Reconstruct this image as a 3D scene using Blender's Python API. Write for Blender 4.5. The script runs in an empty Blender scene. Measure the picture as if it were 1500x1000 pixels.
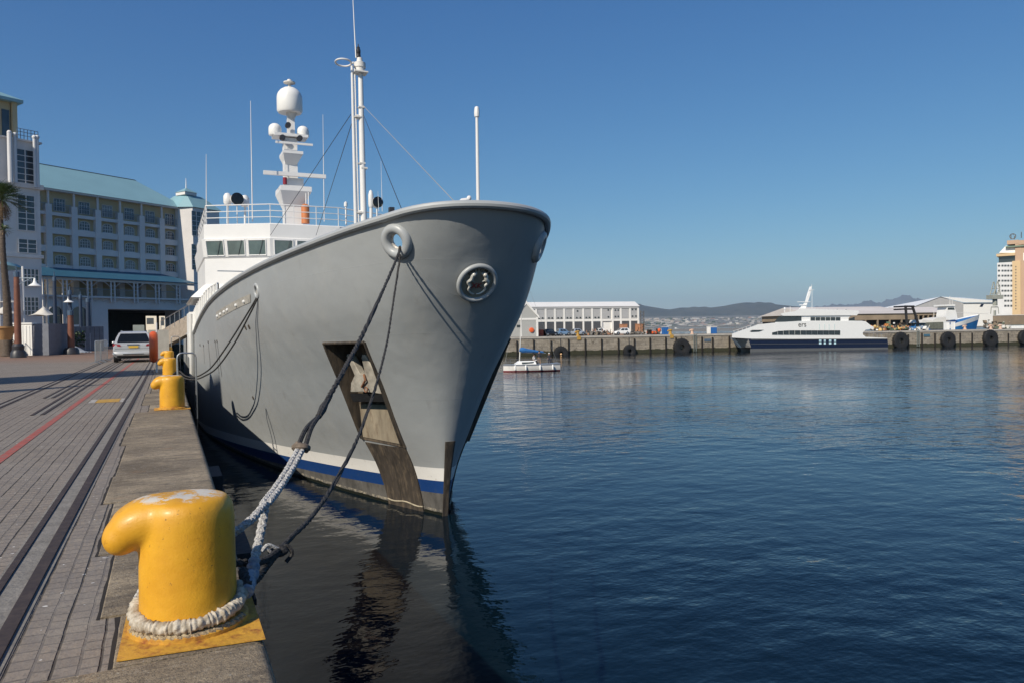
import bpy, bmesh, math, random
import numpy as np
from mathutils import Vector, Matrix
from math import sin, cos, pi, radians, atan, atan2, sqrt, degrees
rnd = random.Random(7)
S = bpy.context.scene
# ------------------------------------------------------------------ camera
F = 1100.0; CAM = np.array([0.0, 0.0, 1.7]); YAW = radians(24.6908); PITCH = -atan(18 / F); ROLL = radians(0.8)
cp, sp = cos(PITCH), sin(PITCH)
fw = np.array([sin(YAW) * cp, cos(YAW) * cp, sp]); r0 = np.array([cos(YAW), -sin(YAW), 0.0]); u0 = np.cross(r0, fw)
rt = r0 * cos(ROLL) - u0 * sin(ROLL); up = u0 * cos(ROLL) + r0 * sin(ROLL)
cam = bpy.data.objects.new('camera', bpy.data.cameras.new('camera')); S.collection.objects.link(cam)
cam.data.sensor_width = 36; cam.data.lens = F / 1500 * 36; cam.data.clip_start = 0.1; cam.data.clip_end = 60000
m = Matrix.Identity(4)
for i in range(3):
    m[i][0] = rt[i]; m[i][1] = up[i]; m[i][2] = -fw[i]; m[i][3] = CAM[i]
cam.matrix_world = m; S.camera = cam
# ------------------------------------------------------------------ light
L = Vector((1.15, 0.71, -1.0)).normalized()
w = bpy.data.worlds.new('World'); S.world = w; w.use_nodes = True
nt = w.node_tree; bg = nt.nodes['Background']; sky = nt.nodes.new('ShaderNodeTexSky'); sky.sky_type = 'NISHITA'
sky.sun_disc = False; sky.sun_elevation = math.asin(-L.z); sky.sun_rotation = atan2(-L.x, -L.y)
sky.air_density = 1.0; sky.dust_density = 0.3; sky.ozone_density = 6.0; sky.altitude = 0
sc_ = nt.nodes.new('ShaderNodeSeparateColor'); cc_ = nt.nodes.new('ShaderNodeCombineColor'); nt.links.new(sky.outputs[0], sc_.inputs[0])
for i_, (g_, k_) in enumerate(((1.30, .71), (1.02, .685), (.70, .675))):       # deep polarised blue of the clear sky
    a_ = nt.nodes.new('ShaderNodeMath'); a_.operation = 'MULTIPLY'; a_.inputs[1].default_value = .12; nt.links.new(sc_.outputs[i_], a_.inputs[0])
    b_ = nt.nodes.new('ShaderNodeMath'); b_.operation = 'POWER'; b_.inputs[1].default_value = g_; nt.links.new(a_.outputs[0], b_.inputs[0])
    c_ = nt.nodes.new('ShaderNodeMath'); c_.operation = 'MULTIPLY'; c_.inputs[1].default_value = k_ * 10; nt.links.new(b_.outputs[0], c_.inputs[0]); nt.links.new(c_.outputs[0], cc_.inputs[i_])
nt.links.new(cc_.outputs[0], bg.inputs[0]); bg.inputs[1].default_value = 0.1
sun = bpy.data.objects.new('sun', bpy.data.lights.new('sun', 'SUN')); S.collection.objects.link(sun)
sun.data.energy = 5.0; sun.data.angle = radians(0.53); sun.data.color = (1.0, 0.91, 0.77)
sun.rotation_euler = L.to_track_quat('-Z', 'Y').to_euler()
S.view_settings.view_transform = 'Standard'; S.view_settings.look = 'None'; S.view_settings.exposure = 0.0; S.view_settings.gamma = 1
# ------------------------------------------------------------------ helpers
def ray(px, py): return fw + (px - 750) / F * rt - (py - 500) / F * up
def onz(px, py, z=0.0): d = ray(px, py); return CAM + d * ((z - CAM[2]) / d[2])
def onx(px, py, X): d = ray(px, py); return CAM + d * (X / d[0])
def ony(px, py, Y): d = ray(px, py); return CAM + d * (Y / d[1])
def at(px, py, D): return CAM + ray(px, py) * D
def onv(px, py, P0, P1):
    d = ray(px, py); n = np.array([P1[1] - P0[1], -(P1[0] - P0[0]), 0.0]); P = np.array([P0[0], P0[1], 0.0])
    return CAM + d * ((n @ (P - CAM)) / (n @ d))
class Fr:                    # a vertical reference plane standing in the world: u along it, v away from the viewer, z up
    def __init__(s, P0, P1):
        s.o = np.array([P0[0], P0[1], 0.0]); d = np.array([P1[0] - P0[0], P1[1] - P0[1], 0.0]); s.len = np.linalg.norm(d); s.d = d / s.len
        n = np.array([-s.d[1], s.d[0], 0.0]); s.n = n if n @ (s.o - CAM) > 0 else -n; s.ang = atan2(s.d[1], s.d[0])
    def uz(s, px, py, v=0.0):
        o = s.o + s.n * v; p = onv(px, py, o, o + s.d); return float((p - s.o) @ s.d), float(p[2])
    def w(s, u, v, z): p = s.o + s.d * u + s.n * v; return (float(p[0]), float(p[1]), float(z))
def lerp(a, c, t): return a + (c - a) * t
COLL = S.collection
def lk(o): COLL.objects.link(o); return o
def tag(o, label=None, cat=None, group=None, kind=None):
    if label: o['label'] = label
    if cat: o['category'] = cat
    if group: o['group'] = group
    if kind: o['kind'] = kind
    return o
def thing(name, label, cat, loc=(0, 0, 0), rz=0.0, group=None):
    o = lk(bpy.data.objects.new(name, None)); o.location = loc; o.rotation_euler = (0, 0, rz); o.empty_display_size = .3
    o.matrix_world = Matrix.LocRotScale(Vector(loc), Matrix.Rotation(rz, 3, 'Z'), None)
    return tag(o, label, cat, group)
def wm(o):
    M = Matrix.LocRotScale(o.location, o.rotation_euler, None)
    return wm(o.parent) @ M if o.parent else M
def copy_tree(o, parent=None):
    c = o.copy(); COLL.objects.link(c)
    if parent: c.parent = parent
    for ch in list(o.children): copy_tree(ch, c)
    return c
class MB:
    def __init__(s): s.v = []; s.f = []; s.mi = []; s.cur = 0
    def add(s, vs, fs):
        b = len(s.v); s.v += [tuple(float(x) for x in v) for v in vs]; s.f += [tuple(i + b for i in f) for f in fs]; s.mi += [s.cur] * len(fs); return s
    def box(s, x0, x1, y0, y1, z0, z1, fr=None):
        vs = [(x, y, z) for z in (z0, z1) for x, y in ((x0, y0), (x1, y0), (x1, y1), (x0, y1))]
        if fr: vs = [fr.w(*v) for v in vs]
        return s.add(vs, [(3, 2, 1, 0), (4, 5, 6, 7), (0, 1, 5, 4), (1, 2, 6, 5), (2, 3, 7, 6), (3, 0, 4, 7)])
    def prism(s, poly, off):       # poly: list of 3d points, off: vector
        n = len(poly); o = np.array(off, float); vs = [np.array(p, float) for p in poly]; vs += [p + o for p in vs]
        return s.add(vs, [tuple(range(n))[::-1], tuple(range(n, 2 * n))] + [(i, (i + 1) % n, n + (i + 1) % n, n + i) for i in range(n)])
    def fprism(s, uz, v0, v1, fr):  # polygon in (u,z) of frame, from depth v0 to v1
        a = [fr.w(u, v0, z) for u, z in uz]; b = fr.n * (v1 - v0); return s.prism(a, b)
    def tube(s, pts, r, n=8, caps=True, closed=False):
        P = [np.array(p, float) for p in pts]; m = len(P); R = r if hasattr(r, '__len__') else [r] * m
        vs = []; prev = None
        for i in range(m):
            a = P[(i - 1) % m] if (closed or i > 0) else P[i]; b = P[(i + 1) % m] if (closed or i < m - 1) else P[i]
            t = b - a; t = t / (np.linalg.norm(t) + 1e-12)
            if prev is None:
                ref = np.array([0, 0, 1.0]) if abs(t[2]) < .9 else np.array([1.0, 0, 0]); e = np.cross(t, ref)
            else: e = prev - t * (prev @ t)
            e = e / (np.linalg.norm(e) + 1e-12); prev = e; g = np.cross(t, e)
            vs += [P[i] + R[i] * (cos(2 * pi * k / n) * e + sin(2 * pi * k / n) * g) for k in range(n)]
        fs = []
        for i in range(m if closed else m - 1):
            j = (i + 1) % m
            fs += [(i * n + k, i * n + (k + 1) % n, j * n + (k + 1) % n, j * n + k) for k in range(n)]
        if caps and not closed: fs += [tuple(range(n))[::-1], tuple(range((m - 1) * n, m * n))]
        return s.add(vs, fs)
    def cyl(s, p0, p1, r0, r1=None, n=12): return s.tube([p0, p1], [r0, r0 if r1 is None else r1], n)
    def lathe(s, prof, c=(0, 0, 0), n=20, ax=(0, 0, 1)):
        a = Vector(ax).normalized(); q = Vector((0, 0, 1)).rotation_difference(a); vs = []
        for r, z in prof:
            for k in range(n):
                p = q @ Vector((max(r, 1e-4) * cos(2 * pi * k / n), max(r, 1e-4) * sin(2 * pi * k / n), z)); vs.append((p.x + c[0], p.y + c[1], p.z + c[2]))
        m = len(prof); fs = [(i * n + k, i * n + (k + 1) % n, (i + 1) * n + (k + 1) % n, (i + 1) * n + k) for i in range(m - 1) for k in range(n)]
        fs += [tuple(range(n))[::-1], tuple(range((m - 1) * n, m * n))]
        return s.add(vs, fs)
    def torus(s, c, R, r, ax=(0, 0, 1), n=28, k=10, sx=1.0, sy=1.0):
        q = Vector((0, 0, 1)).rotation_difference(Vector(ax).normalized())
        pts = [tuple(q @ Vector((R * sx * cos(2 * pi * i / n), R * sy * sin(2 * pi * i / n), 0)) + Vector(c)) for i in range(n)]
        return s.tube(pts, r, k, closed=True)
    def ball(s, c, r, n=12, sc=(1, 1, 1)):
        m = max(6, n // 2); vs = []; 
        for i in range(m + 1):
            t = pi * i / m
            for k in range(n): vs.append((c[0] + r * sc[0] * max(sin(t), .001) * cos(2 * pi * k / n), c[1] + r * sc[1] * max(sin(t), .001) * sin(2 * pi * k / n), c[2] - r * sc[2] * cos(t)))
        return s.add(vs, [(i * n + k, i * n + (k + 1) % n, (i + 1) * n + (k + 1) % n, (i + 1) * n + k) for i in range(m) for k in range(n)] + [tuple(range(n))[::-1], tuple(range(m * n, m * n + n))])
    def grid(s, rows):
        n = len(rows[0]); vs = [p for r in rows for p in r]
        return s.add(vs, [(i * n + k, i * n + k + 1, (i + 1) * n + k + 1, (i + 1) * n + k) for i in range(len(rows) - 1) for k in range(n - 1)])
    def build(s, name, mat, parent=None, world=False, smooth=True, ang=35, fix=True):
        me = bpy.data.meshes.new(name); vs = s.v
        if world and parent:
            inv = wm(parent).inverted(); vs = [tuple(inv @ Vector(v)) for v in vs]
        me.from_pydata(vs, [], s.f)
        for q in (mat if isinstance(mat, (list, tuple)) else [mat]): me.materials.append(q)
        if any(s.mi): me.polygons.foreach_set('material_index', s.mi)
        if fix:
            b = bmesh.new(); b.from_mesh(me); bmesh.ops.recalc_face_normals(b, faces=b.faces); b.to_mesh(me); b.free()
        if smooth:
            me.polygons.foreach_set('use_smooth', [True] * len(me.polygons)); me.set_sharp_from_angle(angle=radians(ang))
        me.update(); o = lk(bpy.data.objects.new(name, me))
        if parent: o.parent = parent
        return o
def bake(o):                 # turn an object's modifiers into plain mesh
    dg = bpy.context.evaluated_depsgraph_get(); dg.update(); me = bpy.data.meshes.new_from_object(o.evaluated_get(dg)); o.modifiers.clear(); o.data = me; return o
def curve_pts(ctrl, n=40):   # Catmull-Rom through control points
    P = [np.array(p, float) for p in ctrl]; P = [2 * P[0] - P[1]] + P + [2 * P[-1] - P[-2]]; out = []; seg = len(P) - 3
    for i in range(n + 1):
        x = i / n * seg; k = min(int(x), seg - 1); t = x - k; a, b, c, d = P[k:k + 4]
        out.append(.5 * ((2 * b) + (-a + c) * t + (2 * a - 5 * b + 4 * c - d) * t * t + (-a + 3 * b - 3 * c + d) * t ** 3))
    return out
# ------------------------------------------------------------------ materials
def col4(c): return (c[0], c[1], c[2], 1)
def M(name, col, rough=.5, metal=0., var=.12, scale=2., bump=0., bscale=12., col2=None, thr=(.45, .7), coat=0., stretch=(1, 1, 1), spec=.5, s2=None):
    mt = bpy.data.materials.new(name); mt.use_nodes = True; n = mt.node_tree.nodes; l = mt.node_tree.links; p = n['Principled BSDF']
    p.inputs['Roughness'].default_value = rough; p.inputs['Metallic'].default_value = metal; p.inputs['Coat Weight'].default_value = coat; p.inputs['Specular IOR Level'].default_value = spec
    tc = n.new('ShaderNodeTexCoord'); mp = n.new('ShaderNodeMapping'); mp.inputs['Scale'].default_value = stretch; l.new(tc.outputs['Object'], mp.inputs[0])
    nz = n.new('ShaderNodeTexNoise'); nz.inputs['Scale'].default_value = scale; nz.inputs['Detail'].default_value = 7; nz.inputs['Roughness'].default_value = .62; l.new(mp.outputs[0], nz.inputs[0])
    r = n.new('ShaderNodeValToRGB'); e = r.color_ramp.elements; e[0].position = .3; e[1].position = .7
    e[0].color = col4([c * (1 - var) for c in col]); e[1].color = col4([min(1, c * (1 + var)) for c in col]); l.new(nz.outputs[0], r.inputs[0]); out = r.outputs[0]
    if col2:
        n2 = n.new('ShaderNodeTexNoise'); n2.inputs['Scale'].default_value = s2 or scale * 3; n2.inputs['Detail'].default_value = 8; n2.inputs['Roughness'].default_value = .7; l.new(mp.outputs[0], n2.inputs[0])
        mr = n.new('ShaderNodeMapRange'); mr.inputs[1].default_value = thr[0]; mr.inputs[2].default_value = thr[1]; l.new(n2.outputs[0], mr.inputs[0])
        mx = n.new('ShaderNodeMix'); mx.data_type = 'RGBA'; l.new(mr.outputs[0], mx.inputs[0]); l.new(out, mx.inputs[6]); mx.inputs[7].default_value = col4(col2); out = mx.outputs[2]
    l.new(out, p.inputs['Base Color'])
    if bump:
        nb = n.new('ShaderNodeTexNoise'); nb.inputs['Scale'].default_value = bscale; nb.inputs['Detail'].default_value = 5; l.new(mp.outputs[0], nb.inputs[0])
        bp = n.new('ShaderNodeBump'); bp.inputs['Strength'].default_value = 1; bp.inputs['Distance'].default_value = bump; l.new(nb.outputs[0], bp.inputs['Height']); l.new(bp.outputs[0], p.inputs['Normal'])
    return mt
def nodes(mt): n = mt.node_tree.nodes; return n, mt.node_tree.links, n['Principled BSDF']
class NG:                    # tiny wrapper for writing node graphs
    def __init__(s, mt): s.n = mt.node_tree.nodes; s.l = mt.node_tree.links; s.tc = s.n.new('ShaderNodeTexCoord').outputs['Object']
    def _in(s, nd, i, v):
        if hasattr(v, 'is_linked') or hasattr(v, 'links'): s.l.new(v, nd.inputs[i])
        else: nd.inputs[i].default_value = v
    def math(s, op, a, b=0.0, c=0.0):
        nd = s.n.new('ShaderNodeMath'); nd.operation = op; s._in(nd, 0, a); s._in(nd, 1, b); s._in(nd, 2, c); return nd.outputs[0]
    def sep(s, v=None): nd = s.n.new('ShaderNodeSeparateXYZ'); s.l.new(v or s.tc, nd.inputs[0]); return nd.outputs
    def comb(s, x, y, z): nd = s.n.new('ShaderNodeCombineXYZ'); s._in(nd, 0, x); s._in(nd, 1, y); s._in(nd, 2, z); return nd.outputs[0]
    def noise(s, sc, det=5, ro=.6, v=None, st=(1, 1, 1), loc=(0, 0, 0)):
        mp = s.n.new('ShaderNodeMapping'); mp.inputs['Scale'].default_value = st; mp.inputs['Location'].default_value = loc; s.l.new(v or s.tc, mp.inputs[0])
        nd = s.n.new('ShaderNodeTexNoise'); nd.inputs['Scale'].default_value = sc; nd.inputs['Detail'].default_value = det; nd.inputs['Roughness'].default_value = ro; s.l.new(mp.outputs[0], nd.inputs[0]); return nd.outputs[0]
    def rng(s, v, a, b, c=0., d=1.): nd = s.n.new('ShaderNodeMapRange'); s._in(nd, 0, v); [s._in(nd, i + 1, x) for i, x in enumerate((a, b, c, d))]; return nd.outputs[0]
    def mix(s, f, a, b):
        nd = s.n.new('ShaderNodeMix'); nd.data_type = 'RGBA'; s._in(nd, 0, f)
        for i, q in ((6, a), (7, b)): s._in(nd, i, col4(q) if isinstance(q, tuple) and len(q) == 3 else q)
        return nd.outputs[2]
    def bump(s, h, dist, prev=None):
        nd = s.n.new('ShaderNodeBump'); nd.inputs['Strength'].default_value = 1; nd.inputs['Distance'].default_value = dist; s.l.new(h, nd.inputs['Height'])
        if prev: s.l.new(prev, nd.inputs['Normal'])
        return nd.outputs[0]
def raw(name, rough=.6, metal=0.):
    mt = bpy.data.materials.new(name); mt.use_nodes = True; p = mt.node_tree.nodes['Principled BSDF']; p.inputs['Roughness'].default_value = rough; p.inputs['Metallic'].default_value = metal
    return mt, NG(mt), p
white = M('white_paint', (.78, .77, .74), .4, var=.05, scale=.8, col2=(.6, .56, .48), thr=(.62, .9), s2=2)
whitegrey = M('weathered_white_wall', (.62, .62, .62), .8, var=.08, scale=.4, bump=.01, bscale=6)
offwhite = M('off_white', (.66, .64, .6), .6, var=.08)
black = M('black_rubber', (.012, .012, .013), .7, var=.3, scale=6, bump=.01, bscale=15, col2=(.05, .045, .04), thr=(.55, .8))
darkmetal = M('dark_metal', (.03, .03, .035), .45, var=.2)
steel = M('galvanised_steel', (.42, .43, .44), .38, .85, var=.15, scale=8)
glass = M('dark_glass', (.03, .04, .045), .06, var=.2, spec=.9)
# ================================================================== water
mt, g, p = raw('harbour_water', .035); water_m = mt
p.inputs['IOR'].default_value = 1.33; p.inputs['Specular IOR Level'].default_value = .5
big = g.noise(.05, 3, .5, loc=(3, 9, 0))
x, y, z = g.sep()
p.inputs['Base Color'].default_value = (.002, .008, .014, 1)
shel = g.rng(g.math('SUBTRACT', x, g.math('MULTIPLY', y, .30)), 0.5, 9.0)      # open harbour beyond the ship's bow
patch = g.rng(big, .36, .64, .4, 1.35)
amp = g.math('MULTIPLY', g.rng(shel, 0, 1, .34, 1.0), patch)
h1 = g.noise(.42, 2, .5, st=(1, 1.5, 1)); h2 = g.noise(1.5, 3, .55, st=(1, 1.35, 1), loc=(5, 0, 0)); h3 = g.noise(5.5, 3, .6)
hh = g.math('ADD', g.math('ADD', g.math('MULTIPLY', h1, .115), g.math('MULTIPLY', h2, .055)), g.math('MULTIPLY', h3, .005))
g.l.new(g.bump(g.math('MULTIPLY', hh, amp), 1.0), p.inputs['Normal'])
b = MB(); R = 40000
b.add([(-200, -200, -3.5), (R, -R * .5, -3.5), (R, R, -3.5), (-R * .5, R, -3.5)], [(0, 1, 2, 3)])
b = MB(); b.add([(-3000, -300, -3.5), (R, -300, -3.5), (R, R, -3.5), (-3000, R, -3.5)], [(0, 1, 2, 3)])
tag(b.build('water', water_m, smooth=False), kind='structure')
# ================================================================== quay
mt, g, p = raw('sett_paving', .85); pave_m = mt
x, y, z = g.sep(); wob = g.noise(1.3, 2); v = g.comb(g.math('ADD', y, g.math('MULTIPLY', wob, .05)), g.math('ADD', x, g.math('MULTIPLY', wob, .03)), 0.0)
br = g.n.new('ShaderNodeTexBrick'); g.l.new(v, br.inputs['Vector']); br.offset = .5; br.inputs['Scale'].default_value = 1
br.inputs['Brick Width'].default_value = .125; br.inputs['Row Height'].default_value = .215; br.inputs['Mortar Size'].default_value = .009; br.inputs['Mortar Smooth'].default_value = .3; br.inputs['Bias'].default_value = 0
br.inputs['Color1'].default_value = (.275, .225, .175, 1); br.inputs['Color2'].default_value = (.21, .175, .14, 1); br.inputs['Mortar'].default_value = (.13, .11, .09, 1)
pn = g.noise(.35, 4); fx = g.math('ABSOLUTE', g.math('SUBTRACT', g.math('FRACT', g.math('DIVIDE', g.math('ADD', g.math('ADD', x, 50), g.math('MULTIPLY', wob, .03)), .215)), .5)); ln_ = g.math('MULTIPLY', g.rng(fx, .452, .482), g.rng(g.noise(3, 5, .7, loc=(1, 2, 3)), .35, .55, .35, 1))
c = g.mix(g.rng(g.noise(7, 3, .5, st=(4.6, .8, 1)), .3, .7, 0, .6), br.outputs['Color'], (.15, .135, .13)); c = g.mix(g.rng(pn, .4, .65, 0, .5), c, (.24, .215, .19))
c = g.mix(g.rng(g.noise(2.4, 8, .7), .5, .75, 0, .65), c, (.3, .265, .22)); c = g.mix(g.rng(g.noise(38, 3, .6), .56, .7, 0, .6), c, (.1, .085, .075)); c = g.mix(g.math('MULTIPLY', ln_, .85), c, (.035, .028, .022)); c = g.mix(g.rng(g.noise(21, 1, .5, loc=(8, 1, 0)), .76, .78), c, (.6, .58, .55))
far = g.rng(g.math('ADD', y, g.math('MULTIPLY', g.noise(.06, 3), 30)), 66, 84); c = g.mix(g.math('MULTIPLY', far, .75), c, (.24, .135, .085))
g.l.new(c, p.inputs['Base Color'])
hb = g.math('ADD', g.math('MULTIPLY', g.math('MAXIMUM', g.math('MULTIPLY', br.outputs['Fac'], .4), ln_), -.9), g.math('MULTIPLY', g.noise(30, 4), .5)); g.l.new(g.bump(hb, .012), p.inputs['Normal'])
XC = -.62
b = MB()
b.add([(XC + .4, 4.35, -.012), (XC + .4, 600, -.012), (-400, 600, -.012), (-400, -20, -.012), (XC + .4, -20, -.012)], [(0, 1, 2, 3, 4)])
tag(b.build('paving', pave_m, smooth=False), kind='structure')
mt, g, p = raw('weathered_coping', .85); cope_m = mt
c = g.mix(g.rng(g.noise(.8, 6, .65), .35, .65), (.155, .12, .078), (.42, .335, .225))
c = g.mix(g.rng(g.noise(4, 8, .8, st=(.4, 2.2, 1)), .47, .62, 0, .8), c, (.11, .088, .066))
c = g.mix(g.rng(g.noise(16, 6, .75, loc=(3, 1, 1)), .5, .64, 0, .6), c, (.1, .078, .055)); c = g.mix(g.rng(g.noise(11, 6, .75, loc=(7, 3, 1)), .54, .68, 0, .55), c, (.42, .36, .28)); c = g.mix(g.rng(g.noise(60, 4, .7), .54, .66, 0, .75), c, (.06, .048, .038)); c = g.mix(g.rng(g.noise(45, 2, .5, loc=(4, 4, 4)), .68, .72, 0, .8), c, (.5, .47, .42))
c = g.mix(g.rng(g.noise(1.7, 5, .7, loc=(9, 1, 0)), .62, .74, 0, .5), c, (.3, .16, .07))
g.l.new(c, p.inputs['Base Color']); g.l.new(g.bump(g.math('ADD', g.noise(55, 5, .7), g.math('MULTIPLY', g.noise(4, 5), 1.5)), .012), p.inputs['Normal'])
b = MB(); jf = []
def slab(x0, x1, y0, y1):
    r = .07; pr = [(x0 + .004, -.25), (x0 + .004, -.006), (x0 + .012, 0)]
    if x1 > .4: pr += [(x1 - r + r * sin(a), -r + r * cos(a)) for a in (0, .4, .8, 1.2, 1.57)] + [(x1, -.25)]
    else: pr += [(x1 - .012, 0), (x1 - .004, -.006), (x1 - .004, -.25)]
    dz = rnd.uniform(-.004, .004)
    b.prism([(q[0], y0 + .011, q[1] + dz) for q in pr], (0, y1 - y0 - .022, 0)); jf.append((x0, y0, y1))
E0 = .47; ys = [-2.0, 2.2, 4.32]; slab(-1.9, E0, 2.2, 4.32); slab(-1.9, E0, -2, 2.2)
for (y0, y1, xl) in [(5.12, 6.6, -.40), (6.6, 8.6, -.52), (8.6, 10.2, -.62), (10.2, 13.0, -.60), (13.0, 15.6, -.68), (15.6, 18.3, -.66), (18.3, 20.2, -.40), (20.2, 24, -.58)]: slab(xl, E0, y0, y1)
slab(.13 - .42, E0, 4.32, 5.12)
yy = 24
while yy < 150: l_ = rnd.choice([2.2, 2.8, 3.2]); slab(rnd.choice([-.55, -.62, -.45]), E0, yy, yy + l_); yy += l_
tag(b.build('quay_coping', cope_m, ang=25), kind='structure')
b = MB(); rj = random.Random(12)
for x0, y0, y1 in jf:
    n_ = max(3, int((y1 - y0) / .16)); L1 = [(x0 - .012 + rj.uniform(-.006, .006), lerp(y0, y1, k / n_)) for k in range(n_ + 1)]
    w_ = [rj.choice((.004, .010, .02, .026)) for _ in L1]
    for k in range(n_): b.add([(L1[k][0] - w_[k] * .5, L1[k][1], -.0085), (L1[k][0] + w_[k] * .5 + .008, L1[k][1], -.0085), (L1[k + 1][0] + w_[k + 1] * .5 + .008, L1[k + 1][1], -.0085), (L1[k + 1][0] - w_[k + 1] * .5, L1[k + 1][1], -.0085)], [(0, 1, 2, 3)])
tag(b.build('joint_filler', M('black_joint', (.02, .016, .013), .95), smooth=False), kind='structure')
qw = M('quay_wall_stone', (.09, .085, .075), .9, var=.35, scale=1.2, bump=.03, bscale=4)
b = MB(); b.box(-400, E0 - .02, -20, 600, -8, -.02); b.f = b.f[:1] + b.f[2:]; b.mi = b.mi[:5]   # wall body, open on top under the paving
tag(b.build('quay', qw, smooth=False), kind='structure')
# crane rails set in the paving
rail_m = M('rusty_rail', (.055, .04, .035), .8, 0, var=.3, scale=5, col2=(.035, .025, .025), thr=(.4, .6)); groove_m = M('rail_bed', (.2, .185, .165), .9, var=.25, scale=6, bump=.01, bscale=30)
b = MB(); b2 = MB()
def strip(mb, pts, x0, x1, z0, z1):    # pts: (centre x, y) polyline
    for (xa, ya), (xb, yb) in zip(pts[:-1], pts[1:]):
        mb.add([(xa + x0, ya, z0), (xa + x1, ya, z0), (xa + x0, ya, z1), (xa + x1, ya, z1), (xb + x0, yb, z0), (xb + x1, yb, z0), (xb + x0, yb, z1), (xb + x1, yb, z1)],
               [(2, 3, 7, 6), (0, 2, 6, 4), (1, 5, 7, 3), (0, 1, 3, 2), (4, 6, 7, 5)])
main = [(-.95 + .1 * min(1, max(0, (q - 5) / 30)), q) for q in (4.33, 10, 20, 30, 40, 140)]
strip(b2, main, -.17, .15, -.012, -.007); strip(b, main, -.145, -.095, -.012, .004); strip(b, main, .04, .12, -.012, .006)
for xs, y0 in ((-2.55, 19), (-3.75, 17), (-2.95, 24)):
    ln = [(xs - .35 * (1 if xs < -3.9 else 0), y0), (xs + .25, 120)]
    strip(b2, ln, -.16, .12, -.012, -.008); strip(b, ln, -.15, -.09, -.012, .003); strip(b, ln, .03, .1, -.012, .003)
tag(b.build('crane_rails', rail_m, smooth=False), kind='structure'); tag(b2.build('rail_bedding', groove_m, smooth=False), kind='structure')
red_m = M('worn_red_paint', (.36, .075, .055), .8, var=.25, scale=6, col2=(.2, .15, .13), thr=(.46, .64), s2=11)
b = MB(); b.add([(-2.21, 11.0, -.006), (-2.08, 11.0, -.006), (-1.78, 60, -.006), (-1.91, 60, -.006)], [(0, 1, 2, 3)]); tag(b.build('red_line', red_m, smooth=False), kind='structure')
ylw_m = M('worn_yellow_marking', (.48, .27, .035), .75, var=.2, scale=6, col2=(.2, .17, .14), thr=(.5, .68), s2=10)
wht_m = M('worn_white_marking', (.45, .43, .4), .75, var=.2, scale=6, col2=(.2, .17, .14), thr=(.45, .6), s2=10)
xm = [float(onz(q_, 584)[0]) for q_ in (135, 144.5, 176.5, 187)]
b = MB(); b.add([(xm[1], 21.6, -.006), (xm[2], 21.6, -.006), (xm[2], 22.7, -.006), (xm[1], 22.7, -.006)], [(0, 1, 2, 3)]); tag(b.build('yellow_marking', ylw_m, smooth=False), kind='structure')
b = MB(); b.add([(xm[0], 21.6, -.006), (xm[1] - .01, 21.6, -.006), (xm[1] - .01, 22.7, -.006), (xm[0], 22.7, -.006)], [(0, 1, 2, 3)]); b.add([(xm[2] + .01, 21.6, -.006), (xm[3], 21.6, -.006), (xm[3], 22.7, -.006), (xm[2] + .01, 22.7, -.006)], [(0, 1, 2, 3)])
tag(b.build('white_marking', wht_m, smooth=False), kind='structure')
# ================================================================== bollards
mt, g, p = raw('yellow_bollard_paint', .5); yel = mt; p.inputs['Coat Weight'].default_value = .12; p.inputs['Coat Roughness'].default_value = .25
x, y, z = g.sep()
c = g.mix(g.rng(g.noise(3.5, 5), .35, .65), (.60, .285, .012), (.72, .37, .02)); c = g.mix(g.rng(g.noise(9, 8, .75, loc=(2, 7, 1)), .68, .73, 0, .7), c, (.3, .12, .02)); c = g.mix(g.rng(g.noise(28, 6, .75, loc=(6, 7, 1)), .64, .67, 0, .8), c, (.16, .08, .02)); c = g.mix(g.math('MULTIPLY', g.rng(x, .1, .3), g.rng(g.noise(6, 7, .75, st=(1, 1, .4), loc=(3, 9, 1)), .5, .7)), c, (.3, .14, .025)); c = g.mix(g.rng(g.noise(2.2, 5, .6, st=(3, 3, .5), loc=(1, 1, 1)), .58, .75, 0, .05), c, (.42, .2, .03))
x, y, z = g.sep(); low = g.rng(z, .11, .02); c = g.mix(g.math('MULTIPLY', low, g.rng(g.noise(14, 6, .7), .42, .58)), c, (.34, .11, .03))
topw = g.math('MULTIPLY', g.rng(z, .742, .758), g.rng(g.noise(7, 7, .8, loc=(1, 1, 3)), .47, .52)); c = g.mix(topw, c, (.6, .55, .47))
topd = g.math('MULTIPLY', g.rng(z, .735, .757), g.rng(g.noise(12, 7, .8, loc=(5, 1, 3)), .6, .64)); c = g.mix(topd, c, (.06, .045, .035))
g.l.new(c, p.inputs['Base Color']); g.l.new(g.bump(g.math('ADD', g.noise(9, 4), g.math('MULTIPLY', g.noise(90, 4, .7), .3)), .0045), p.inputs['Normal'])
def bollard_mesh():
    b = MB()
    b.lathe([(.27, -.02), (.268, .1), (.264, .35), (.262, .63), (.252, .70), (.22, .745), (.15, .76), (.0, .765)], n=40)
    pts = curve_pts([(.04, 0, .60), (-.1, 0, .632), (-.21, 0, .632), (-.29, 0, .602), (-.34, 0, .562)], 16)
    rr = np.interp(np.linspace(0, 1, 17), [0, .3, .6, .85, 1], [.16, .145, .135, .122, .10])
    for dy in (-.055, 0, .055): b.tube([q + np.array([0, dy * (1 - .35 * i / 16), 0]) for i, q in enumerate(pts)], list(rr * .97), 20); b.ball((-.345, dy * .65, .555), .103, 16)
    o = b.build('b', yel); md = o.modifiers.new('r', 'REMESH'); md.mode = 'VOXEL'; md.voxel_size = .012; md.use_smooth_shade = True
    s = o.modifiers.new('s', 'SMOOTH'); s.factor = .7; s.iterations = 22
    bake(o); me = o.data; bpy.data.objects.remove(o); me.polygons.foreach_set('use_smooth', [True] * len(me.polygons)); return me
BM = bollard_mesh()
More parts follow.
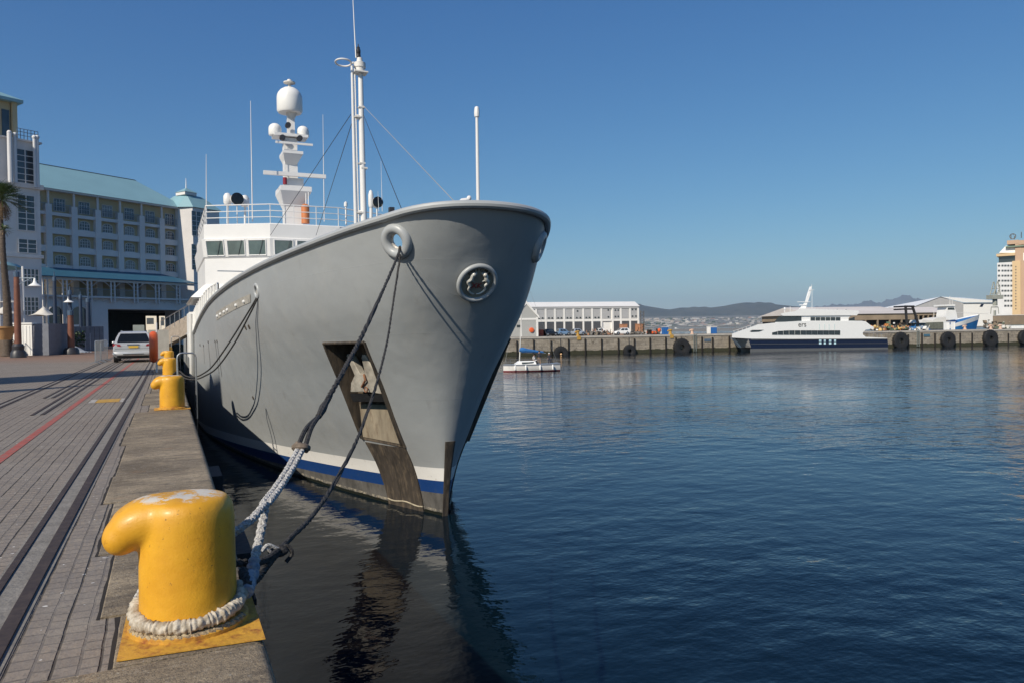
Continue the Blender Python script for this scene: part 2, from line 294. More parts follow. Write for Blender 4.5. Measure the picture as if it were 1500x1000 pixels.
plate_m = M('yellow_base_paint', (.55, .29, .035), .6, var=.15, scale=4, col2=(.27, .09, .025), thr=(.48, .66), s2=11, bump=.006, bscale=30)
def bollard(Y, label, first=False):
    t = thing('mooring_bollard', label, 'bollard', (.09, Y, 0), 0, 'yellow mooring bollards along the quay edge')
    o = lk(bpy.data.objects.new('post', BM)); BM.name = 'post'; BM.materials.clear(); BM.materials.append(yel); o.parent = t
    b = MB()
    if first:
        pl = [(-.36, -.41), (.375, -.46), (.375, .3), (-.34, .33)]; b.prism([(q[0], q[1], .002) for q in pl], (0, 0, .006)); b.lathe([(.33, 0), (.33, .03), (.30, .05), (.26, .055)], n=32)
    else: b.prism([(-.38, -.3, .002), (.37, -.3, .002), (.37, .3, .002), (-.38, .3, .002)], (0, 0, .01)); b.lathe([(.31, 0), (.31, .03), (.27, .05)], n=24)
    b.build('base_plate', plate_m, t)
    return t
bollard(4.8, 'large yellow hooked bollard in the foreground with a cloth wrapped rope round its foot', True)
bollard(18.8, 'second yellow hooked bollard from the camera, beside the steel ladder hoop')
bollard(32.8, 'third yellow hooked bollard, half hidden behind the second, holding the dark slack ropes')
bollard(46.8, 'fourth yellow hooked bollard in the receding row, behind the third')
bollard(60.8, 'fifth yellow hooked bollard in the receding row, next to last')
bollard(72.0, 'farthest and smallest yellow hooked bollard of the row, near the gangway')
# ================================================================== the grey ship
def pchip(xs, ys, x):
    xs = np.array(xs, float); ys = np.array(ys, float); x = np.clip(np.asarray(x, float), xs[0], xs[-1]); h = np.diff(xs); d = np.diff(ys) / h; mm = np.zeros(len(xs))
    for i in range(1, len(xs) - 1):
        if d[i - 1] * d[i] > 0:
            w1 = 2 * h[i] + h[i - 1]; w2 = h[i] + 2 * h[i - 1]; mm[i] = (w1 + w2) / (w1 / d[i - 1] + w2 / d[i])
    mm[0] = d[0]; mm[-1] = d[-1]; i = np.clip(np.searchsorted(xs, x, side='right') - 1, 0, len(xs) - 2); t = (x - xs[i]) / h[i]
    return (2 * t**3 - 3 * t**2 + 1) * ys[i] + (t**3 - 2 * t**2 + t) * h[i] * mm[i] + (-2 * t**3 + 3 * t**2) * ys[i + 1] + (t**3 - t**2) * h[i] * mm[i + 1]
CX = 7.0
GS = [0, .02, .08, .2, .45, .8, 1.3, 2, 3, 4.5, 6.5, 9, 12, 16, 21, 27, 70]; GB = [0, .34, .66, 1.02, 1.46, 1.84, 2.15, 2.5, 2.9, 3.38, 3.9, 4.37, 4.76, 5.08, 5.35, 5.5, 5.5]
WS = [0, 2.6, 7.2, 12, 17, 22, 28, 36, 70]; WB = [.05, 1.1, 2.55, 3.7, 4.6, 5.2, 5.45, 5.5, 5.5]
def Gb(s): return pchip([sqrt(q) for q in GS], GB, np.sqrt(max(s, 0)))
def Wb(s): return pchip(WS, WB, s)
def wz(z): return pchip([-5, -3.5, -2.5, -1.2, .25, 1.44, 2.3, 3.2, 8], [0, 0, .08, .32, .58, .82, .96, 1, 1], z)
def Ys(z): return float(pchip([-5, -3.5, -2.15, -1.3, .3, 1.5, 2.9, 4.7, 8], [20.1, 19.875, 19.6, 19.35, 18.75, 18.15, 17.3, 16.2, 14.5], z))
def hb_(s, z): return float(Wb(s) + wz(z) * (Gb(s) - Wb(s)))
def zg(s): return float(pchip([0, .3, 1.2, 3, 5.5, 9, 13.8, 17.9, 21.8, 25.4, 29, 33, 62], [4.66, 4.62, 4.47, 4.28, 4.06, 3.81, 3.49, 3.18, 2.73, 2.27, 1.9, 1.75, 1.7], s))
def hp(side, s, z, off=0.):
    q = np.array([CX + side * hb_(s, z), Ys(z) + s, z])
    return q + off * hn(side, s, z) if off else q
def hn(side, s, z):
    e = .03; s0 = max(s, .01); a = hp(side, s0 + e, z) - hp(side, max(s0 - e, 0), z); c = hp(side, s0, z + e) - hp(side, s0, z - e); n = np.cross(a, c); n /= np.linalg.norm(n)
    if n[0] * side < 0: n = -n
    return n
ship = thing('ship', 'large grey hulled ship with white superstructure moored bow-on alongside the quay', 'ship', (7, 20, -3.5))
mt, g, p = raw('hull_grey_paint', .42); hull_m = mt
x, y, z = g.sep(); zz = g.math('ADD', z, g.math('MULTIPLY', y, .042))
c = g.mix(g.rng(g.noise(.25, 4), .3, .7), (.29, .305, .31), (.325, .34, .343))
c = g.mix(g.rng(g.noise(1.2, 6, .65, st=(1, .8, .12)), .52, .75, 0, .35), c, (.39, .385, .36)); c = g.mix(g.rng(g.noise(2.5, 6, .7, st=(1, 1, .15), loc=(3, 3, 1)), .6, .78, 0, .35), c, (.15, .145, .14))
wht = g.mix(g.rng(g.noise(6, 6, .7), .6, .75), (.72, .71, .68), (.42, .38, .33)); blu = g.mix(g.rng(g.noise(3, 6, .7), .55, .75), (.01, .045, .17), (.03, .06, .14)); bot = g.mix(g.rng(g.noise(2.5, 7, .75, st=(1, 1, .5)), .35, .68), (.07, .067, .063), (.16, .152, .14))
c = g.mix(g.math('LESS_THAN', zz, 1.375), c, wht); c = g.mix(g.math('LESS_THAN', zz, 1.0), c, blu); c = g.mix(g.math('LESS_THAN', zz, .64), c, bot)
slime = g.math('LESS_THAN', g.math('ADD', z, g.math('MULTIPLY', g.noise(3, 6, .7), .16)), .165); c = g.mix(slime, c, (.012, .014, .010))
salt = g.math('MULTIPLY', g.math('LESS_THAN', g.math('ABSOLUTE', g.math('SUBTRACT', z, .13)), .035), g.rng(g.noise(7, 6, .8), .47, .56)); c = g.mix(salt, c, (.35, .31, .24))
g.l.new(c, p.inputs['Base Color']); rs = g.math('MULTIPLY', g.rng(g.noise(4, 7, .75, st=(1, 1, .35), loc=(5, 2, 7)), .64, .72), g.rng(z, 3.2, .6)); c = g.mix(g.math('MULTIPLY', rs, .6), c, (.17, .085, .04)); g.l.new(c, p.inputs['Base Color'])
def seam(v_, per, ph): return g.rng(g.math('ABSOLUTE', g.math('SUBTRACT', g.math('FRACT', g.math('DIVIDE', g.math('ADD', v_, ph), per)), .5)), .012 / per, 0)
sm = g.math('MAXIMUM', seam(y, 2.3, 40.4), seam(g.math('ADD', z, g.math('MULTIPLY', y, .03)), 1.75, 20.3))
g.l.new(g.bump(g.math('ADD', g.math('ADD', g.noise(.9, 2, .5), g.math('MULTIPLY', g.noise(9, 3), .06)), g.math('MULTIPLY', sm, .03)), .04), p.inputs['Normal'])
# closed solid: outer shell, bulwark thickness, deck
SS = [0, .012, .04, .08, .14, .2, .28, .37, .47, .6, .75, .92, 1.1, 1.35, 1.6, 1.9, 2.2, 2.6, 3, 3.5, 4, 4.6, 5.2, 6, 7, 8, 9, 10.5, 12, 13.5, 15, 17, 19, 21, 23, 25, 27, 30, 33, 38, 44, 52, 62]
NK = 34
def section(s):
    T = zg(s); out = []
    for k in range(NK + 1): z = -4.6 + (T + 4.6) * k / NK; out.append((max(hb_(s, z), .0), Ys(z) + s, z))
    bt, yt, _ = out[-1]; th = min(.12, bt * .5)
    dk = T - 1.25; inn = [(max(bt - th, 0), yt + (.12 if s < 1 else 0) , T)]
    zi = [T - .3, T - .7, dk]
    for q in zi: inn.append((max(hb_(s, q) - .14, 0), Ys(q) + s + (.16 if s < 1 else 0), q))
    inn.append((0.0, Ys(dk) + s + (.16 if s < 1 else 0), dk))
    return out + inn
b = MB(); secs = [section(s) for s in SS]; n = len(secs[0])
for side in (-1, 1):
    base = len(b.v); b.v += [(CX + side * q[0], q[1], q[2]) for sc in secs for q in sc]
    for i in range(len(SS) - 1):
        for k in range(n - 1): b.f.append((base + i * n + k, base + i * n + k + 1, base + (i + 1) * n + k + 1, base + (i + 1) * n + k)); b.mi.append(0)
ns = len(SS)
for i in range(ns - 1): b.f.append((i * n, (i + 1) * n, ns * n + (i + 1) * n, ns * n + i * n)); b.mi.append(0)   # bottom
a0 = (ns - 1) * n
b.f.append(tuple(a0 + k for k in range(n)) + tuple(ns * n + a0 + k for k in range(n))[::-1]); b.mi.append(0)       # transom
for k in range(n - 1): b.f.append((k, k + 1, ns * n + k + 1, ns * n + k)); b.mi.append(0)
me = bpy.data.meshes.new('hull'); inv = wm(ship).inverted(); me.from_pydata([tuple(inv @ Vector(v)) for v in b.v], [], b.f)
bm = bmesh.new(); bm.from_mesh(me); bmesh.ops.remove_doubles(bm, verts=bm.verts, dist=.002); bmesh.ops.dissolve_degenerate(bm, edges=bm.edges, dist=.0005); bmesh.ops.recalc_face_normals(bm, faces=bm.faces); bm.to_mesh(me); bm.free()
me.materials.append(hull_m); hull = lk(bpy.data.objects.new('hull', me)); hull.parent = ship
# openings: fairleads and anchor pockets
cut = MB(); FL = []
for side in (-1, 1):
    for s, z, r in ((.92, 3.84, .22), (8.6, 3.05, .16)):
        nn = hn(side, s, z); c0 = hp(side, s, z); FL.append((side, s, z, r, c0, nn))
        cut.cyl(c0 + nn * .6, c0 - nn * .75, r, n=24)
def mir(q, side): return np.array([q[0] if side < 0 else 2 * CX - q[0], q[1], q[2]])
A_, B_, C_, D_ = [np.array(q) for q in ((4.14, 22.06, 1.37), (4.86, 20.08, 1.41), (6.0, 20.6, -1.6), (5.27, 22.44, -1.55))]
din = np.array([.94, .34, 0.])
pk = {}
for side in (-1, 1):
    d = mir(np.array([CX, 0, 0]) + din, side) - np.array([CX, 0, 0]); d[2] = 0
    q = [mir(P, side) for P in (A_, B_, C_, D_)]; inn = [q[0] + d * 1.0, q[1] + d * 1.0, q[2] + d * .06, q[3] + d * .06]; pk[side] = (q, inn, d)
    o_ = [P - d * 1.5 for P in q]
    cut.add(o_ + inn, [(0, 1, 2, 3), (7, 6, 5, 4), (0, 4, 5, 1), (1, 5, 6, 2), (2, 6, 7, 3), (3, 7, 4, 0)])
co = cut.build('cutter', hull_m, ship, world=True); md = hull.modifiers.new('b', 'BOOLEAN'); md.operation = 'DIFFERENCE'; md.solver = 'EXACT'; md.object = co
bake(hull); bpy.data.objects.remove(co)
hm = hull.data; hm.name = 'hull'
hm.polygons.foreach_set('use_smooth', [True] * len(hm.polygons)); hm.set_sharp_from_angle(angle=radians(38))
# gunwale lip
b = MB(); lip = M('gunwale_paint', (.36, .375, .38), .4, var=.08, scale=1)
sl = [0] + list(np.linspace(.08, 1.0, 10)**2) + list(np.linspace(1.15, 7.8, 46)**2)
for side in (-1, 1):
    pts = [hp(side, s, zg(s)) + np.array([0, 0, -.05]) + (hn(side, max(s, .01), zg(s)) * np.array([1, 1, 0])) * .03 for s in sl if s <= 61]
    if side == -1: left = pts
    else: b.tube(left[::-1] + pts[1:], .095, 10)
b.build('gunwale', lip, ship, world=True)
# fairlead rings
rings = MB(); wp = M('worn_ring_metal', (.4, .37, .33), .5, .3, var=.3, scale=9, col2=(.62, .6, .56), thr=(.45, .6))
for side, s, z, r, c0, nn in FL:
    rr = MB(); rr.torus(c0 - nn * .02, r + .10 if r > .2 else r + .05, .125 if r > .2 else .06, ax=nn, n=36, k=12); rr.build('fairlead', lip, ship, world=True)
    rr = MB(); rr.torus(c0 - nn * .09, r - .01, .05, ax=nn, n=30, k=8); rr.build('fairlead_liner', wp, ship, world=True)
# anchor pockets
chute_m = M('anchor_chute_metal', (.13, .1, .07), .7, .2, var=.4, scale=1.2, col2=(.05, .042, .035), thr=(.42, .62), s2=3.5, stretch=(1, 1, .25), bump=.01, bscale=8)
scr_m = M('scraped_plate', (.25, .21, .15), .75, var=.35, scale=2, col2=(.16, .12, .08), thr=(.5, .7), s2=5, stretch=(1, 1, .35)); dk_m = M('stained_steel', (.045, .036, .028), .75, var=.5, scale=5, col2=(.15, .115, .078), thr=(.5, .72), s2=7, stretch=(1, 1, .12), bump=.01, bscale=8)
salt_m = M('salt_crust', (.38, .33, .24), .9, var=.3, scale=8)
anc_m = M('worn_white_anchor', (.29, .265, .22), .75, var=.4, scale=3, col2=(.3, .12, .05), thr=(.6, .7), s2=5, bump=.01, bscale=14)
def tos(P): return max(P[1] - Ys(P[2]), 0.02)
for side in (-1, 1):
    q, inn, d = pk[side]; e = .02
    b = MB(); fl = [inn[i] - d * e for i in range(4)]
    b.grid([[lerp(fl[0], fl[3], t), lerp(fl[1], fl[2], t)] for t in np.linspace(0, 1, 6)])
    cen = sum(inn) / 4
    def wallq(i, j):
        o1, o2 = [q[k] + (cen - inn[k]) * .015 - d * .04 for k in (i, j)]; i1, i2 = [inn[k] + (cen - inn[k]) * .015 for k in (i, j)]; b.add([o1, o2, i2, i1], [(0, 1, 2, 3)])
    wallq(0, 1); wallq(3, 0); wallq(1, 2)
    b.build('anchor_pocket', dk_m if side > 0 else chute_m, ship, world=True, smooth=False)
    b = MB()
    for i, j in ((0, 1), (0, 3), (1, 2)):
        ss0, ss1 = tos(q[i]), tos(q[j]); pts = [hp(side, lerp(ss0, ss1, t), lerp(q[i][2], q[j][2], t), .01) for t in np.linspace(0, 1, 12)]
        b.tube(pts, .045, 6)
    b.build('pocket_rim', dk_m, ship, world=True)
    # chute plate down to the water, standing a little proud of the hull
    b = MB(); zt = -1.0; zb = -3.9; rows = []; rows2 = []
    for k in range(15):
        z_ = lerp(zt, zb, k / 14)
        yl = np.interp(z_, [-3.9, -3.47, -2.35, -1.4, -.14], [22.05, 22.13, 22.26, 22.41, 22.43]); yr = np.interp(z_, [-3.9, -3.47, -2.26, -1.35, .58], [20.66, 20.63, 20.61, 20.59, 20.27])
        rows.append([hp(side, lerp(yl, yr, t) - Ys(z_), z_, .035) for t in np.linspace(0, 1, 7)]); rows2.append([hp(side, lerp(yl, yr, t) - Ys(z_), z_, -.03) for t in (0, 1)])
    b.grid(rows[3:]); b.grid([[r[0], r2[0]] for r, r2 in zip(rows[3:], rows2[3:])]); b.grid([[r[-1], r2[1]] for r, r2 in zip(rows[3:], rows2[3:])]); b.add([rows[3][0], rows[3][-1], rows2[3][1], rows2[3][0]], [(0, 1, 2, 3)])
    ch = b.build('anchor_chute', dk_m, ship, world=True)
    b = MB(); b.tube([hp(side, np.interp(t, [0, 1], [22.13, 20.63]) - Ys(-3.36), -3.33 - .03 * sin(9 * t), .045) for t in np.linspace(0, 1, 10)], .022, 6); b.build('salt_line', salt_m, ch, world=True)
    # scraped lighter strip on the floor, anchor lying in the pocket
    fl = [inn[i] - d * .035 for i in range(4)]
    def FP(a, t, o=0.): return lerp(lerp(fl[0], fl[1], a), lerp(fl[3], fl[2], a), t) - d * o
    b = MB(); b.add([FP(.04, .63, .01), FP(.97, .60, .01), FP(.97, .97, .01), FP(.04, .97, .01)], [(0, 1, 2, 3)]); b.build('scraped_plate', scr_m, ship, world=True, smooth=False)
    if side < 0:
        def wp_(px, py, o): # point on the plane of the anchor inside the pocket
            n_ = np.cross(fl[1] - fl[0], fl[3] - fl[0]); P0 = fl[0] - d * o; dd = ray(px, py); return CAM + dd * (((P0 - CAM) @ n_) / (dd @ n_))
        b = MB()
        body = [(513, 574), (514, 560), (519, 549), (507, 521), (508.5, 518), (512.5, 520), (527, 547), (534.5, 547), (529, 523), (530, 518.5), (535, 519.5), (549, 545), (556, 560), (560, 577), (536, 573.5)]
        b.prism([wp_(x_, y_, .42) for x_, y_ in body], d * .22); an = b.build('anchor', anc_m, ship, world=True, ang=50)
        mdb = an.modifiers.new('bv', 'BEVEL'); mdb.width = .025; mdb.segments = 3; bake(an)
        b = MB(); b.tube([wp_(533, 548, .46), wp_(535, 556, .5), wp_(530, 566, .46)], .035, 8); b.torus(wp_(536, 570, .5), .07, .02, ax=d); b.build('shackle', M('rusty_iron', (.2, .09, .045), .8, var=.4, scale=8), an, world=True)
        b = MB(); b.prism([wp_(512, 576, .40), wp_(562, 577, .40), wp_(567, 588, .30), wp_(517, 588, .30)], d * .25); b.build('anchor_shadow_block', black, ship, world=True)  # black block paints in the shadow bar below the anchor
# stem bar
b = MB(); rows = []
for k in range(10):
    z_ = lerp(-1.33, -3.9, k / 9); rows.append([hp(-1, s_, z_, .03) for s_ in (.02, .012, .006, .001)] + [hp(1, s_, z_, .03) for s_ in (.001, .006, .012, .02)])
b.grid(rows); b.grid([[rows[0][i] for i in range(8)], [rows[0][i] + np.array([0, .3, 0]) for i in range(8)]]); b.build('stem_plate', dk_m, ship, world=True)
# crest on the stem
ec = np.array([CX, Ys(2.88) - .015, 2.88]); en = np.array([0, -1, -.62]); en /= np.linalg.norm(en); eu = np.cross(en, [1, 0, 0]); eu = eu if eu[2] > 0 else -eu; ex = np.array([1.0, 0, 0])
ec = ec + en * .05
disc_m = M('crest_disc', (.26, .245, .2), .6, var=.15, scale=5); silver = M('crest_silver', (.62, .6, .54), .35, .2, var=.15, scale=6); redp = M('crest_red', (.35, .02, .02), .5)
b = MB(); b.lathe([(.44, -.35), (.44, .0), (.3, .004), (0, .004)], ec, 40, en); crest = b.build('crest', disc_m, ship, world=True)
b = MB(); b.torus(ec + en * .02, .475, .062, ax=en, n=48, k=12); b.build('crest_ring', lip, crest, world=True)
def epos(a, c, o=.03): return ec + ex * a + eu * c + en * o
b = MB()
for sd in (-1, 1):
    pts = curve_pts([epos(sd * .07, .27), epos(sd * .17, .24, .05), epos(sd * .2, .12, .07), epos(sd * .27, .04, .05), epos(sd * .2, -.06, .06), epos(sd * .22, -.16, .06), epos(sd * .12, -.27, .05), epos(sd * .03, -.3, .03)], 24)
    b.tube(pts, list(np.interp(np.linspace(0, 1, 25), [0, .15, .35, .6, 1], [.03, .055, .05, .035, .014])), 8)
    b.ball(epos(sd * .15, .25, .06), .06, 10); b.tube([epos(sd * .22, .05, .05), epos(sd * .33, .08, .03)], [.03, .006], 6); b.tube([epos(sd * .2, .12, .05), epos(sd * .1, .05, .05)], [.03, .01], 6)
b.build('crest_figures', silver, crest, world=True)
def text(s, mat, parent, P, ux, uy, size, name, ext=.004, align='CENTER'):
    cu = bpy.data.curves.new(name, 'FONT'); cu.body = s; cu.size = size; cu.extrude = ext; cu.align_x = align; cu.align_y = 'CENTER'; o = lk(bpy.data.objects.new(name, cu))
    bake_me = bpy.data.meshes.new_from_object(o.evaluated_get(bpy.context.evaluated_depsgraph_get())); bpy.data.objects.remove(o)
    o = lk(bpy.data.objects.new(name, bake_me)); bake_me.materials.clear(); bake_me.materials.append(mat)
    ux = Vector(ux).normalized(); uy = Vector(uy); uy = (uy - ux * uy.dot(ux)).normalized(); uz_ = ux.cross(uy); mw = Matrix((ux, uy, uz_)).transposed().to_4x4(); mw.translation = Vector(P)
    inv = (wm(parent).inverted() if parent else Matrix()) @ mw
    bake_me.transform(inv); o.parent = parent; return o
blk_l = M('black_lettering', (.012, .012, .012), .5)
for i, chh in enumerate('ENIGMA'):
    th = radians(90 + 46 - i * 18.4); P = epos(cos(th) * .355, sin(th) * .36, .012); ux = ex * sin(th) - eu * cos(th); uy = ex * cos(th) + eu * sin(th)
    text(chh, blk_l, crest, P, ux, uy, .13, 'lettering')
text('XK', redp, crest, epos(0, -.08, .02), ex, eu, .2, 'monogram')
# hull fittings: discharge ports with streaks, recessed roller strip
b = MB()
for s_, z_, r_ in ((10.3, 1.88, .07), (9.8, 1.9, .07), (11.35, -.8, .06), (19.7, 1.3, .05), (17.3, 1.34, .05), (16.7, 1.35, .05), (22, 1.1, .05), (24, 1.1, .05)):
    nn = hn(-1, s_, z_); pc = hp(-1, s_, z_); b.torus(pc, r_, .022, ax=nn, n=16, k=6); b.lathe([(r_, -.02), (r_, .006), (0, .006)], pc, 14, nn); b.build('discharge_port', dk_m, ship, world=True); b = MB()
stain_m = M('drain_stain', (.1, .1, .1), .6)
b = MB()
for s_, z0, z1 in ((19.7, 1.25, .15), (17.3, 1.28, -.1), (16.7, 1.28, -.2), (22, 1.05, .2)):
    b.grid([[hp(-1, s_ - .035 - .2 * t, lerp(z0, z1, t), .006), hp(-1, s_ + .035 - .2 * t, lerp(z0, z1, t), .006)] for t in np.linspace(0, 1, 8)]); b.build('drain_stain', stain_m, ship, world=True, smooth=False); b = MB()
b = MB(); rows = []
for t in np.linspace(0, 1, 14):
    s_ = lerp(9.3, 16.3, t); zc = lerp(2.86, 2.4, t); h_ = lerp(.14, .17, t); rows.append([hp(-1, s_, zc - h_, .012), hp(-1, s_, zc + h_, .012)])
b.grid(rows); slot = b.build('roller_strip', M('beige_strip', (.33, .31, .27), .6, var=.3, scale=5), ship, world=True)
b = MB()
for t in (.12, .3, .55, .66, .8, .93):
    s_ = lerp(9.3, 16.3, t); zc = lerp(2.86, 2.4, t) - .03; b = MB(); b.ball(hp(-1, s_, zc, .02), .065, 10); b.build('roller', whitegrey, slot, world=True)
# white panelled rail outboard of the waist
b = MB(); rows = []
for s_ in np.linspace(15.5, 33, 36):
    g0 = hp(-1, s_, zg(s_)); hgt = np.interp(s_, [15.5, 20, 27, 33], [.35, .65, .95, 1.15]); rows.append([g0 + np.array([-.03, 0, -.05]), g0 + np.array([-.03, 0, hgt])])
b.grid(rows); b.grid([[r[0] + np.array([.04, 0, 0]), r[1] + np.array([.04, 0, 0])] for r in rows]); b.tube([r[1] for r in rows], .035, 6)
for r in rows[::2]: b.cyl(r[0] + np.array([-.05, 0, 0]), r[1] + np.array([-.05, 0, .02]), .03, n=6)
b.build('canvas_rail', white, ship, world=True)
b = MB()
for i in range(1, 33, 2):
    r = rows[i]; b.box(r[1][0] - .022, r[1][0] - .005, r[1][1] - .12, r[1][1] + .12, r[1][2] - .26, r[1][2] - .08); b.build('rail_slot', darkmetal, ship, world=True, smooth=False); b = MB()
b = MB()   # white side panel and pipe at the break of the deck
for s_, r_ in ((31.0, .16), (31.6, .12)): q0 = hp(-1, s_, -1.2, .12); q1 = hp(-1, s_, 2.9, .12); b.cyl(q0, q1, r_, n=10)
b.box(1.28, 1.5, 49.5, 56, .2, 3.0); b.build('side_panel', white, ship, world=True)
# ---------------------------------------------------------------- superstructure
swhite = M('ship_white_paint', (.72, .71, .69), .38, var=.04, scale=.7, bump=.006, bscale=1.5)
def loft(mb, rings, cap=True):
    n_ = len(rings[0]); base = len(mb.v); mb.v += [tuple(map(float, q)) for r in rings for q in r]
    for i in range(len(rings) - 1):
        for k in range(n_): mb.f.append((base + i * n_ + k, base + i * n_ + (k + 1) % n_, base + (i + 1) * n_ + (k + 1) % n_, base + (i + 1) * n_ + k)); mb.mi.append(mb.cur)
    if cap:
        mb.f.append(tuple(base + k for k in range(n_))[::-1]); mb.f.append(tuple(base + (len(rings) - 1) * n_ + k for k in range(n_))); mb.mi += [mb.cur] * 2
    return mb
def plan(z, o=0., wx=0.): 
    return [(1.95 - o - wx, 43.7 - o, z), (5.15 - o * .3, 42.0 - o, z), (8.85 + o * .3, 42.0 - o, z), (12.05 + o + wx, 43.7 - o, z), (12.05 + o + wx, 54, z), (1.95 - o - wx, 54, z)]
b = MB(); loft(b, [plan(4.2, 0), plan(5.7, 0), plan(5.78, .06), plan(6.72, .16), plan(6.78, .02), plan(7.5, .02), plan(7.55, -.03)])
wh = b.build('wheelhouse', swhite, ship, world=True, ang=25)
b = MB(); loft(b, [plan(3.55, .25, .35), plan(3.62, .3, .45), plan(4.3, .05, .0)]); b.build('bridge_wing', swhite, ship, world=True, ang=25)
b = MB(); b.box(2.6, 11.4, 44.6, 60, 1.0, 3.56); b.build('lower_deckhouse', M('shadowed_deckhouse', (.05, .05, .052), .6), ship, world=True)  # near-black colour stands in for the shade under the bridge wing
b = MB(); b.box(3.2, 10.8, 38.6, 44.7, 1.0, 3.0); b.box(3.6, 10.4, 40.6, 44.7, 3.0, 4.25); b.build('forward_deckhouse', swhite, ship, world=True)
b = MB(); b.box(3, 11, 54, 72, 2, 6.6); b.box(4.5, 9.5, 55, 66, 6.6, 8.6); b.build('aft_deckhouse', swhite, ship, world=True)
wgl = M('bridge_window_glass', (.11, .15, .145), .05, var=.3, scale=.8, spec=1.0)
def facet_windows(i, nwin, mar):
    for k in range(nwin):
        lo = plan(5.84, .065)[i:i + 2] if i < 3 else None; hi = plan(6.64, .152)[i:i + 2]
        lo = [np.array(q) for q in lo]; hi = [np.array(q) for q in hi]; L_ = np.linalg.norm(lo[1] - lo[0]); wd = (L_ - 2 * mar) / nwin; gp = .1
        a = (mar + k * wd + gp) / L_; c_ = (mar + (k + 1) * wd - gp) / L_
        q = [lerp(lo[0], lo[1], a), lerp(lo[0], lo[1], c_), lerp(hi[0], hi[1], c_), lerp(hi[0], hi[1], a)]; nn = np.cross(q[1] - q[0], q[3] - q[0]); nn /= np.linalg.norm(nn); nn = nn if nn[1] < 0 else -nn
        bb = MB(); cc = sum(q) / 4
        for j in range(4):
            P0, P1 = q[j], q[(j + 1) % 4]; bb.tube([P0 + nn * .01, P1 + nn * .01], .035, 6)
        f = bb.build('window', swhite, wh, world=True)
        bb = MB(); bb.prism([P + nn * .006 for P in q], nn * .008); bb.build('pane', wgl, f, world=True, smooth=False)
        bb = MB(); bb.cyl(lerp(q[3], q[2], .85) + nn * .05, lerp(q[0], q[1], .6) + nn * .03, .012, n=5); bb.build('wiper', darkmetal, f, world=True)
facet_windows(0, 3, .12); facet_windows(1, 3, .12); facet_windows(2, 3, .12)
b = MB(); b.box(2.5, 4.6, 42.55, 42.6, 4.95, 5.0); b.build('grab_rail', steel, wh, world=True)
# roof rails
b = MB(); P = [np.array(q) for q in plan(7.55, -.1)]; P = [P[5], P[0], P[1], P[2], P[3], P[4]]
for h_ in (.35, .68, 1.02): b.tube([q + np.array([0, 0, h_]) for q in P], .024 if h_ < 1 else .032, 6)
for a_, c_ in zip(P[:-1], P[1:]):
    nn_ = int(np.linalg.norm(c_ - a_) / 1.7) + 1
    for k in range(nn_): q = lerp(a_, c_, k / nn_); b.cyl(q, q + np.array([0, 0, 1.03]), .024, n=6)
b.build('roof_rail', swhite, ship, world=True)
# masts: helpers in the plane X = 7
def q7(px, py, X=7.0): return onx(px, py, X)
MY = 46.7
def my(px, py): return ony(px, py, MY)
b = MB()
def colm(x0, x1, y0, y1, dY=.5, t=1.0):   # a box column between two image heights on the radar mast plane
    a = my(x0, y0); c_ = my(x1, y1); xs = sorted((a[0], c_[0])); zs = sorted((a[2], c_[2])); cx_ = (xs[0] + xs[1]) / 2
    b.box(xs[0], xs[1], MY - dY, MY + dY, zs[0], zs[1])
colm(416, 441, 332, 283, .5); colm(416, 434, 283, 205, .33); colm(421, 431, 206, 170, .15)
def wedge(xa, xb, ya, xc, xd, yb, dt=.9, db=.4):
    t0, t1 = my(xa, ya), my(xb, ya); b0, b1 = my(xc, yb), my(xd, yb)
    loft(b, [[(b0[0], MY - db, b0[2]), (b1[0], MY - db, b0[2]), (b1[0], MY + db, b0[2]), (b0[0], MY + db, b0[2])], [(t0[0], MY - dt, t0[2]), (t1[0], MY - dt, t0[2]), (t1[0], MY + dt, t0[2]), (t0[0], MY + dt, t0[2])]])
wedge(407, 452, 283, 416, 440, 308, 1.1, .4); wedge(407, 452, 276, 407, 452, 283, 1.1, 1.1); wedge(412, 441, 228, 417, 433, 243, .8, .33); wedge(412, 441, 224, 412, 441, 228, .8, .8); wedge(400, 449, 197, 400, 449, 201, .6, .6)
colm(422, 443, 276, 264, .4)
mast = b.build('radar_mast', swhite, ship, world=True, ang=30)
b = MB(); t_ = my(431, 259); b.box(t_[0] - 1.85, t_[0] + 1.75, MY - .75, MY - .55, t_[2] - .12, t_[2] + .1); b.build('radar_scanner', swhite, mast, world=True)
b = MB(); t_ = my(428, 214); b.box(t_[0] - 1.05, t_[0] + 1.1, MY - .7, MY - .6, t_[2] - .06, t_[2] + .06); b.build('small_scanner', swhite, mast, world=True)
def dome(px, py0, py1, wpx, name='radome'):
    a = my(px, py0); c_ = my(px, py1); r_ = wpx / 2 * .0415; h_ = a[2] - c_[2]; pr = [(r_ * .9, 0), (r_, .08 * h_), (r_, h_ - r_ * .92)] + [(r_ * cos(t), h_ - r_ * .92 + r_ * .92 * sin(t)) for t in (.25, .5, .8, 1.1, 1.35, 1.57)]
    bb = MB(); bb.lathe(pr, (c_[0], MY, c_[2]), 28); return bb.build(name, white, mast, world=True)
dome(424.5, 128, 166, 36); dome(403, 181, 199, 18); dome(444, 185, 201, 17)
b = MB(); t_ = my(424, 127); b.lathe([(.1, 0), (.08, .2), (.35, .24), (.35, .3), (.15, .34), (.12, .45), (0, .5)], (t_[0], MY, t_[2] - .05), 16); b.lathe([(.12, 0), (.3, .4), (.34, .5)], (my(427, 178)[0], MY, my(427, 178)[2]), 12); b.build('dome_bracket', offwhite, mast, world=True)
b = MB()
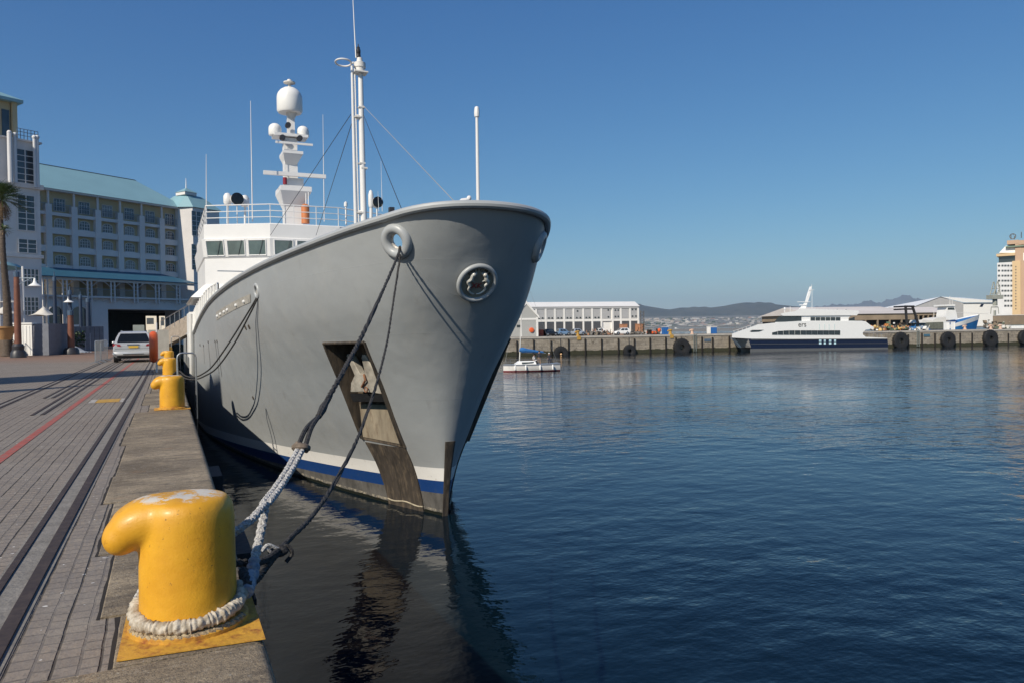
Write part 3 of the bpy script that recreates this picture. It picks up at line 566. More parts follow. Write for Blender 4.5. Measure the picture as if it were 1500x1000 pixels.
for px, py in ((420, 187), (412, 205), (437, 206)): t_ = my(px, py); b.cyl((t_[0], MY - .65, t_[2]), (t_[0], MY - .35, t_[2]), .16, n=12)
b.build('floodlight', darkmetal, mast, world=True)
b = MB(); t_ = my(414, 275); b.cyl((t_[0], MY - 1, t_[2]), (t_[0], MY - 1, t_[2] + .4), .12); b.build('red_light', M('red_lens', (.25, .02, .03), .3), mast, world=True)
b = MB(); t0, t1 = my(443.5, 331), my(443.5, 303); b.lathe([(.24, 0), (.24, t1[2] - t0[2] - .1), (.1, t1[2] - t0[2])], (t0[0], MY - 1.0, t0[2]), 16); b.build('orange_canister', M('orange_plastic', (.5, .17, .06), .5), ship, world=True)
b = MB()
for px, y0, y1 in ((447.5, 331, 285), (444, 320, 288)): a, c_ = my(px, y0), my(px, y1); b.cyl((a[0], MY - 1.05, a[2]), (c_[0], MY - 1.05, c_[2]), .035, n=6)
b.build('mast_strut', swhite, mast, world=True)
# whip aerials
def whip(px0, y0, px1, y1, Y, r_, name='whip_aerial'):
    a, c_ = ony(px0, y0, Y), ony(px1, y1, Y); bb = MB(); bb.tube([a, lerp(a, c_, .45), c_], [r_, r_ * .8, r_ * .35], 6); bb.build(name, swhite, ship, world=True)
whip(302.5, 330, 302, 226, 44, .035); whip(370, 325, 367, 148, 45, .04); whip(475, 325, 473, 168, 46, .03)
whip(560, 310, 558, 236, 27.5, .012); whip(555, 310, 553.5, 280, 27, .01)
# searchlights on poles
def pod(px, y0, y1, Y, r_):
    a, c_ = ony(px, y1, Y), ony(px, y0, Y); bb = MB(); bb.cyl(a, c_, .06, n=8); bb.lathe([(r_ * .8, 0), (r_, .1), (r_, .45), (r_ * .6, .6), (0, .65)], c_, 14); bb.build('equipment_pod', swhite, ship, world=True)
pod(333.5, 300, 332, 44, .22); pod(359, 303, 331, 44, .24)
def searchlight(px, py, Y, r_, leg):
    c_ = ony(px, py, Y); bb = MB(); dirn = np.array([.15, -1, 0]); dirn /= np.linalg.norm(dirn); bb.lathe([(r_ * .7, -.3), (r_, -.1), (r_, .1)], c_, 20, dirn); bb.cyl(c_, c_ - np.array([0, 0, leg]), .03, n=6); o = bb.build('searchlight', swhite, ship, world=True)
    bb = MB(); bb.lathe([(r_ * 1.02, .08), (r_ * 1.02, .13), (r_ * .6, .14), (0, .14)], c_, 20, dirn); bb.build('lens', M('lens_black', (.01, .01, .012), .1), o, world=True)
searchlight(347, 292, 43.6, .33, 1.5)
searchlight(552, 297, 27.6, .2, .6); pod(543.5, 304, 322, 27.6, .1)
b = MB(); t_ = ony(507, 330, 42.5); b.cyl(t_, t_ + np.array([0, 0, 1.1]), .05, n=6); b.lathe([(.1, 0), (.1, .2), (0, .3)], t_ + np.array([0, 0, 1.05]), 10); b.build('rail_lamp', swhite, ship, world=True)
# foremast
FY = 29.0
def fy(px, py, dy=0.): return ony(px, py, FY + dy)
b = MB(); b.tube([fy(533.5, 345), fy(530.5, 220), fy(528, 106)], [.125, .115, .095], 12)
fm = b.build('foremast', swhite, ship, world=True)
b = MB(); A0, A1 = fy(521.5, 345), fy(515.5, 97); b.tube([A0, A1], [.07, .05], 8); B0, B1 = fy(526, 345), fy(519.5, 97); b.tube([B0, B1], [.035, .03], 6)
for k in range(48): t = k / 47; b.cyl(lerp(A0, A1, t), lerp(B0, B1, t), .014, n=4)
b.build('ladder', swhite, fm, world=True)
b = MB()
for py, px in ((158, 529), (172, 524), (240, 530), (247, 533), (312, 528)): t_ = fy(px, py); b.ball(t_, .1, 8); b.box(t_[0] - .12, t_[0] + .12, FY - .12, FY + .1, t_[2] - .03, t_[2] + .03); b.build('mast_clamp', offwhite, fm, world=True); b = MB()
b = MB(); t_ = fy(526, 108); b.box(t_[0] - .22, t_[0] + .3, FY - .25, FY + .25, t_[2], t_[2] + .05); b.lathe([(.2, .05), (.2, .2), (.23, .22), (.23, .4), (.12, .45), (.1, .6)], (t_[0] + .03, FY, t_[2]), 16); b.build('mast_platform', offwhite, fm, world=True)
b = MB(); t_ = fy(525, 84); b.lathe([(.09, 0), (.09, .1), (.07, .12), (.09, .15), (.09, .28), (.06, .3), (.07, .36), (.02, .42), (.02, .5)], t_, 12); b.build('navigation_light', darkmetal, fm, world=True)
b = MB(); t_ = fy(503, 92); b.torus(t_, .3, .035, ax=(.05, .12, 1), n=30, k=8); b.cyl(t_ + np.array([.3, 0, 0]), fy(518, 92), .04); b.build('loop_aerial', swhite, fm, world=True)
b = MB(); b.tube([fy(521.5, 85), fy(519, 40), fy(516.5, -12)], [.028, .02, .012], 6); b.build('whip_aerial', swhite, fm, world=True)
cable = M('stay_wire', (.03, .03, .035), .5); wcable = M('pale_stay', (.3, .3, .3), .5)
b = MB()
b.tube([fy(532, 168), ony(588, 306, 18.3)], .010, 5); b.tube([fy(514, 168), ony(396, 345, 41.5)], .013, 5); b.tube([fy(515, 182), ony(463, 345, 41.5)], .013, 5)
b.build('stay', cable, fm, world=True)
b = MB(); b.tube([fy(531, 154), ony(666, 296, 17.8)], .011, 5); b.build('stay', wcable, fm, world=True)
# jackstaff and bow fittings
b = MB(); a, c_ = q7(702, 310), q7(702, 157); a[1] = c_[1] = 17.1; b.tube([a, c_], [.045, .035], 10); b.ball(c_, .06, 10); b.lathe([(.06, -.2), (.07, -.1), (.06, 0)], c_, 10); b.build('jackstaff', swhite, ship, world=True)
b = MB(); t_ = onx(680, 296, 6.6); b.tube([t_ + np.array([-.25, 0, -.15]), t_ + np.array([-.05, 0, .02]), t_ + np.array([.12, 0, .06])], [.03, .06, .05], 8); b.ball(t_ + np.array([.13, 0, .1]), .06, 8); b.build('bow_light', swhite, ship, world=True)
b = MB(); t_ = ony(573, 308, 18.5); b.box(t_[0] - .06, t_[0] + .06, 18.4, 18.55, t_[2] - .2, t_[2] + .06); b.build('junction_box', darkmetal, ship, world=True)
# deck clutter in the bow, seen over the bulwark only from the side
b = MB(); b.lathe([(.5, 0), (.5, .5), (.3, .6), (.3, 1.0), (.5, 1.05)], (7, 24, 2.7), 20); b.build('windlass', offwhite, ship, world=True)
# ================================================================== mooring ropes
def rope_m(name, c1, c2, sc):
    mt, g, p = raw(name, .85); cc = g.mix(g.rng(g.noise(sc, 3, .6), .42, .58), c1, c2); g.l.new(cc, p.inputs['Base Color']); g.l.new(g.bump(g.noise(sc * 2, 3), .006), p.inputs['Normal']); return mt
dark_rope = rope_m('dark_rope', (.014, .013, .013), (.05, .047, .045), 45); white_rope = rope_m('white_rope', (.5, .49, .47), (.3, .29, .28), 60); cloth_m = rope_m('chafe_cloth', (.5, .45, .37), (.32, .27, .2), 22); blue_cloth = rope_m('worn_cover', (.2, .24, .31), (.36, .36, .37), 30); old_rope = rope_m('old_rope', (.42, .33, .2), (.22, .16, .1), 50)
def braid(mb, pts, R, strands=4, turns=7.0, sr=.62, n=6):
    P = [np.array(q, float) for q in pts]; m_ = len(P); prev = None; fr = []; dist = 0; ds = [0]
    for i in range(1, m_): dist += np.linalg.norm(P[i] - P[i - 1]); ds.append(dist)
    for i in range(m_):
        t = P[min(i + 1, m_ - 1)] - P[max(i - 1, 0)]; t /= np.linalg.norm(t)
        e = np.cross(t, [0, 0, 1.0]) if prev is None else prev - t * (prev @ t); e /= np.linalg.norm(e) + 1e-9; prev = e; fr.append((e, np.cross(t, e)))
    for sgn in ((1, -1) if strands > 3 else (1,)):
        for k in range(strands // (2 if strands > 3 else 1)):
            ph0 = 2 * pi * k / (strands // (2 if strands > 3 else 1)); q = []
            for i in range(m_):
                ph = ph0 + sgn * ds[i] * turns * 2 * pi; rad = R * .5 * (1 + .12 * cos(4 * ph) * sgn); q.append(P[i] + rad * (cos(ph) * fr[i][0] + sin(ph) * fr[i][1]))
            mb.tube(q, R * sr, n)
FA = np.array([5.16, 17.62, 3.72]); Fp = (5.1, 17.45); Bp = (.3, 4.75)
def rp(l, P0=Fp, P1=Bp): return [onv(x_, y_, P0, P1) for x_, y_ in l]
t = thing('mooring_rope', 'thick dark mooring rope from the bow fairlead spliced to white braided rope', 'rope', (.09, 4.8, 0), 0, 'mooring ropes of the grey ship')
main_pts = curve_pts([FA] + rp([(583, 374), (560, 428), (536, 480), (510, 530), (483, 579), (467, 609)]), 90)
b = MB(); b.tube(main_pts, list(np.interp(np.linspace(0, 1, 91), [0, .85, .93, 1], [.024, .024, .044, .03])), 8); braid(b, main_pts, .034, 3, 6.0, .55, 5); b.build('dark_line', dark_rope, t, world=True)
b = MB(); e1, e2, e3 = rp([(467, 609), (452, 627), (441, 655)])
side_ = np.array([.028, .012, 0])
for sg in (1, -1): b.tube(curve_pts([e1, e2 + side_ * sg * .9, e3 + side_ * sg * 1.3], 10), .022, 7)
b.build('splice_eye', dark_rope, t, world=True)
b = MB(); b.torus(e3, .052, .032, ax=(.2, .35, 1), n=20, k=8); b.tube([e3 + np.array([-.05, -.02, .03]), e3 + np.array([.06, .0, -.02])], .036, 8); b.build('thimble', M('thimble_leather', (.15, .115, .085), .8, var=.4, scale=20), t, world=True)
K = rp([(389, 737)])[0]
b = MB(); c1 = curve_pts([e3] + rp([(427, 682), (408, 712)]) + [K], 60)
off = np.array([.024, .01, 0])
braid(b, [q + off for q in c1], .025, 4, 9, .55); braid(b, [q - off for q in c1], .025, 4, 9, .55)
BC = np.array([.09, 4.8, 0])
def bp(deg, r_, z_): return BC + np.array([r_ * cos(radians(deg)), r_ * sin(radians(deg)), z_])
legB = curve_pts([K, onv(366, 762, Fp, Bp), bp(62, .40, .36), bp(90, .315, .30), bp(130, .305, .22), bp(165, .305, .12)], 60)
legA = curve_pts([K] + rp([(384, 768), (377, 800), (372, 822)]), 46)
braid(b, legB, .029, 4, 9, .55); braid(b, legA, .031, 4, 9, .55); b.build('white_line', white_rope, t, world=True)
# cloth wrap round the bollard foot
def ruffle(mb, pts, R, amp, n=22, seed=1):
    rr = random.Random(seed); P = [np.array(q, float) for q in pts]; m_ = len(P); vs = []; prev = None
    for i in range(m_):
        tt = P[min(i + 1, m_ - 1)] - P[max(i - 1, 0)]; tt /= np.linalg.norm(tt); e = np.cross(tt, [0, 0, 1.0]); e /= np.linalg.norm(e); g_ = np.cross(tt, e)
        a = R * (1 + amp * sin(i * 1.15 + 1.6 * sin(i * .31)) + amp * .9 * rr.uniform(-1, 1) + .10 * sin(i * .13))
        for k in range(n): th = 2 * pi * k / n; r_ = a * (1 + .07 * sin(2 * th + i * .21) + .07 * sin(5 * th + i * .6) + .03 * rr.uniform(-1, 1)); vs.append(P[i] + r_ * (cos(th) * e + sin(th) * g_))
    mb.add(vs, [(i * n + k, i * n + (k + 1) % n, (i + 1) * n + (k + 1) % n, (i + 1) * n + k) for i in range(m_ - 1) for k in range(n)] + [tuple(range(n)), tuple(range((m_ - 1) * n, m_ * n))])
b = MB(); loop = curve_pts([bp(a, .29, z_) for a, z_ in ((150, .14), (180, .105), (215, .085), (250, .08), (285, .09), (320, .11), (350, .14), (368, .17))], 240)
ruffle(b, loop, .036, .10); b.build('cloth_wrap', cloth_m, t, world=True, ang=80)
b = MB(); low = curve_pts([bp(a, .305, .03) for a in range(190, 345, 15)], 60); braid(b, low, .022, 3, 8, .6); b.build('lower_turn', old_rope, t, world=True)
b = MB(); cov = curve_pts(rp([(373, 818), (369, 842)]) + [bp(28, .39, .17), bp(8, .345, .165), bp(-8, .32, .14)], 60); ruffle(b, cov, .037, .10, 16, 5); b.build('blue_cover', blue_cloth, t, world=True, ang=80)
t = thing('mooring_rope', 'thin dark mooring rope drooping from the bow fairlead to a knot', 'rope', (.09, 4.8, 0), 0, 'mooring ropes of the grey ship')
P2 = (.35, 4.95)
kn = onv(408, 806, Fp, P2)
d_pts = curve_pts([FA + np.array([.02, .02, -.05])] + [onv(x_, y_, Fp, P2) for x_, y_ in ((585, 384), (578, 430), (567, 500), (552, 560), (534, 615), (516, 658), (485, 715), (455, 758), (430, 783))] + [kn], 110)
b = MB(); b.tube(d_pts, list(np.interp(np.linspace(0, 1, 111), [0, .8, 1], [.016, .018, .022])), 8); braid(b, d_pts, .026, 3, 7, .55, 5); b.build('dark_line', dark_rope, t, world=True)
b = MB(); braid(b, curve_pts([kn, onv(392, 826, Fp, P2), onv(372, 850, Fp, P2) , bp(30, .37, .2), bp(-5, .33, .17)], 40), .03, 3, 6, .6)
braid(b, curve_pts([kn, onv(380, 822, Fp, P2), bp(75, .34, .24), bp(100, .31, .24), bp(140, .31, .2)], 40), .03, 3, 6, .6)
b.ball(kn, .055, 10, (1.5, 1, .9)); b.tube(curve_pts([kn, kn + np.array([.06, 0, .03]), kn + np.array([.10, -.01, -.03]), kn + np.array([.05, -.02, -.09])], 12), .018, 6)
b.build('knot', dark_rope, t, world=True)
b = MB(); b.tube(curve_pts([kn + np.array([.0, -.03, .02]), kn + np.array([-.08, -.05, .07]), kn + np.array([-.13, -.06, .03])], 8), .014, 6); b.tube(curve_pts([kn + np.array([-.04, -.04, -.02]), kn + np.array([-.09, -.05, .04]), kn + np.array([-.15, -.05, .06])], 8), .012, 6); b.build('lashing', white_rope, t, world=True)
F2 = hp(-1, 8.6, 3.0, .02); Q2 = (.36, 32.75)
def r3(l): return [onv(x_, y_, (F2[0], F2[1]), Q2) for x_, y_ in l]
for lab, l in (('upper one of two slack dark ropes running to the third bollard', [(374, 440), (356, 470), (335, 503), (312, 535), (297, 547), (284, 552), (272, 550), (262, 543)]),
               ('lower one of two slack dark ropes running to the third bollard', [(375, 442), (360, 472), (342, 505), (318, 538), (300, 550), (286, 555), (272, 554), (262, 547)])):
    t = thing('mooring_rope', lab, 'rope', (.3, 32.8, 0), 0, 'mooring ropes of the grey ship'); b = MB(); pts = curve_pts([F2 + np.array([.12, .05, .05])] + r3(l) + [np.array([.2, 32.5, .12])], 70); b.tube(pts, .028, 7); b.build('line', dark_rope, t, world=True)
# ================================================================== hotel side (left)
def hy(px): return 482 - .01396 * (px - 750)          # height of the horizon at an image column
HF = Fr(at(62, 492, 105), at(62, 492, 105) + 30 * np.array([.822, .569, 0]))
hwall = M('hotel_ochre_wall', (.52, .42, .25), .85, var=.08, scale=.5); hwhite = M('hotel_grey_white_wall', (.68, .65, .62), .8, var=.07, scale=.4, bump=.01, bscale=5)
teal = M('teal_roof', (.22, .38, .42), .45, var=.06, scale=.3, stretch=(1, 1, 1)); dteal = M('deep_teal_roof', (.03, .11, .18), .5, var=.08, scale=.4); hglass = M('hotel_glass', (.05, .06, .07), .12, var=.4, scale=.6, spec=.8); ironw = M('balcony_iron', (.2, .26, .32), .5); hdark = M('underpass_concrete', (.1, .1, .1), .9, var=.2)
hotel = thing('hotel', 'long ochre and grey hotel with arched windows and pale teal hipped roof', 'hotel', HF.w(0, 0, 0), HF.ang)
U = lambda px, py, v=0.: HF.uz(px, py, v)
uL = 0.0; uR = U(268, 300)[0]; zE = U(88, 281.5)[1]
zrow = [(U(88.5, 309)[1], U(88.5, 291)[1]), (U(88.5, 333.6)[1], U(88.5, 318.8)[1]), (U(88.5, 360)[1], U(88.5, 346.3)[1]), (U(88.5, 387.5)[1], U(88.5, 373.9)[1])]
uP = [U(p_, 360)[0] for p_ in (72.2, 110, 144.6, 177.2, 208.6, 238, 266)]
zV = U(88, 391)[1]
b = MB(); b.box(-12, uR, .6, 14, zV - 4, zE, HF); b.build('wall', hwall, hotel, world=True)
b = MB()
for u in uP: b.box(u - .42, u + .42, -.1, .62, zV - 5, U(88, 312)[1], HF)
b.build('pilaster', hwhite, hotel, world=True) if 0 else None
for u in uP[:-1] + [uP[-1] - .3]:
    b = MB(); b.box(u - .42, u + .42, -.1, .62, zV - 5, U(88, 300)[1] - .1, HF); b.box(u - .12, u + .12, -.05, .2, U(88, 300)[1] - .1, zE, HF); b.build('pilaster', hwhite, hotel, world=True)
for zb, zt in ((zrow[0][0] - .75, zrow[0][0] - .3), (zrow[1][0] - .95, zrow[1][0] - .1), (zrow[2][0] - .95, zrow[2][0] - .1), (zrow[3][0] - .9, zrow[3][0] - .1)):
    b = MB(); b.box(uL - 2, uR - .05, .02, .615, zb, zt, HF); b.build('spandrel', hwhite, hotel, world=True)
b = MB(); b.box(uL - 2, uR + .3, -.35, .7, zE, zE + .25, HF); b.build('eaves', hwhite, hotel, world=True)
# roof
zR = U(62, 241, 7.)[1]; uh = U(197, 258.5, 7.)[0]
b = MB(); rv = [HF.w(-14, -.5, zE + .25), HF.w(uR + .6, -.5, zE + .25), HF.w(uR + .6, 14.5, zE + .25), HF.w(-14, 14.5, zE + .25), HF.w(-14, 7, zR), HF.w(uh, 7, zR)]
um = lerp(uh, uR + .6, .45); zm = lerp(zR, zE + .25, .58)
rv += [HF.w(um, 4.2, zm), HF.w(um, 9.8, zm)]
b.add(rv, [(0, 1, 6, 5, 4), (1, 2, 7, 6), (6, 7, 5), (2, 3, 4, 5, 7), (0, 4, 3), (3, 2, 1, 0)]); b.build('roof', teal, hotel, world=True, smooth=False)
b = MB(); b.tube([rv[4], rv[5], rv[6], rv[1]], .09, 5); b.build('ridge_cap', darkmetal, hotel, world=True)
# windows: one built, the rest copied
def arch(w_, h_, r_, n=8):
    pts = [(-w_ / 2, 0), (w_ / 2, 0), (w_ / 2, h_ - r_)]
    return pts + [(w_ / 2 * cos(t), h_ - r_ + r_ * sin(t)) for t in np.linspace(0, pi, n + 1)[1:-1]] + [(-w_ / 2, h_ - r_)]
def win_proto(w_, h_, arched):
    o = lk(bpy.data.objects.new('w', None)); shape = arch(w_, h_, .42) if arched else [(-w_ / 2, 0), (w_ / 2, 0), (w_ / 2, h_), (-w_ / 2, h_)]
    b = MB(); b.tube([(x_, -.03, z_) for x_, z_ in shape], .06, 5, closed=True)
    for x_ in (-w_ / 4, 0, w_ / 4): b.box(x_ - .03, x_ + .03, -.05, .02, .02, h_ - (.18 if x_ else .04))
    for z_ in (h_ * .36, h_ * .7): b.box(-w_ / 2, w_ / 2, -.045, .02, z_ - .025, z_ + .025)
    if arched: b.box(-w_ / 2 - .12, w_ / 2 + .12, -.14, .02, -.12, -.02)
    f = b.build('window', hwhite, None); b = MB(); b.prism([(x_, -.012, z_) for x_, z_ in shape], (0, .02, 0)); b.build('pane', hglass, f, smooth=False)
    if not arched:
        b = MB(); b.box(-w_ * .95, w_ * .95, -.55, -.5, .85, .9); [b.box(x_ - .012, x_ + .012, -.54, -.51, 0, .86) for x_ in np.linspace(-w_ * .95, w_ * .95, 18)]; b.build('balcony_rail', ironw, f, smooth=False)
    bpy.data.objects.remove(o); return f
hA = zrow[2][1] - zrow[2][0]; hB = zrow[0][1] - zrow[0][0]
pa, pb = win_proto(1.5, hA, True), win_proto(1.55, hB, False); used = set()
gl3 = [hglass, hglass, M('curtained_glass', (.2, .2, .19), .3, var=.35, scale=1.5, spec=.8), M('half_curtained_glass', (.1, .105, .11), .2, var=.8, scale=1.2, spec=.8)]; wr = random.Random(2)
def place_win(p_, u, v, z_):
    o = p_ if p_.name not in used else copy_tree(p_); used.add(p_.name); o.parent = hotel; q = wm(hotel).inverted() @ Vector(HF.w(u, v, z_)); o.location = q
    pn = [c for c in o.children if c.name.startswith('pane')][0]; pn.material_slots[0].link = 'OBJECT'; pn.material_slots[0].material = wr.choice(gl3)
for i in range(-1, 6):
    uc = (uP[i] + uP[i + 1]) / 2 if i >= 0 else uP[0] - 1.6
    for r_ in range(4):
        place_win(pb if r_ == 0 else pa, uc, .57, zrow[r_][0])
# verandah in front of the first floor
VD = -4.2
zve = U(69.5, 404, VD)[1]; uve = U(284, 412, VD)[0]; uvs = U(66, 397, VD)[0] - 1
V = thing('verandah', 'two storey white verandah with a dark blue roof along the front of the hotel', 'verandah', HF.w(0, VD, 0), HF.ang)
b = MB(); b.add([HF.w(uvs, .5, zV), HF.w(uve - 3, .5, zV), HF.w(uve + .4, VD - .4, zve), HF.w(uvs, VD - .4, zve), HF.w(uvs, .5, zV - .12), HF.w(uve - 3, .5, zV - .12), HF.w(uve + .4, VD - .4, zve - .12), HF.w(uvs, VD - .4, zve - .12)], [(0, 1, 2, 3), (7, 6, 5, 4), (0, 4, 5, 1), (1, 5, 6, 2), (2, 6, 7, 3), (3, 7, 4, 0)]); b.build('roof', dteal, V, world=True, smooth=False)
zfl = U(140, 434, VD)[1]
b = MB(); b.box(uvs, uve, VD, .5, zfl - .25, zfl, HF); b.box(uvs, uve, VD - .05, VD + .1, zve - .45, zve - .12, HF); b.build('deck', hwhite, V, world=True)
posts = [U(px, 420, VD)[0] for px in (66.5, 95.5, 131.5, 165.5, 199, 230.5, 261)]
for i, u in enumerate(posts):
    b = MB(); z0 = 0 if i < 3 else zfl - .9
    for du in (-.28, .28): b.box(u + du - .09, u + du + .09, VD - .02, VD + .16, z0, zve - .12, HF)
    for z_ in np.arange(zfl - .7, zve - .3, .55): b.box(u - .2, u + .2, VD, VD + .1, z_, z_ + .08, HF)
    b.build('post', hwhite, V, world=True)
for i in range(len(posts) - 1):
    u0_, u1_ = posts[i] + .4, posts[i + 1] - .4; b = MB(); b.tube([HF.w(lerp(u0_, u1_, t), VD + .05, zve - 1.15 + .75 * sin(pi * t)) for t in np.linspace(0, 1, 13)], .05, 5); b.build('arch', hwhite, V, world=True)
    b = MB(); b.box(u0_, u1_, VD + .02, VD + .07, zfl + 1.0, zfl + 1.06, HF); [b.box(q, q + .025, VD + .03, VD + .055, zfl, zfl + 1.0, HF) for q in np.arange(u0_, u1_, .17)]; b.build('balustrade', ironw, V, world=True, smooth=False)
# ground floor and the underpass
uU0, zU = U(158, 453, VD + .5); uU1 = U(266, 453, VD + .5)[0]
b = MB(); b.box(uvs, uU0, VD + .5, .6, 0, zfl - .26, HF); b.box(uU1, uU1 + 8, VD + .5, .6, 0, zfl - .26, HF); b.box(uU0, uU1, VD + .5, .6, zU, zfl - .26, HF); b.box(uvs - 8, uvs, .2, 10, 0, zV, HF); b.build('ground_floor_wall', hwhite, hotel, world=True)
for px0, px1 in ((70, 92), (104, 128)):
    b = MB(); a_, c_ = U(px0, 470, VD + .5)[0], U(px1, 470, VD + .5)[0]; sh = [(q[0] + (a_ + c_) / 2, q[1] + .2) for q in arch(c_ - a_, U(92, 448, VD)[1] - .2, 1.0)]; b.fprism(sh, VD + .42, VD + .52, HF); f = b.build('arched_opening', hglass, hotel, world=True, smooth=False)
    b = MB(); b.tube([HF.w(q[0], VD + .4, q[1]) for q in sh], .08, 5, closed=True); b.build('surround', hwhite, f, world=True)
b = MB(); b.box(uU0 - .5, uU0, .6, 13, 0, zU + .5, HF); b.box(uU1 + 9, uU1 + 9.5, .6, 13, 0, zU + .5, HF); b.box(uU0 - .5, uU1 + 9.5, .6, 13, zU + .01, zU + .6, HF)
VB = 12.0; o1 = [U(213.5, 463, VB), U(231.5, 478, VB)]; o2 = [U(233, 463, VB), U(252, 478, VB)]
zt_, zb_ = o1[0][1], 0
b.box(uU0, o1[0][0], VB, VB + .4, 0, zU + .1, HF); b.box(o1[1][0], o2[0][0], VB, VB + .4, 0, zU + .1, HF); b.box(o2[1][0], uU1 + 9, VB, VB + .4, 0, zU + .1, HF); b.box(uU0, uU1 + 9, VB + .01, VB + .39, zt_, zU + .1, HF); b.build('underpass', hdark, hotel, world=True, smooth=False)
b = MB()
for k in range(22):
    u = lerp(uvs + 1, uve, k / 21); b.tube([HF.w(u, VD + .3, zfl - .3), HF.w(u + .5, VD + .35, zfl - .75), HF.w(u + 1.1, VD + .3, zfl - .3)], .05, 4)
b.build('bracket', hwhite, V, world=True)
# lit building seen through the underpass
FB = Fr(at(205, 490, 240), at(205, 490, 240) + 30 * np.array([.95, -.3, 0]))
t = thing('building', 'sunlit cream building glimpsed through the dark underpass of the hotel', 'building', FB.w(0, 0, 0), FB.ang)
b = MB(); b.box(-8, 16, 0, 10, 0, 12, FB); b.build('wall', M('sunlit_cream_wall', (.75, .68, .55), .8, var=.1), t, world=True)
for px0, px1, y0, y1 in ((215, 225, 466, 475), (236, 240, 465, 477), (243, 249, 466, 476)):
    a_, c_ = FB.uz(px0, y1), FB.uz(px1, y0); b = MB(); b.box(a_[0], c_[0], -.06, .02, a_[1], c_[1], FB); b.build('window', hglass, t, world=True, smooth=False)
# end tower with the spire
TW = thing('tower', 'slim white corner tower with a small teal spire at the right end of the hotel', 'tower', HF.w(uR, 0, 0), HF.ang)
a_, zT = U(268, 303, -1.5); c_ = U(301, 303, -1.5)[0]
b = MB(); loft(b, [[HF.w(u, v, z_) for u, v in ((a_, -1.5 + 1.2), (a_ + 1.1, -2.4), (c_ + 2, -2.4), (c_ + 2, 6), (a_, 6))] for z_ in (zU + .65, zT)]); b.build('wall', hwhite, TW, world=True, smooth=False)
for y0, y1 in ((312, 345), (360, 395)):
    w0, w1 = U(281, y1, -2.4), U(300, y0, -2.4); b = MB(); b.box(w0[0], w1[0], -2.46, -2.38, w0[1], w1[1], HF); f = b.build('window', hglass, TW, world=True, smooth=False)
    b = MB()
    for k in range(4): u = lerp(w0[0], w1[0], k / 3); b.box(u - .05, u + .05, -2.52, -2.47, w0[1], w1[1], HF)
    for k in range(6): z_ = lerp(w0[1], w1[1], k / 5); b.box(w0[0], w1[0], -2.51, -2.475, z_ - .04, z_ + .04, HF)
    b.build('window_frame', hwhite, f, world=True, smooth=False)
ap = U(273, 278, 0); bs = U(273, 287, 0)[1]; uc = ap[0]
b = MB(); loft(b, [[HF.w(u, v, z_) for u, v in ((a_ - .3, -.6), (a_ + 1, -2.7), (c_ + 2.3, -2.7), (c_ + 2.3, 6.3), (a_ - .3, 6.3))] for z_ in (zT,)] + [[HF.w(uc + du, v, bs) for du, v in ((-.8, .5), (-.5, -.8), (2.4, -.8), (2.4, 2.2), (-.8, 2.2))]]); b.build('roof', teal, TW, world=True, smooth=False)
b = MB(); b.box(uc - 1, uc + 1.2, -1, 1.4, bs, bs + .5, HF); b.build('lantern', hwhite, TW, world=True)
b = MB(); top = U(273, 261, 0)[1]; b.prism([HF.w(uc - 1, -1, bs + .5), HF.w(uc + 1.2, -1, bs + .5), HF.w(uc + .1, .2, ap[1])], HF.n * .01); loft(b, [[HF.w(uc - 1.1, -1.1, bs + .5), HF.w(uc + 1.3, -1.1, bs + .5), HF.w(uc + 1.3, 1.5, bs + .5), HF.w(uc - 1.1, 1.5, bs + .5)], [HF.w(uc + .05, .15, ap[1] + .3), HF.w(uc + .15, .15, ap[1] + .3), HF.w(uc + .15, .25, ap[1] + .3), HF.w(uc + .05, .25, ap[1] + .3)]]); b.build('cap', teal, TW, world=True, smooth=False)
b = MB(); b.tube([HF.w(uc + .1, .2, ap[1]), HF.w(uc + .1, .2, top)], [.12, .04], 6); b.build('finial', white, TW, world=True)
# left white building
LF = Fr(at(0, 492, 84), at(0, 492, 84) + 20 * np.array([.86, .51, 0])); A = lambda px, py, v=0.: LF.uz(px, py, v)
lb = thing('building', 'tall grey-white building with roof terrace and gridded windows at the left edge', 'building', LF.w(0, 0, 0), LF.ang)
x1 = A(60, 300)[0]; zt1 = A(30, 204)[1]
b = MB(); b.box(-14, x1 - .1, 0, 12, 0, zt1 - .2, LF); b.box(-14, x1 + .25, -.25, 12.2, A(30, 275)[1], A(30, 268)[1], LF); b.box(-14, x1 + .1, -.15, 12, A(30, 377)[1], A(30, 372)[1], LF); b.box(-14, x1 + .2, -.2, 12.2, zt1 - .2, zt1, LF); b.build('wall', hwhite, lb, world=True, smooth=False)
for (xa, xb, ya, yb, nc, nr) in ((24, 49, 222, 272, 2, 6), (26, 50, 288, 337, 2, 6), (27, 53, 352, 370, 2, 3), (34, 56, 395, 420, 4, 3), (34, 56, 436, 462, 4, 4), (34, 56, 476, 500, 4, 2)):
    p0, p1 = A(xa, yb), A(xb, ya); b = MB(); b.box(p0[0], p1[0], -.06, .05, p0[1], p1[1], LF); f = b.build('window', hglass, lb, world=True, smooth=False); b = MB()
    for k in range(nc + 1): u = lerp(p0[0], p1[0], k / nc); b.box(u - .05, u + .05, -.12, -.065, p0[1], p1[1], LF)
    for k in range(nr + 1): z_ = lerp(p0[1], p1[1], k / nr); b.box(p0[0], p1[0], -.115, -.07, z_ - .04, z_ + .04, LF)
    b.build('window_frame', hwhite, f, world=True, smooth=False)
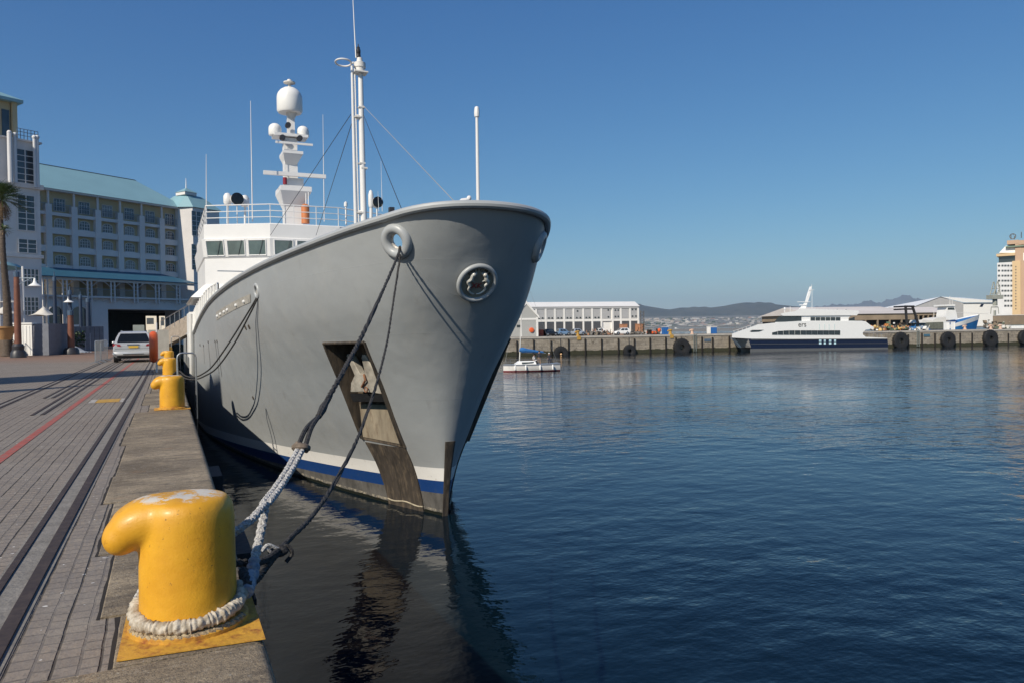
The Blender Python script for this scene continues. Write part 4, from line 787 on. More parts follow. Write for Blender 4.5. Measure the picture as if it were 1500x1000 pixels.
for px, y0, y1 in ((15.5, 268, 196), (23.5, 268, 199), (52, 275, 203), (56, 275, 203)):
    b = MB(); p0, p1 = A(px, y0, -.8), A(px, y1, -.8); b.cyl(LF.w(p0[0], -.8, p0[1]), LF.w(p0[0], -.8, p1[1]), .25 if px < 20 else .17, n=10); b.ball(LF.w(p0[0], -.8, p1[1] + .1), .26, 10); b.build('column', whitegrey, lb, world=True)
b = MB(); r0_, r1_ = A(25, 205, -.2), A(56, 208, -.2)
for k, z_ in enumerate((0.4, .8, 1.15)): b.box(r0_[0], r1_[0], -.2, -.15, zt1 + z_ - .03, zt1 + z_ + .03, LF)
for k in range(7): u = lerp(r0_[0], r1_[0], k / 6); b.box(u - .03, u + .03, -.2, -.14, zt1, zt1 + 1.15, LF)
b.build('terrace_rail', ironw, lb, world=True, smooth=False)
p0, p1 = A(24, 204, 1.0), A(3, 148, 1.0)
b = MB(); b.box(-14, p0[0] - .6, 1.0, 8, zt1, p1[1], LF); b.box(p0[0] - .5, p0[0], .6, 8, zt1, p1[1], LF); b.build('penthouse_wall', hwall, lb, world=True, smooth=False)
b = MB(); loft(b, [[LF.w(u, v, p1[1]) for u, v in ((-14, .2), (p0[0] + .5, .2), (p0[0] + .5, 9), (-14, 9))], [LF.w(u, v, p1[1] + .35) for u, v in ((-14, .2), (p0[0] + .5, .2), (p0[0] + .5, 9), (-14, 9))], [LF.w(u, v, p1[1] + 2.2) for u, v in ((-14, 3), (p0[0] - 5, 3), (p0[0] - 5, 6), (-14, 6))]]); b.build('penthouse_roof', teal, lb, world=True, smooth=False)
b = MB(); q0, q1 = A(3, 200, .95), A(13, 162, .95); b.box(q0[0], q1[0], .9, .99, q0[1], q1[1], LF); b.build('window', hglass, lb, world=True, smooth=False)
# canopy in front of it
b = MB(); c0 = A(-4, 388, -5); c1 = A(42, 388, -5); b.tube([LF.w(lerp(c0[0] - 4, c1[0], t), -3, c0[1] + .6 * sin(pi * t) - .3) for t in np.linspace(0, 1, 10)], [1.6 * s_ for s_ in (1, 1, 1, 1, 1, 1, 1, .9, .7, .3)], 8); cp_ = b.build('canopy', teal, lb, world=True)
for v_ in cp_.data.vertices: v_.co.z = c0[1] + (v_.co.z - c0[1]) * .35
for px in (36, 1):
    b = MB(); p0 = A(px, 400, -5); b.cyl(LF.w(p0[0], -4.6, 0), LF.w(p0[0], -4.6, c0[1]), .13, n=8); b.build('canopy_post', whitegrey, lb, world=True)
# stair wall, steps
wy = onz(45, 516); 
ST = Fr(at(13, 516, 66), at(47, 516, 66) ); z0_, z1_ = ST.uz(30, 514)[1], ST.uz(30, 475)[1]; z0_ = 0
t = thing('stair_wall', 'white ribbed low wall beside the brown steps, behind the rust coloured lamp post', 'wall', ST.w(0, 0, 0), ST.ang)
ua, ub = ST.uz(13, 500)[0], ST.uz(47, 500)[0]
b = MB(); b.box(ua, ub, 0, .5, 0, z1_, ST); [b.box(u, u + .06, -.03, .01, .1, z1_ - .15, ST) for u in np.arange(ua, ub, .3)]; b.box(ua - .1, ub + .1, -.08, .58, z1_, z1_ + .12, ST); b.build('ribbed_panel', white, t, world=True, smooth=False)
b = MB(); b.box(ub, ub + 1.4, .1, 3, 0, z1_ + .02, ST); b.build('side_block', M('slate_block', (.16, .17, .2), .8), t, world=True)
t = thing('steps', 'wide brown steps climbing left of the white ribbed wall', 'steps', ST.w(ua, -1, 0), ST.ang)
b = MB(); ns_ = 8
for k in range(ns_): b.box(ua - 14, lerp(ub, ua, k / ns_) - .1, -1.6 + k * .28, -1.6 + (k + 1) * .28 + (.0 if k < ns_ - 1 else 8), 0 if k == 0 else k * .2 - .0, (k + 1) * .2, ST)
b.build('treads', M('brown_step_stone', (.13, .095, .07), .85, var=.2), t, world=True, smooth=False)
b = MB(); b.tube([ST.w(ua + .3, -1.7, 2.6), ST.w(ub - .2, -1.7, 1.0), ST.w(ub, -1.7, .95)], .035, 6); b.cyl(ST.w(ub, -1.7, 0), ST.w(ub, -1.7, .95), .03, n=6); b.cyl(ST.w(ua + .3, -1.7, 1), ST.w(ua + .3, -1.7, 2.6), .03, n=6); b.build('handrail', darkmetal, t, world=True)
PLc = at(6, 495, 62)
t = thing('planter', 'round terracotta planter at the top of the brown steps', 'planter', (PLc[0], PLc[1], 1.4)); b = MB(); b.lathe([(.5, 0), (.85, .9), (.95, .95), (.95, 1.1), (.8, 1.1), (.75, 1.0), (0, .95)], n=20); b.build('pot', M('terracotta', (.42, .24, .1), .8), t)
# lamp posts
rustp = M('rust_brown_post', (.16, .06, .035), .6, var=.25, scale=2); navyp = M('navy_post', (.02, .035, .07), .45)
def lamp_post(px, pyb, ytop, D, mat, label, arm=None, base=True, r_=.16):
    g0 = at(px, pyb, D); H = at(px, ytop, D)[2]; t = thing('lamp_post', label, 'lamp post', (g0[0], g0[1], 0), -YAW); b = MB()
    b.lathe([(r_, 0), (r_ * .9, H * .6), (r_ * .75, H)], n=12); b.build('post', mat, t)
    if base: b = MB(); b.lathe([(r_ * 2.2, 0), (r_ * 2.1, .4), (r_ * 1.6, .6), (r_ * 1.7, H * .14), (r_ * 1.2, H * .17)], n=14); b.build('base', darkmetal, t)
    b = MB(); b.lathe([(r_ * .85, 0), (r_ * .85, .4), (.05, .45), (.03, H * .06 + .5)], (0, 0, H), 10); b.build('blue_collar', M('collar_blue', (.05, .09, .15), .6), t)
    if arm:
        La = arm; b = MB(); b.tube([(0, 0, H - .1), (La, 0, H - .1)], .04, 6); b.tube([(0, 0, H - .7), (La * .8, 0, H - .12)], .03, 6); b.build('arm', ironw, t)
        b = MB(); b.lathe([(.48, 0), (.42, .06), (.18, .22), (.1, .4), (.08, .6), (0, .65)], (La, 0, H - .75), 18); b.build('lamp_shade', white, t)
    return t
lamp_post(27, 520, 406, 60, rustp, 'rust brown lamp post with a white bell lamp in front of the white ribbed wall', 1.45, r_=.26)
lamp_post(104, 512, 432, 74, navyp, 'dark lamp post with white bell lamp standing left of the hotel posts', -.1, r_=.2)
lamp_post(104.5, 514, 462, 68, rustp, 'short rust brown post beside the dark lamp post by the verandah', None, base=True, r_=.3)
for px, pb_, yt_, D_l, lab in ((82, 511, 412, 76, 'tall thin navy pole left of the pale umbrella'), (119.5, 511, 438, 80, 'navy pole in front of the second arch of the hotel'), (130.5, 511, 443, 82, 'stout navy pole beside the white notice board')):
    lamp_post(px, pb_, yt_, D_l, navyp, lab, None, base=False, r_=.2 if px < 125 else .28)
# umbrellas
umb_m = M('canvas_white', (.6, .56, .5), .8, var=.08)
def umbrella(px, pyt, wpx, hpx, D, label):
    g0 = at(px, 505, D); z1 = at(px, pyt, D)[2]; w_ = wpx * D / F / 2; h_ = hpx * D / F; t = thing('parasol', label, 'parasol', (g0[0], g0[1], 0), .3, 'pale parasols on the hotel terrace')
    b = MB(); vs = [(0, 0, z1)]; n_ = 24
    for j, (rr, hh) in enumerate(((.25, .35), (.6, .75), (1, 1))):
        for k in range(n_): a = 2 * pi * k / n_; q = 1 + .22 * abs(cos(2 * a)) ** 2 - .1; vs.append((w_ * rr * q * cos(a), w_ * rr * q * sin(a), z1 - h_ * hh + (.12 * h_ * abs(sin(2 * a)) if j == 2 else 0)))
    fs = [(0, 1 + k, 1 + (k + 1) % n_) for k in range(n_)] + [(1 + j * n_ + k, 1 + j * n_ + (k + 1) % n_, 1 + (j + 1) * n_ + (k + 1) % n_, 1 + (j + 1) * n_ + k) for j in range(2) for k in range(n_)]
    b.add(vs, fs); b.build('canopy', umb_m, t, ang=60); b = MB(); b.cyl((0, 0, 0), (0, 0, z1 - h_ * .3), .06, n=8); b.build('pole', whitegrey, t)
umbrella(65, 449, 34, 14, 78, 'small pale peaked parasol right of the white ribbed wall')
umbrella(7, 449, 44, 12, 72, 'large pale parasol behind the palm trunk, lower of two at the left edge')
umbrella(14, 436, 24, 8, 80, 'upper pale parasol behind the palm trunk at the left edge')
# kiosk, hedge, notice board, rubble sheet, workers
t = thing('kiosk', 'low white topped kiosk with dark counter on the terrace by the hotel', 'kiosk', tuple(at(90, 505, 82) * [1, 1, 0]), HF.ang)
b = MB(); b.box(-2, 2.2, 0, 2, 2.6, 2.85); b.build('roof', white, t); b = MB(); b.box(-1.8, 2, .3, 1.8, 0, 2.6); b.build('counter', M('dark_counter', (.06, .065, .07), .7), t)
t = thing('notice_board', 'upright white notice board beside the stout navy pole', 'board', tuple(at(128, 505, 80) * [1, 1, 0]), HF.ang)
b = MB(); b.box(-.6, .6, 0, .15, .1, 1.9); b.build('panel', whitegrey, t)
t = thing('hedge', 'dark green clipped hedge under the kiosk roof', 'hedge', tuple(at(90, 505, 78) * [1, 1, 0]), HF.ang)
b = MB(); rr = random.Random(3)
for k in range(1500):
    c_ = np.array([rr.uniform(-2.2, 2.2), rr.uniform(-.6, .6), rr.uniform(.5, 2.1)]); e_ = np.array([rr.gauss(0, 1) for _ in range(3)]); f_ = np.cross(e_, [rr.gauss(0, 1) for _ in range(3)]); e_ /= np.linalg.norm(e_) * 9; f_ /= np.linalg.norm(f_) * 9; b.add([c_ - e_, c_ + f_, c_ + e_, c_ - f_], [(0, 1, 2, 3)])
leaf = M('hedge_leaf', (.03, .06, .015), .6, var=.4, scale=3); b.build('foliage', leaf, t, smooth=False, fix=False)
# walls of pale timber screens by the posts
t = thing('screen_wall', 'grey panelled screen wall in front of the hotel ground floor', 'screen', tuple(at(112, 508, 79) * [1, 1, 0]), HF.ang)
b = MB(); [b.box(-2 + k * .5, -2 + k * .5 + .46, 0, .1, 0, 2.6) for k in range(10)]; b.build('boards', M('grey_boards', (.17, .18, .2), .8, var=.15), t, smooth=False)
t = thing('tarpaulin', 'pale sheet heaped on rubble beside the worker in the yellow vest', 'tarpaulin', tuple(at(100, 510, 74) * [1, 1, 0]), -YAW)
b = MB(); rows = [[(lerp(-1.6, 1.9, i / 12), lerp(-.8, .8, j / 6), max(0, (1 - abs(i - 4) / 8) * 1.15 * sin(pi * j / 6) + .08 * sin(i * 2.3 + j * 3))) for j in range(7)] for i in range(13)]; b.grid(rows); b.build('sheet', M('tarp_grey', (.34, .36, .38), .6, var=.2), t)
# people
skin = M('skin', (.3, .17, .11), .6); denim = M('navy_cloth', (.03, .035, .06), .8)
def person(name_label, loc, H, rz, cloth, hair=(.02, .015, .01), pose='stand', lower=None, cat='person', hat=None):
    t = thing('person', name_label, cat, loc, rz); s_ = H / 1.75
    me = bpy.data.meshes.new('body'); J = {'p': (0, 0, .95), 'c': (0, -.02, 1.2), 'n': (0, 0, 1.45), 'h0': (0, -.01, 1.55), 'h1': (0, -.03, 1.66), 'ls': (-.18, 0, 1.4), 'le': (-.25, .03, 1.13), 'lw': (-.24, -.12, .92), 'lh': (-.24, -.18, .85), 'rs': (.18, 0, 1.4), 're': (.26, .03, 1.13), 'rw': (.22, -.16, .98), 'rh': (.2, -.23, .94), 'lq': (-.1, 0, .9), 'lk': (-.12, -.03, .5), 'la': (-.13, .02, .09), 'lt': (-.14, -.15, .04), 'rq': (.1, 0, .9), 'rk': (.13, -.05, .5), 'ra': (.14, .06, .09), 'rt': (.15, -.1, .04)}
    if pose == 'sit':
        J.update({'lk': (-.12, -.42, .92), 'la': (-.13, -.44, .5), 'lt': (-.13, -.58, .45), 'rk': (.13, -.4, .92), 'ra': (.14, -.42, .5), 'rt': (.14, -.56, .45)})
    R = {'p': .15, 'c': .15, 'n': .07, 'h0': .085, 'h1': .1, 'ls': .075, 'le': .05, 'lw': .035, 'lh': .045, 'rs': .075, 're': .05, 'rw': .035, 'rh': .045, 'lq': .1, 'lk': .07, 'la': .05, 'lt': .045, 'rq': .1, 'rk': .07, 'ra': .05, 'rt': .045}
    E_ = [('p', 'c'), ('c', 'n'), ('n', 'h0'), ('h0', 'h1'), ('n', 'ls'), ('ls', 'le'), ('le', 'lw'), ('lw', 'lh'), ('n', 'rs'), ('rs', 're'), ('re', 'rw'), ('rw', 'rh'), ('p', 'lq'), ('lq', 'lk'), ('lk', 'la'), ('la', 'lt'), ('p', 'rq'), ('rq', 'rk'), ('rk', 'ra'), ('ra', 'rt')]
    ks = list(J); me.from_pydata([tuple(c * s_ for c in J[k]) for k in ks], [(ks.index(a), ks.index(c)) for a, c in E_], [])
    o = lk(bpy.data.objects.new('body', me)); md = o.modifiers.new('s', 'SKIN'); o.modifiers.new('u', 'SUBSURF').levels = 2
    for i, k in enumerate(ks): me.skin_vertices[0].data[i].radius = (R[k] * s_,) * 2
    me.skin_vertices[0].data[0].use_root = True; bake(o); me = o.data; me.name = 'body'
    me.materials.clear(); [me.materials.append(q) for q in (skin, cloth, lower or denim)]
    for p_ in me.polygons:
        z_ = p_.center.z / s_; x_ = abs(p_.center.x) / s_; y_ = p_.center.y / s_
        p_.material_index = 2 if z_ < .93 and x_ < .21 else (1 if z_ < 1.47 and not (x_ > .2 and y_ < -.06) else 0); p_.use_smooth = True
    o.parent = t
    b = MB(); b.ball((0, .005 * s_, 1.70 * s_), .108 * s_, 12, (1, 1.05, .8)); b.build('hair' if hat is None else 'hard_hat', hat or M('hair', hair, .6), t)
    return t
hiv = M('hi_vis_yellow', (.55, .75, .12), .6); ws = M('white_shirt', (.6, .58, .56), .8); tsk = M('dark_shirt', (.03, .03, .04), .8)
g0 = at(93.5, 512, 74); person('worker in a yellow high visibility vest and pale hat standing by the tarpaulin', (g0[0], g0[1], 0), 1.95, .4, hiv, hat=white)
g0 = at(69, 512, 76); person('worker in a dark green vest standing in shade left of the yellow vested worker', (g0[0], g0[1], 0), 1.9, 2.4, M('green_vest', (.1, .3, .1), .7))
g0 = at(145.5, 508, 88); person('dark dressed pedestrian walking in shade left of the crowd barriers', (g0[0], g0[1], 0), 1.9, 2.9, tsk)
# palm trees
trunk_m = M('palm_trunk', (.085, .065, .05), .9, var=.4, scale=3, bump=.04, bscale=9, stretch=(1, 1, 3)); frond_m = M('palm_frond', (.06, .095, .025), .55, var=.45, scale=2); fr_dead = M('dry_frond', (.2, .13, .07), .8, var=.3)
def palm(px, D, ytop, rpx, label, seed, r_=.35, skirt=True, n=120):
    rr = random.Random(seed); g0 = at(px, 500, D); H = at(px, ytop, D)[2]; Rr = rpx * D / F; t = thing('palm_tree', label, 'palm tree', (g0[0], g0[1], 0), 0)
    b = MB(); m_ = 46; pts = [(.12 * sin(k / 9), .1 * sin(k / 7), H * k / m_) for k in range(m_ + 1)]; b.tube(pts, [r_ * (1 - .45 * k / m_) * (1 + .1 * (k % 2)) * (1.3 if k == 0 else 1) for k in range(m_ + 1)], 14); b.build('trunk', trunk_m, t)
    for nm, mt_, cnt, el0, el1 in (('crown', frond_m, n, -.25, 1.45), ('dry_skirt', fr_dead, n // 4, -1.3, -.5)):
        b = MB()
        for _ in range(cnt):
            az = rr.uniform(0, 2 * pi); el = rr.uniform(el0, el1); Ln = Rr * rr.uniform(.8, 1.1) * (.6 if nm != 'crown' else 1); d_ = np.array([cos(az) * cos(el), sin(az) * cos(el), sin(el)]); P = np.array([0, 0, H]); prev = P; sd = np.array([-sin(az), cos(az), 0])
            for q in range(1, 9):
                s__ = q / 8; cur = P + d_ * Ln * s__ + np.array([0, 0, -Ln * .35 * s__ ** 2]); b.add([prev - sd * .03, prev + sd * .03, cur + sd * .02, cur - sd * .02], [(0, 1, 2, 3)])
                if q > 3 and rr.random() < .95:
                    for sg in (-1, 1):
                        for jj in range(2):
                            tip = cur + sd * sg * Ln * .26 * (1.1 - abs(s__ - .75)) + d_ * Ln * .16 * (jj + .4) + np.array([0, 0, rr.uniform(-.2, .1) * Ln * .5]); b.add([cur, cur + d_ * .07 * Ln * .4, tip], [(0, 1, 2)])
                prev = cur
        b.build(nm, mt_, t, smooth=False, fix=False)
    return t
palm(8, 70, 294, 34, 'tall palm tree with a green crown at the left edge of the picture', 4, .3)
palm(10, 64, 338, 12, 'shorter thick trunked palm just right of the tall palm', 9, .34, n=34)
t = thing('palm_tree', 'palm tree outside the left edge', 'palm tree', (-40, 8, 0)); bpy.data.objects.remove(t)
TWR = thing('shadow_tower', 'white tower added on the quay beyond the left edge to cast a shadow', 'tower', (-33, 18, 0), .3)  # unseen tower, added for the shadow band it throws across the quay
b = MB(); b.box(-2, 2, -2, 2, 0, 27); b.box(-2.3, 2.3, -2.3, 2.3, 27, 27.5); b.build('wall', hwhite, TWR, smooth=False)
for k in range(6): b = MB(); b.box(-.8, .8, -2.06, -1.98, 2 + k * 4, 3.8 + k * 4); b.build('window', hglass, TWR, smooth=False)
b = MB(); loft(b, [[(-2.6, -2.6, 27.5), (2.6, -2.6, 27.5), (2.6, 2.6, 27.5), (-2.6, 2.6, 27.5)], [(-.1, -.1, 29.5), (.1, -.1, 29.5), (.1, .1, 29.5), (-.1, .1, 29.5)]]); b.build('roof', teal, TWR, smooth=False)
t = thing('shadow_mast', 'thick tapering white mast added beyond the left edge to cast a shadow', 'mast', (-27, 14.2, 0)); b = MB(); b.lathe([(1.3, 0), (1.1, 8), (.6, 19), (.05, 22)], n=14); b.build('pole', white, t)  # added out of frame so that its tapering shadow crosses the paving
t = thing('shadow_mast', 'shorter tapering mast added next to the thick one beyond the left edge to cast a shadow', 'mast', (-24, 9.5, 0)); b = MB(); b.lathe([(.4, 0), (.3, 8), (.12, 16), (.03, 17)], n=14); b.build('pole', white, t)  # second unseen mast, another added shadow caster
# suv
def car(name, label, paint, loc, rz, W_=2.05, L_=4.9, H_=1.78, detail=True, group=None, hatch=False):
    t = thing(name, label, 'car', loc, rz, group); h = W_ / 2
    # rear of the car at y = 0, nose at y = L_
    st = [(0.0, .96, .42, 1.0, 0), (.06, .99, .32, 1.06, 0), (.35, 1, .28, 1.1, 0), (1.2, 1, .25, 1.12, 0), (3.1, 1, .25, 1.1, 0), (3.9, .97, .26, 1.04, 0), (4.6, .9, .3, .92, 0), (4.9, .78, .42, .72, 0)]
    b = MB(); rings = []
    for y_, wf, z0, z1, _ in st:
        y_ = y_ * L_ / 4.9; z0 *= H_ / 1.78; z1 *= H_ / 1.78; w_ = h * wf; pr = [(-w_ * .86, z0), (-w_ * .97, z0 + .12), (-w_, (z0 + z1) / 2), (-w_ * .97, z1 - .12), (-w_ * .9, z1), (w_ * .9, z1), (w_ * .97, z1 - .12), (w_, (z0 + z1) / 2), (w_ * .97, z0 + .12), (w_ * .86, z0)]
        rings.append([(x_, y_, z_) for x_, z_ in pr])
    loft(b, rings)
    cab = []
    for y0_, y1_, wf, z_ in ((.12, 3.7, .93, 1.08), (.3, 3.25, .84, 1.4), (.5, 2.85, .71, 1.68), (.72, 2.5, .56, 1.77)):
        s_ = L_ / 4.9; cab.append([(-h * wf, y0_ * s_, z_ * H_ / 1.78), (h * wf, y0_ * s_, z_ * H_ / 1.78), (h * wf, y1_ * s_, z_ * H_ / 1.78), (-h * wf, y1_ * s_, z_ * H_ / 1.78)])
    loft(b, cab); bd = b.build('body', paint, t, ang=28)
    def cp_(i, j, a, c_): return None
    s_ = L_ / 4.9; k_ = H_ / 1.78
    def quad(name_, pts, mat, th=(0, -.012, 0), par=t): bb = MB(); bb.prism(pts, th); return bb.build(name_, mat, par, smooth=False)
    gl = glass
    def lerp_c(z_): zs = [1.08, 1.4, 1.68, 1.77]; return (np.interp(z_, zs, [.12, .3, .5, .72]) * s_, np.interp(z_, zs, [3.7, 3.25, 2.85, 2.5]) * s_, np.interp(z_, zs, [.93, .84, .71, .56]) * h)
    a, c_, e_ = lerp_c(1.13), lerp_c(1.4), lerp_c(1.64)
    bb = MB(); rr_ = [[(-q[2] * .86, q[0] - .012, z_), (q[2] * .86, q[0] - .012, z_)] for q, z_ in ((a, 1.13 * k_), (c_, 1.4 * k_), (e_, 1.64 * k_))]; bb.grid(rr_); bb.build('rear_window', M('tinted_glass', (.008, .009, .01), .12), t, smooth=False)
    bb = MB(); bb.grid([[(-q[2] * .88, q[1] + .012, z_), (q[2] * .88, q[1] + .012, z_)] for q, z_ in ((a, 1.13 * k_), (c_, 1.4 * k_), (e_, 1.64 * k_))]); bb.build('windscreen', gl, t, smooth=False)
    for sg in (-1, 1):
        for y0_, y1_ in ((.14, .47), (.52, .92)):
            bb = MB(); bb.grid([[(sg * (q[2] + .012), lerp(q[0], q[1], lerp(.06, .97, y0_)), z_), (sg * (q[2] + .012), lerp(q[0], q[1], lerp(.06, .97, y1_)), z_)] for q, z_ in ((a, 1.13 * k_), (c_, 1.4 * k_), (e_, 1.64 * k_))]); bb.build('side_window', gl, t, smooth=False)
    for sg in (-1, 1):
        for y_ in (.95 * s_, 3.95 * s_):
            bb = MB(); bb.lathe([(.24, -.13), (.35, -.12), (.37, -.06), (.37, .06), (.35, .12), (.24, .13)], (sg * (h - .13), y_, .365), 22, (1, 0, 0)); wl = bb.build('wheel', black, t)
            bb = MB(); bb.lathe([(.24, .0), (.2, .02), (.06, .05), (0, .06)], (sg * (h - .02), y_, .365), 14, (sg, 0, 0)); bb.build('rim', steel, wl)
        if detail:
            quad('tail_light', [(sg * h * .60, -.02, .98), (sg * h * .985, .05, .99), (sg * h * .985, .05, 1.14), (sg * h * .64, -.02, 1.1)], M('tail_light_red', (.3, .02, .03), .25))
            bb = MB(); bb.ball((sg * (h + .13), 3.15 * s_, 1.2), .1, 10, (1, .6, .8)); bb.build('wing_mirror', paint, t)
            bb = MB(); bb.tube([(sg * h * .62, .75, 1.75 * k_), (sg * h * .62, .95, 1.8 * k_), (sg * h * .62, 2.3, 1.8 * k_), (sg * h * .62, 2.5, 1.75 * k_)], .022, 6); bb.build('roof_bar', steel, t)
    if detail:
        pl = quad('number_plate', [(-.27, -.035, .88), (.27, -.035, .88), (.27, -.035, 1.01), (-.27, -.035, 1.01)], M('plate_yellow', (.6, .38, .05), .5))
        bb = MB(); bb.box(-.34, .34, -.03, -.012, 1.03, 1.1); bb.build('boot_handle', M('chrome', (.3, .31, .33), .2, .9), t)
        bb = MB(); bb.tube([(-h * .95, .12, .56), (-h * .7, -.05, .55), (h * .7, -.05, .55), (h * .95, .12, .56)], .13, 10); bb.build('bumper', paint, t)
        bb = MB(); bb.box(-h * .8, h * .8, .02, .3, .25, .42); bb.box(-h * .5, h * .5, -.195, -.17, .5, .54); bb.build('bumper_trim', black, t)
        bb = MB(); bb.box(-h * .88, h * .88, -.008, .01, .83, .845); bb.build('tailgate_seam', darkmetal, t)
    return t
silver_p = M('silver_car_paint', (.5, .51, .52), .3, .3, var=.03, coat=.6)
cs = (onz(168, 530) + onz(224, 530)) / 2
car('suv', 'silver estate SUV seen from behind, parked on the quay by the orange lifebuoy', silver_p, (cs[0] + .02, cs[1] - .3, 0), .0, 2.28, 5.2, 1.9)
# crowd barriers
def barrier(P0, P1, label, h_=1.15, grp='grey crowd control barriers'):
    P0 = np.array(P0[:2]); P1 = np.array(P1[:2]); ln = np.linalg.norm(P1 - P0); t = thing('crowd_barrier', label, 'barrier', (P0[0], P0[1], 0), atan2(P1[1] - P0[1], P1[0] - P0[0]), grp)
    b = MB(); b.tube([(0, 0, .12), (0, 0, h_ - .1), (.1, 0, h_), (ln - .1, 0, h_), (ln, 0, h_ - .1), (ln, 0, .12)], .024, 6, closed=True); b.build('frame', steel, t)
    b = MB(); [b.cyl((x_, 0, .14), (x_, 0, h_), .011, n=5) for x_ in np.arange(.3, ln, .3)]; b.build('bars', steel, t)
    for x_ in (.25, ln - .25): b = MB(); b.tube([(x_, -.3, 0), (x_, 0, .14), (x_, .3, 0)], .02, 5); b.build('foot', steel, t)
q0, q1, q2 = onz(147, 533), onz(158, 529), onz(166, 525)
q0 = np.array([-3.85, 50.5, 0]); q1 = np.array([-3.75, 53.2, 0]); q2 = np.array([-3.55, 55.8, 0])
barrier(q0, q1, 'nearest grey crowd barrier left of the silver SUV', 1.35); barrier(q1 + [0, .1, 0], q2, 'farther grey crowd barrier close beside the silver SUV', 1.35)
# lifebuoy on its post
og = M('orange_lifebuoy', (.72, .12, .03), .45, var=.12, scale=3)
pc = onz(226, 545); pz = ony(225, 508, pc[1]); Rl = (ony(225, 486, pc[1])[2] - ony(225, 531, pc[1])[2]) / 2
t = thing('lifebuoy', 'bright orange lifebuoy holder on a thin post behind the silver SUV', 'lifebuoy', (pz[0], pc[1], pz[2]), .35)
b = MB(); b.torus((0, 0, 0), Rl * .76, Rl * .26, ax=(1, -.35, 0), n=32, k=12); b.build('ring', og, t)
b = MB(); b.lathe([(Rl * .8, -.1), (Rl * .86, 0), (Rl * .8, .12)], (.0, .05, 0), 24, (1, -.35, 0)); b.build('case', M('dark_orange_case', (.45, .07, .025), .5), t)
t = thing('post', 'white and grey thin post carrying the orange lifebuoy holder', 'post', (onz(229.5, 547)[0], pc[1], 0)); b = MB(); b.cyl((0, 0, 0), (0, 0, 1.1), .045, n=10); b.cyl((.02, 0, 1.1), (.02, 0, 2.2), .03, n=8); b.build('pole', whitegrey, t)
# concrete blocks, gangway, hoops
cb = onz(238, 527); t = thing('concrete_block', 'upright pale concrete block between the lifebuoy and the bollards', 'concrete block', (-.45, 60, 0)); b = MB(); b.box(-.75, .6, 0, .7, 0, 2.0); o = b.build('block', M('pale_concrete', (.38, .36, .32), .9, var=.15, bump=.01), t)
t = thing('concrete_block', 'grey panel behind the orange lifebuoy, taller than the pale block', 'concrete block', (-1.9, 64, 0)); b = MB(); b.box(-.42, .36, 0, .3, 0, 2.4); b.build('panel', M('grey_panel', (.26, .29, .27), .8, var=.1), t)
t = thing('gangway', 'beige sloping gangway climbing from the quay to the grey ship', 'gangway', (-1.2, 70, 0))
b = MB(); G0, G1 = np.array([-.9, 69, 1.55]), np.array([1.9, 64.0, 3.9]); G0 = onv(236, 489, (-1.2, 70), (1.9, 64)); G1 = onv(277, 466, (-1.2, 70), (1.9, 64)); hh_ = np.array([0, 0, 1.15])
b.prism([G0 - hh_, G1 - hh_, G1 + hh_ * .25, G0 + hh_ * .25], (.5, .9, 0)); b.build('side_panel', M('beige_gangway', (.3, .25, .2), .8, var=.2, scale=3, col2=(.5, .46, .4), thr=(.55, .7)), t, world=True, smooth=False)
b = MB(); b.tube([G0 + hh_ * .9, G1 + hh_ * .9], .035, 6); [b.cyl(lerp(G0, G1, k / 6), lerp(G0, G1, k / 6) + hh_ * .9, .025, n=5) for k in range(7)]; b.build('handrail', steel, t, world=True)
def hoop(Y, label, xo=.05, h_=1.05, wd=.62):
    t = thing('ladder_hoop', label, 'ladder hoop', (E0, Y, 0), 0, 'steel ladder hoops on the quay edge'); b = MB()
    x0, x1 = -.16, .42
    pts = [(x0, 0, 0), (x0, 0, h_ - .15)] + [(x0 + .15 - .15 * cos(a), 0, h_ - .15 + .15 * sin(a)) for a in (.5, 1.0, 1.57)] + [(x1 - .15 + .15 * sin(a), 0, h_ - .15 + .15 * cos(a)) for a in (.3, .9, 1.57)] + [(x1, 0, -1.2)]
    b.tube(pts, .028, 8); b.build('hoop', steel, t); b = MB(); b.tube([(x1, .0, -1.2), (x1 - .05, 0, -4.2)], .028, 6); b.tube([(x1, .45, -.2), (x1 - .05, .45, -4.2)], .028, 6); [b.cyl((x1 - .02, 0, -z_), (x1 - .02, .45, -z_), .018, n=5) for z_ in np.arange(.3, 4, .3)]; b.build('rungs', darkmetal, t)
hoop(27.8, 'nearer steel ladder hoop on the quay edge, behind the second bollard')
hoop(62, 'farther steel ladder hoop on the quay edge, beside the smallest bollards', h_=1.5)
# tyres and black fender boards hanging between quay and ship
for i, Yf in enumerate((8.6, 13.2, 38, 46)):
    t = thing('quay_fender', ['black rubber fender block low on the quay wall just past the near bollard', 'black rubber fender block low on the quay wall, second from the camera', 'black rubber fender block squeezed between hull and quay by the third bollard', 'black rubber fender block squeezed between hull and quay by the fourth bollard'][i], 'fender', (E0 + .15, Yf, -1.3), 0, 'black rubber fenders on the near quay wall'); b = MB(); b.box(-.13, .14, -.5, .5, -.9, .75); [b.box(-.12, .17, -.5, .5, z_, z_ + .06) for z_ in np.arange(-.8, .7, .25)]; b.build('block', black, t)
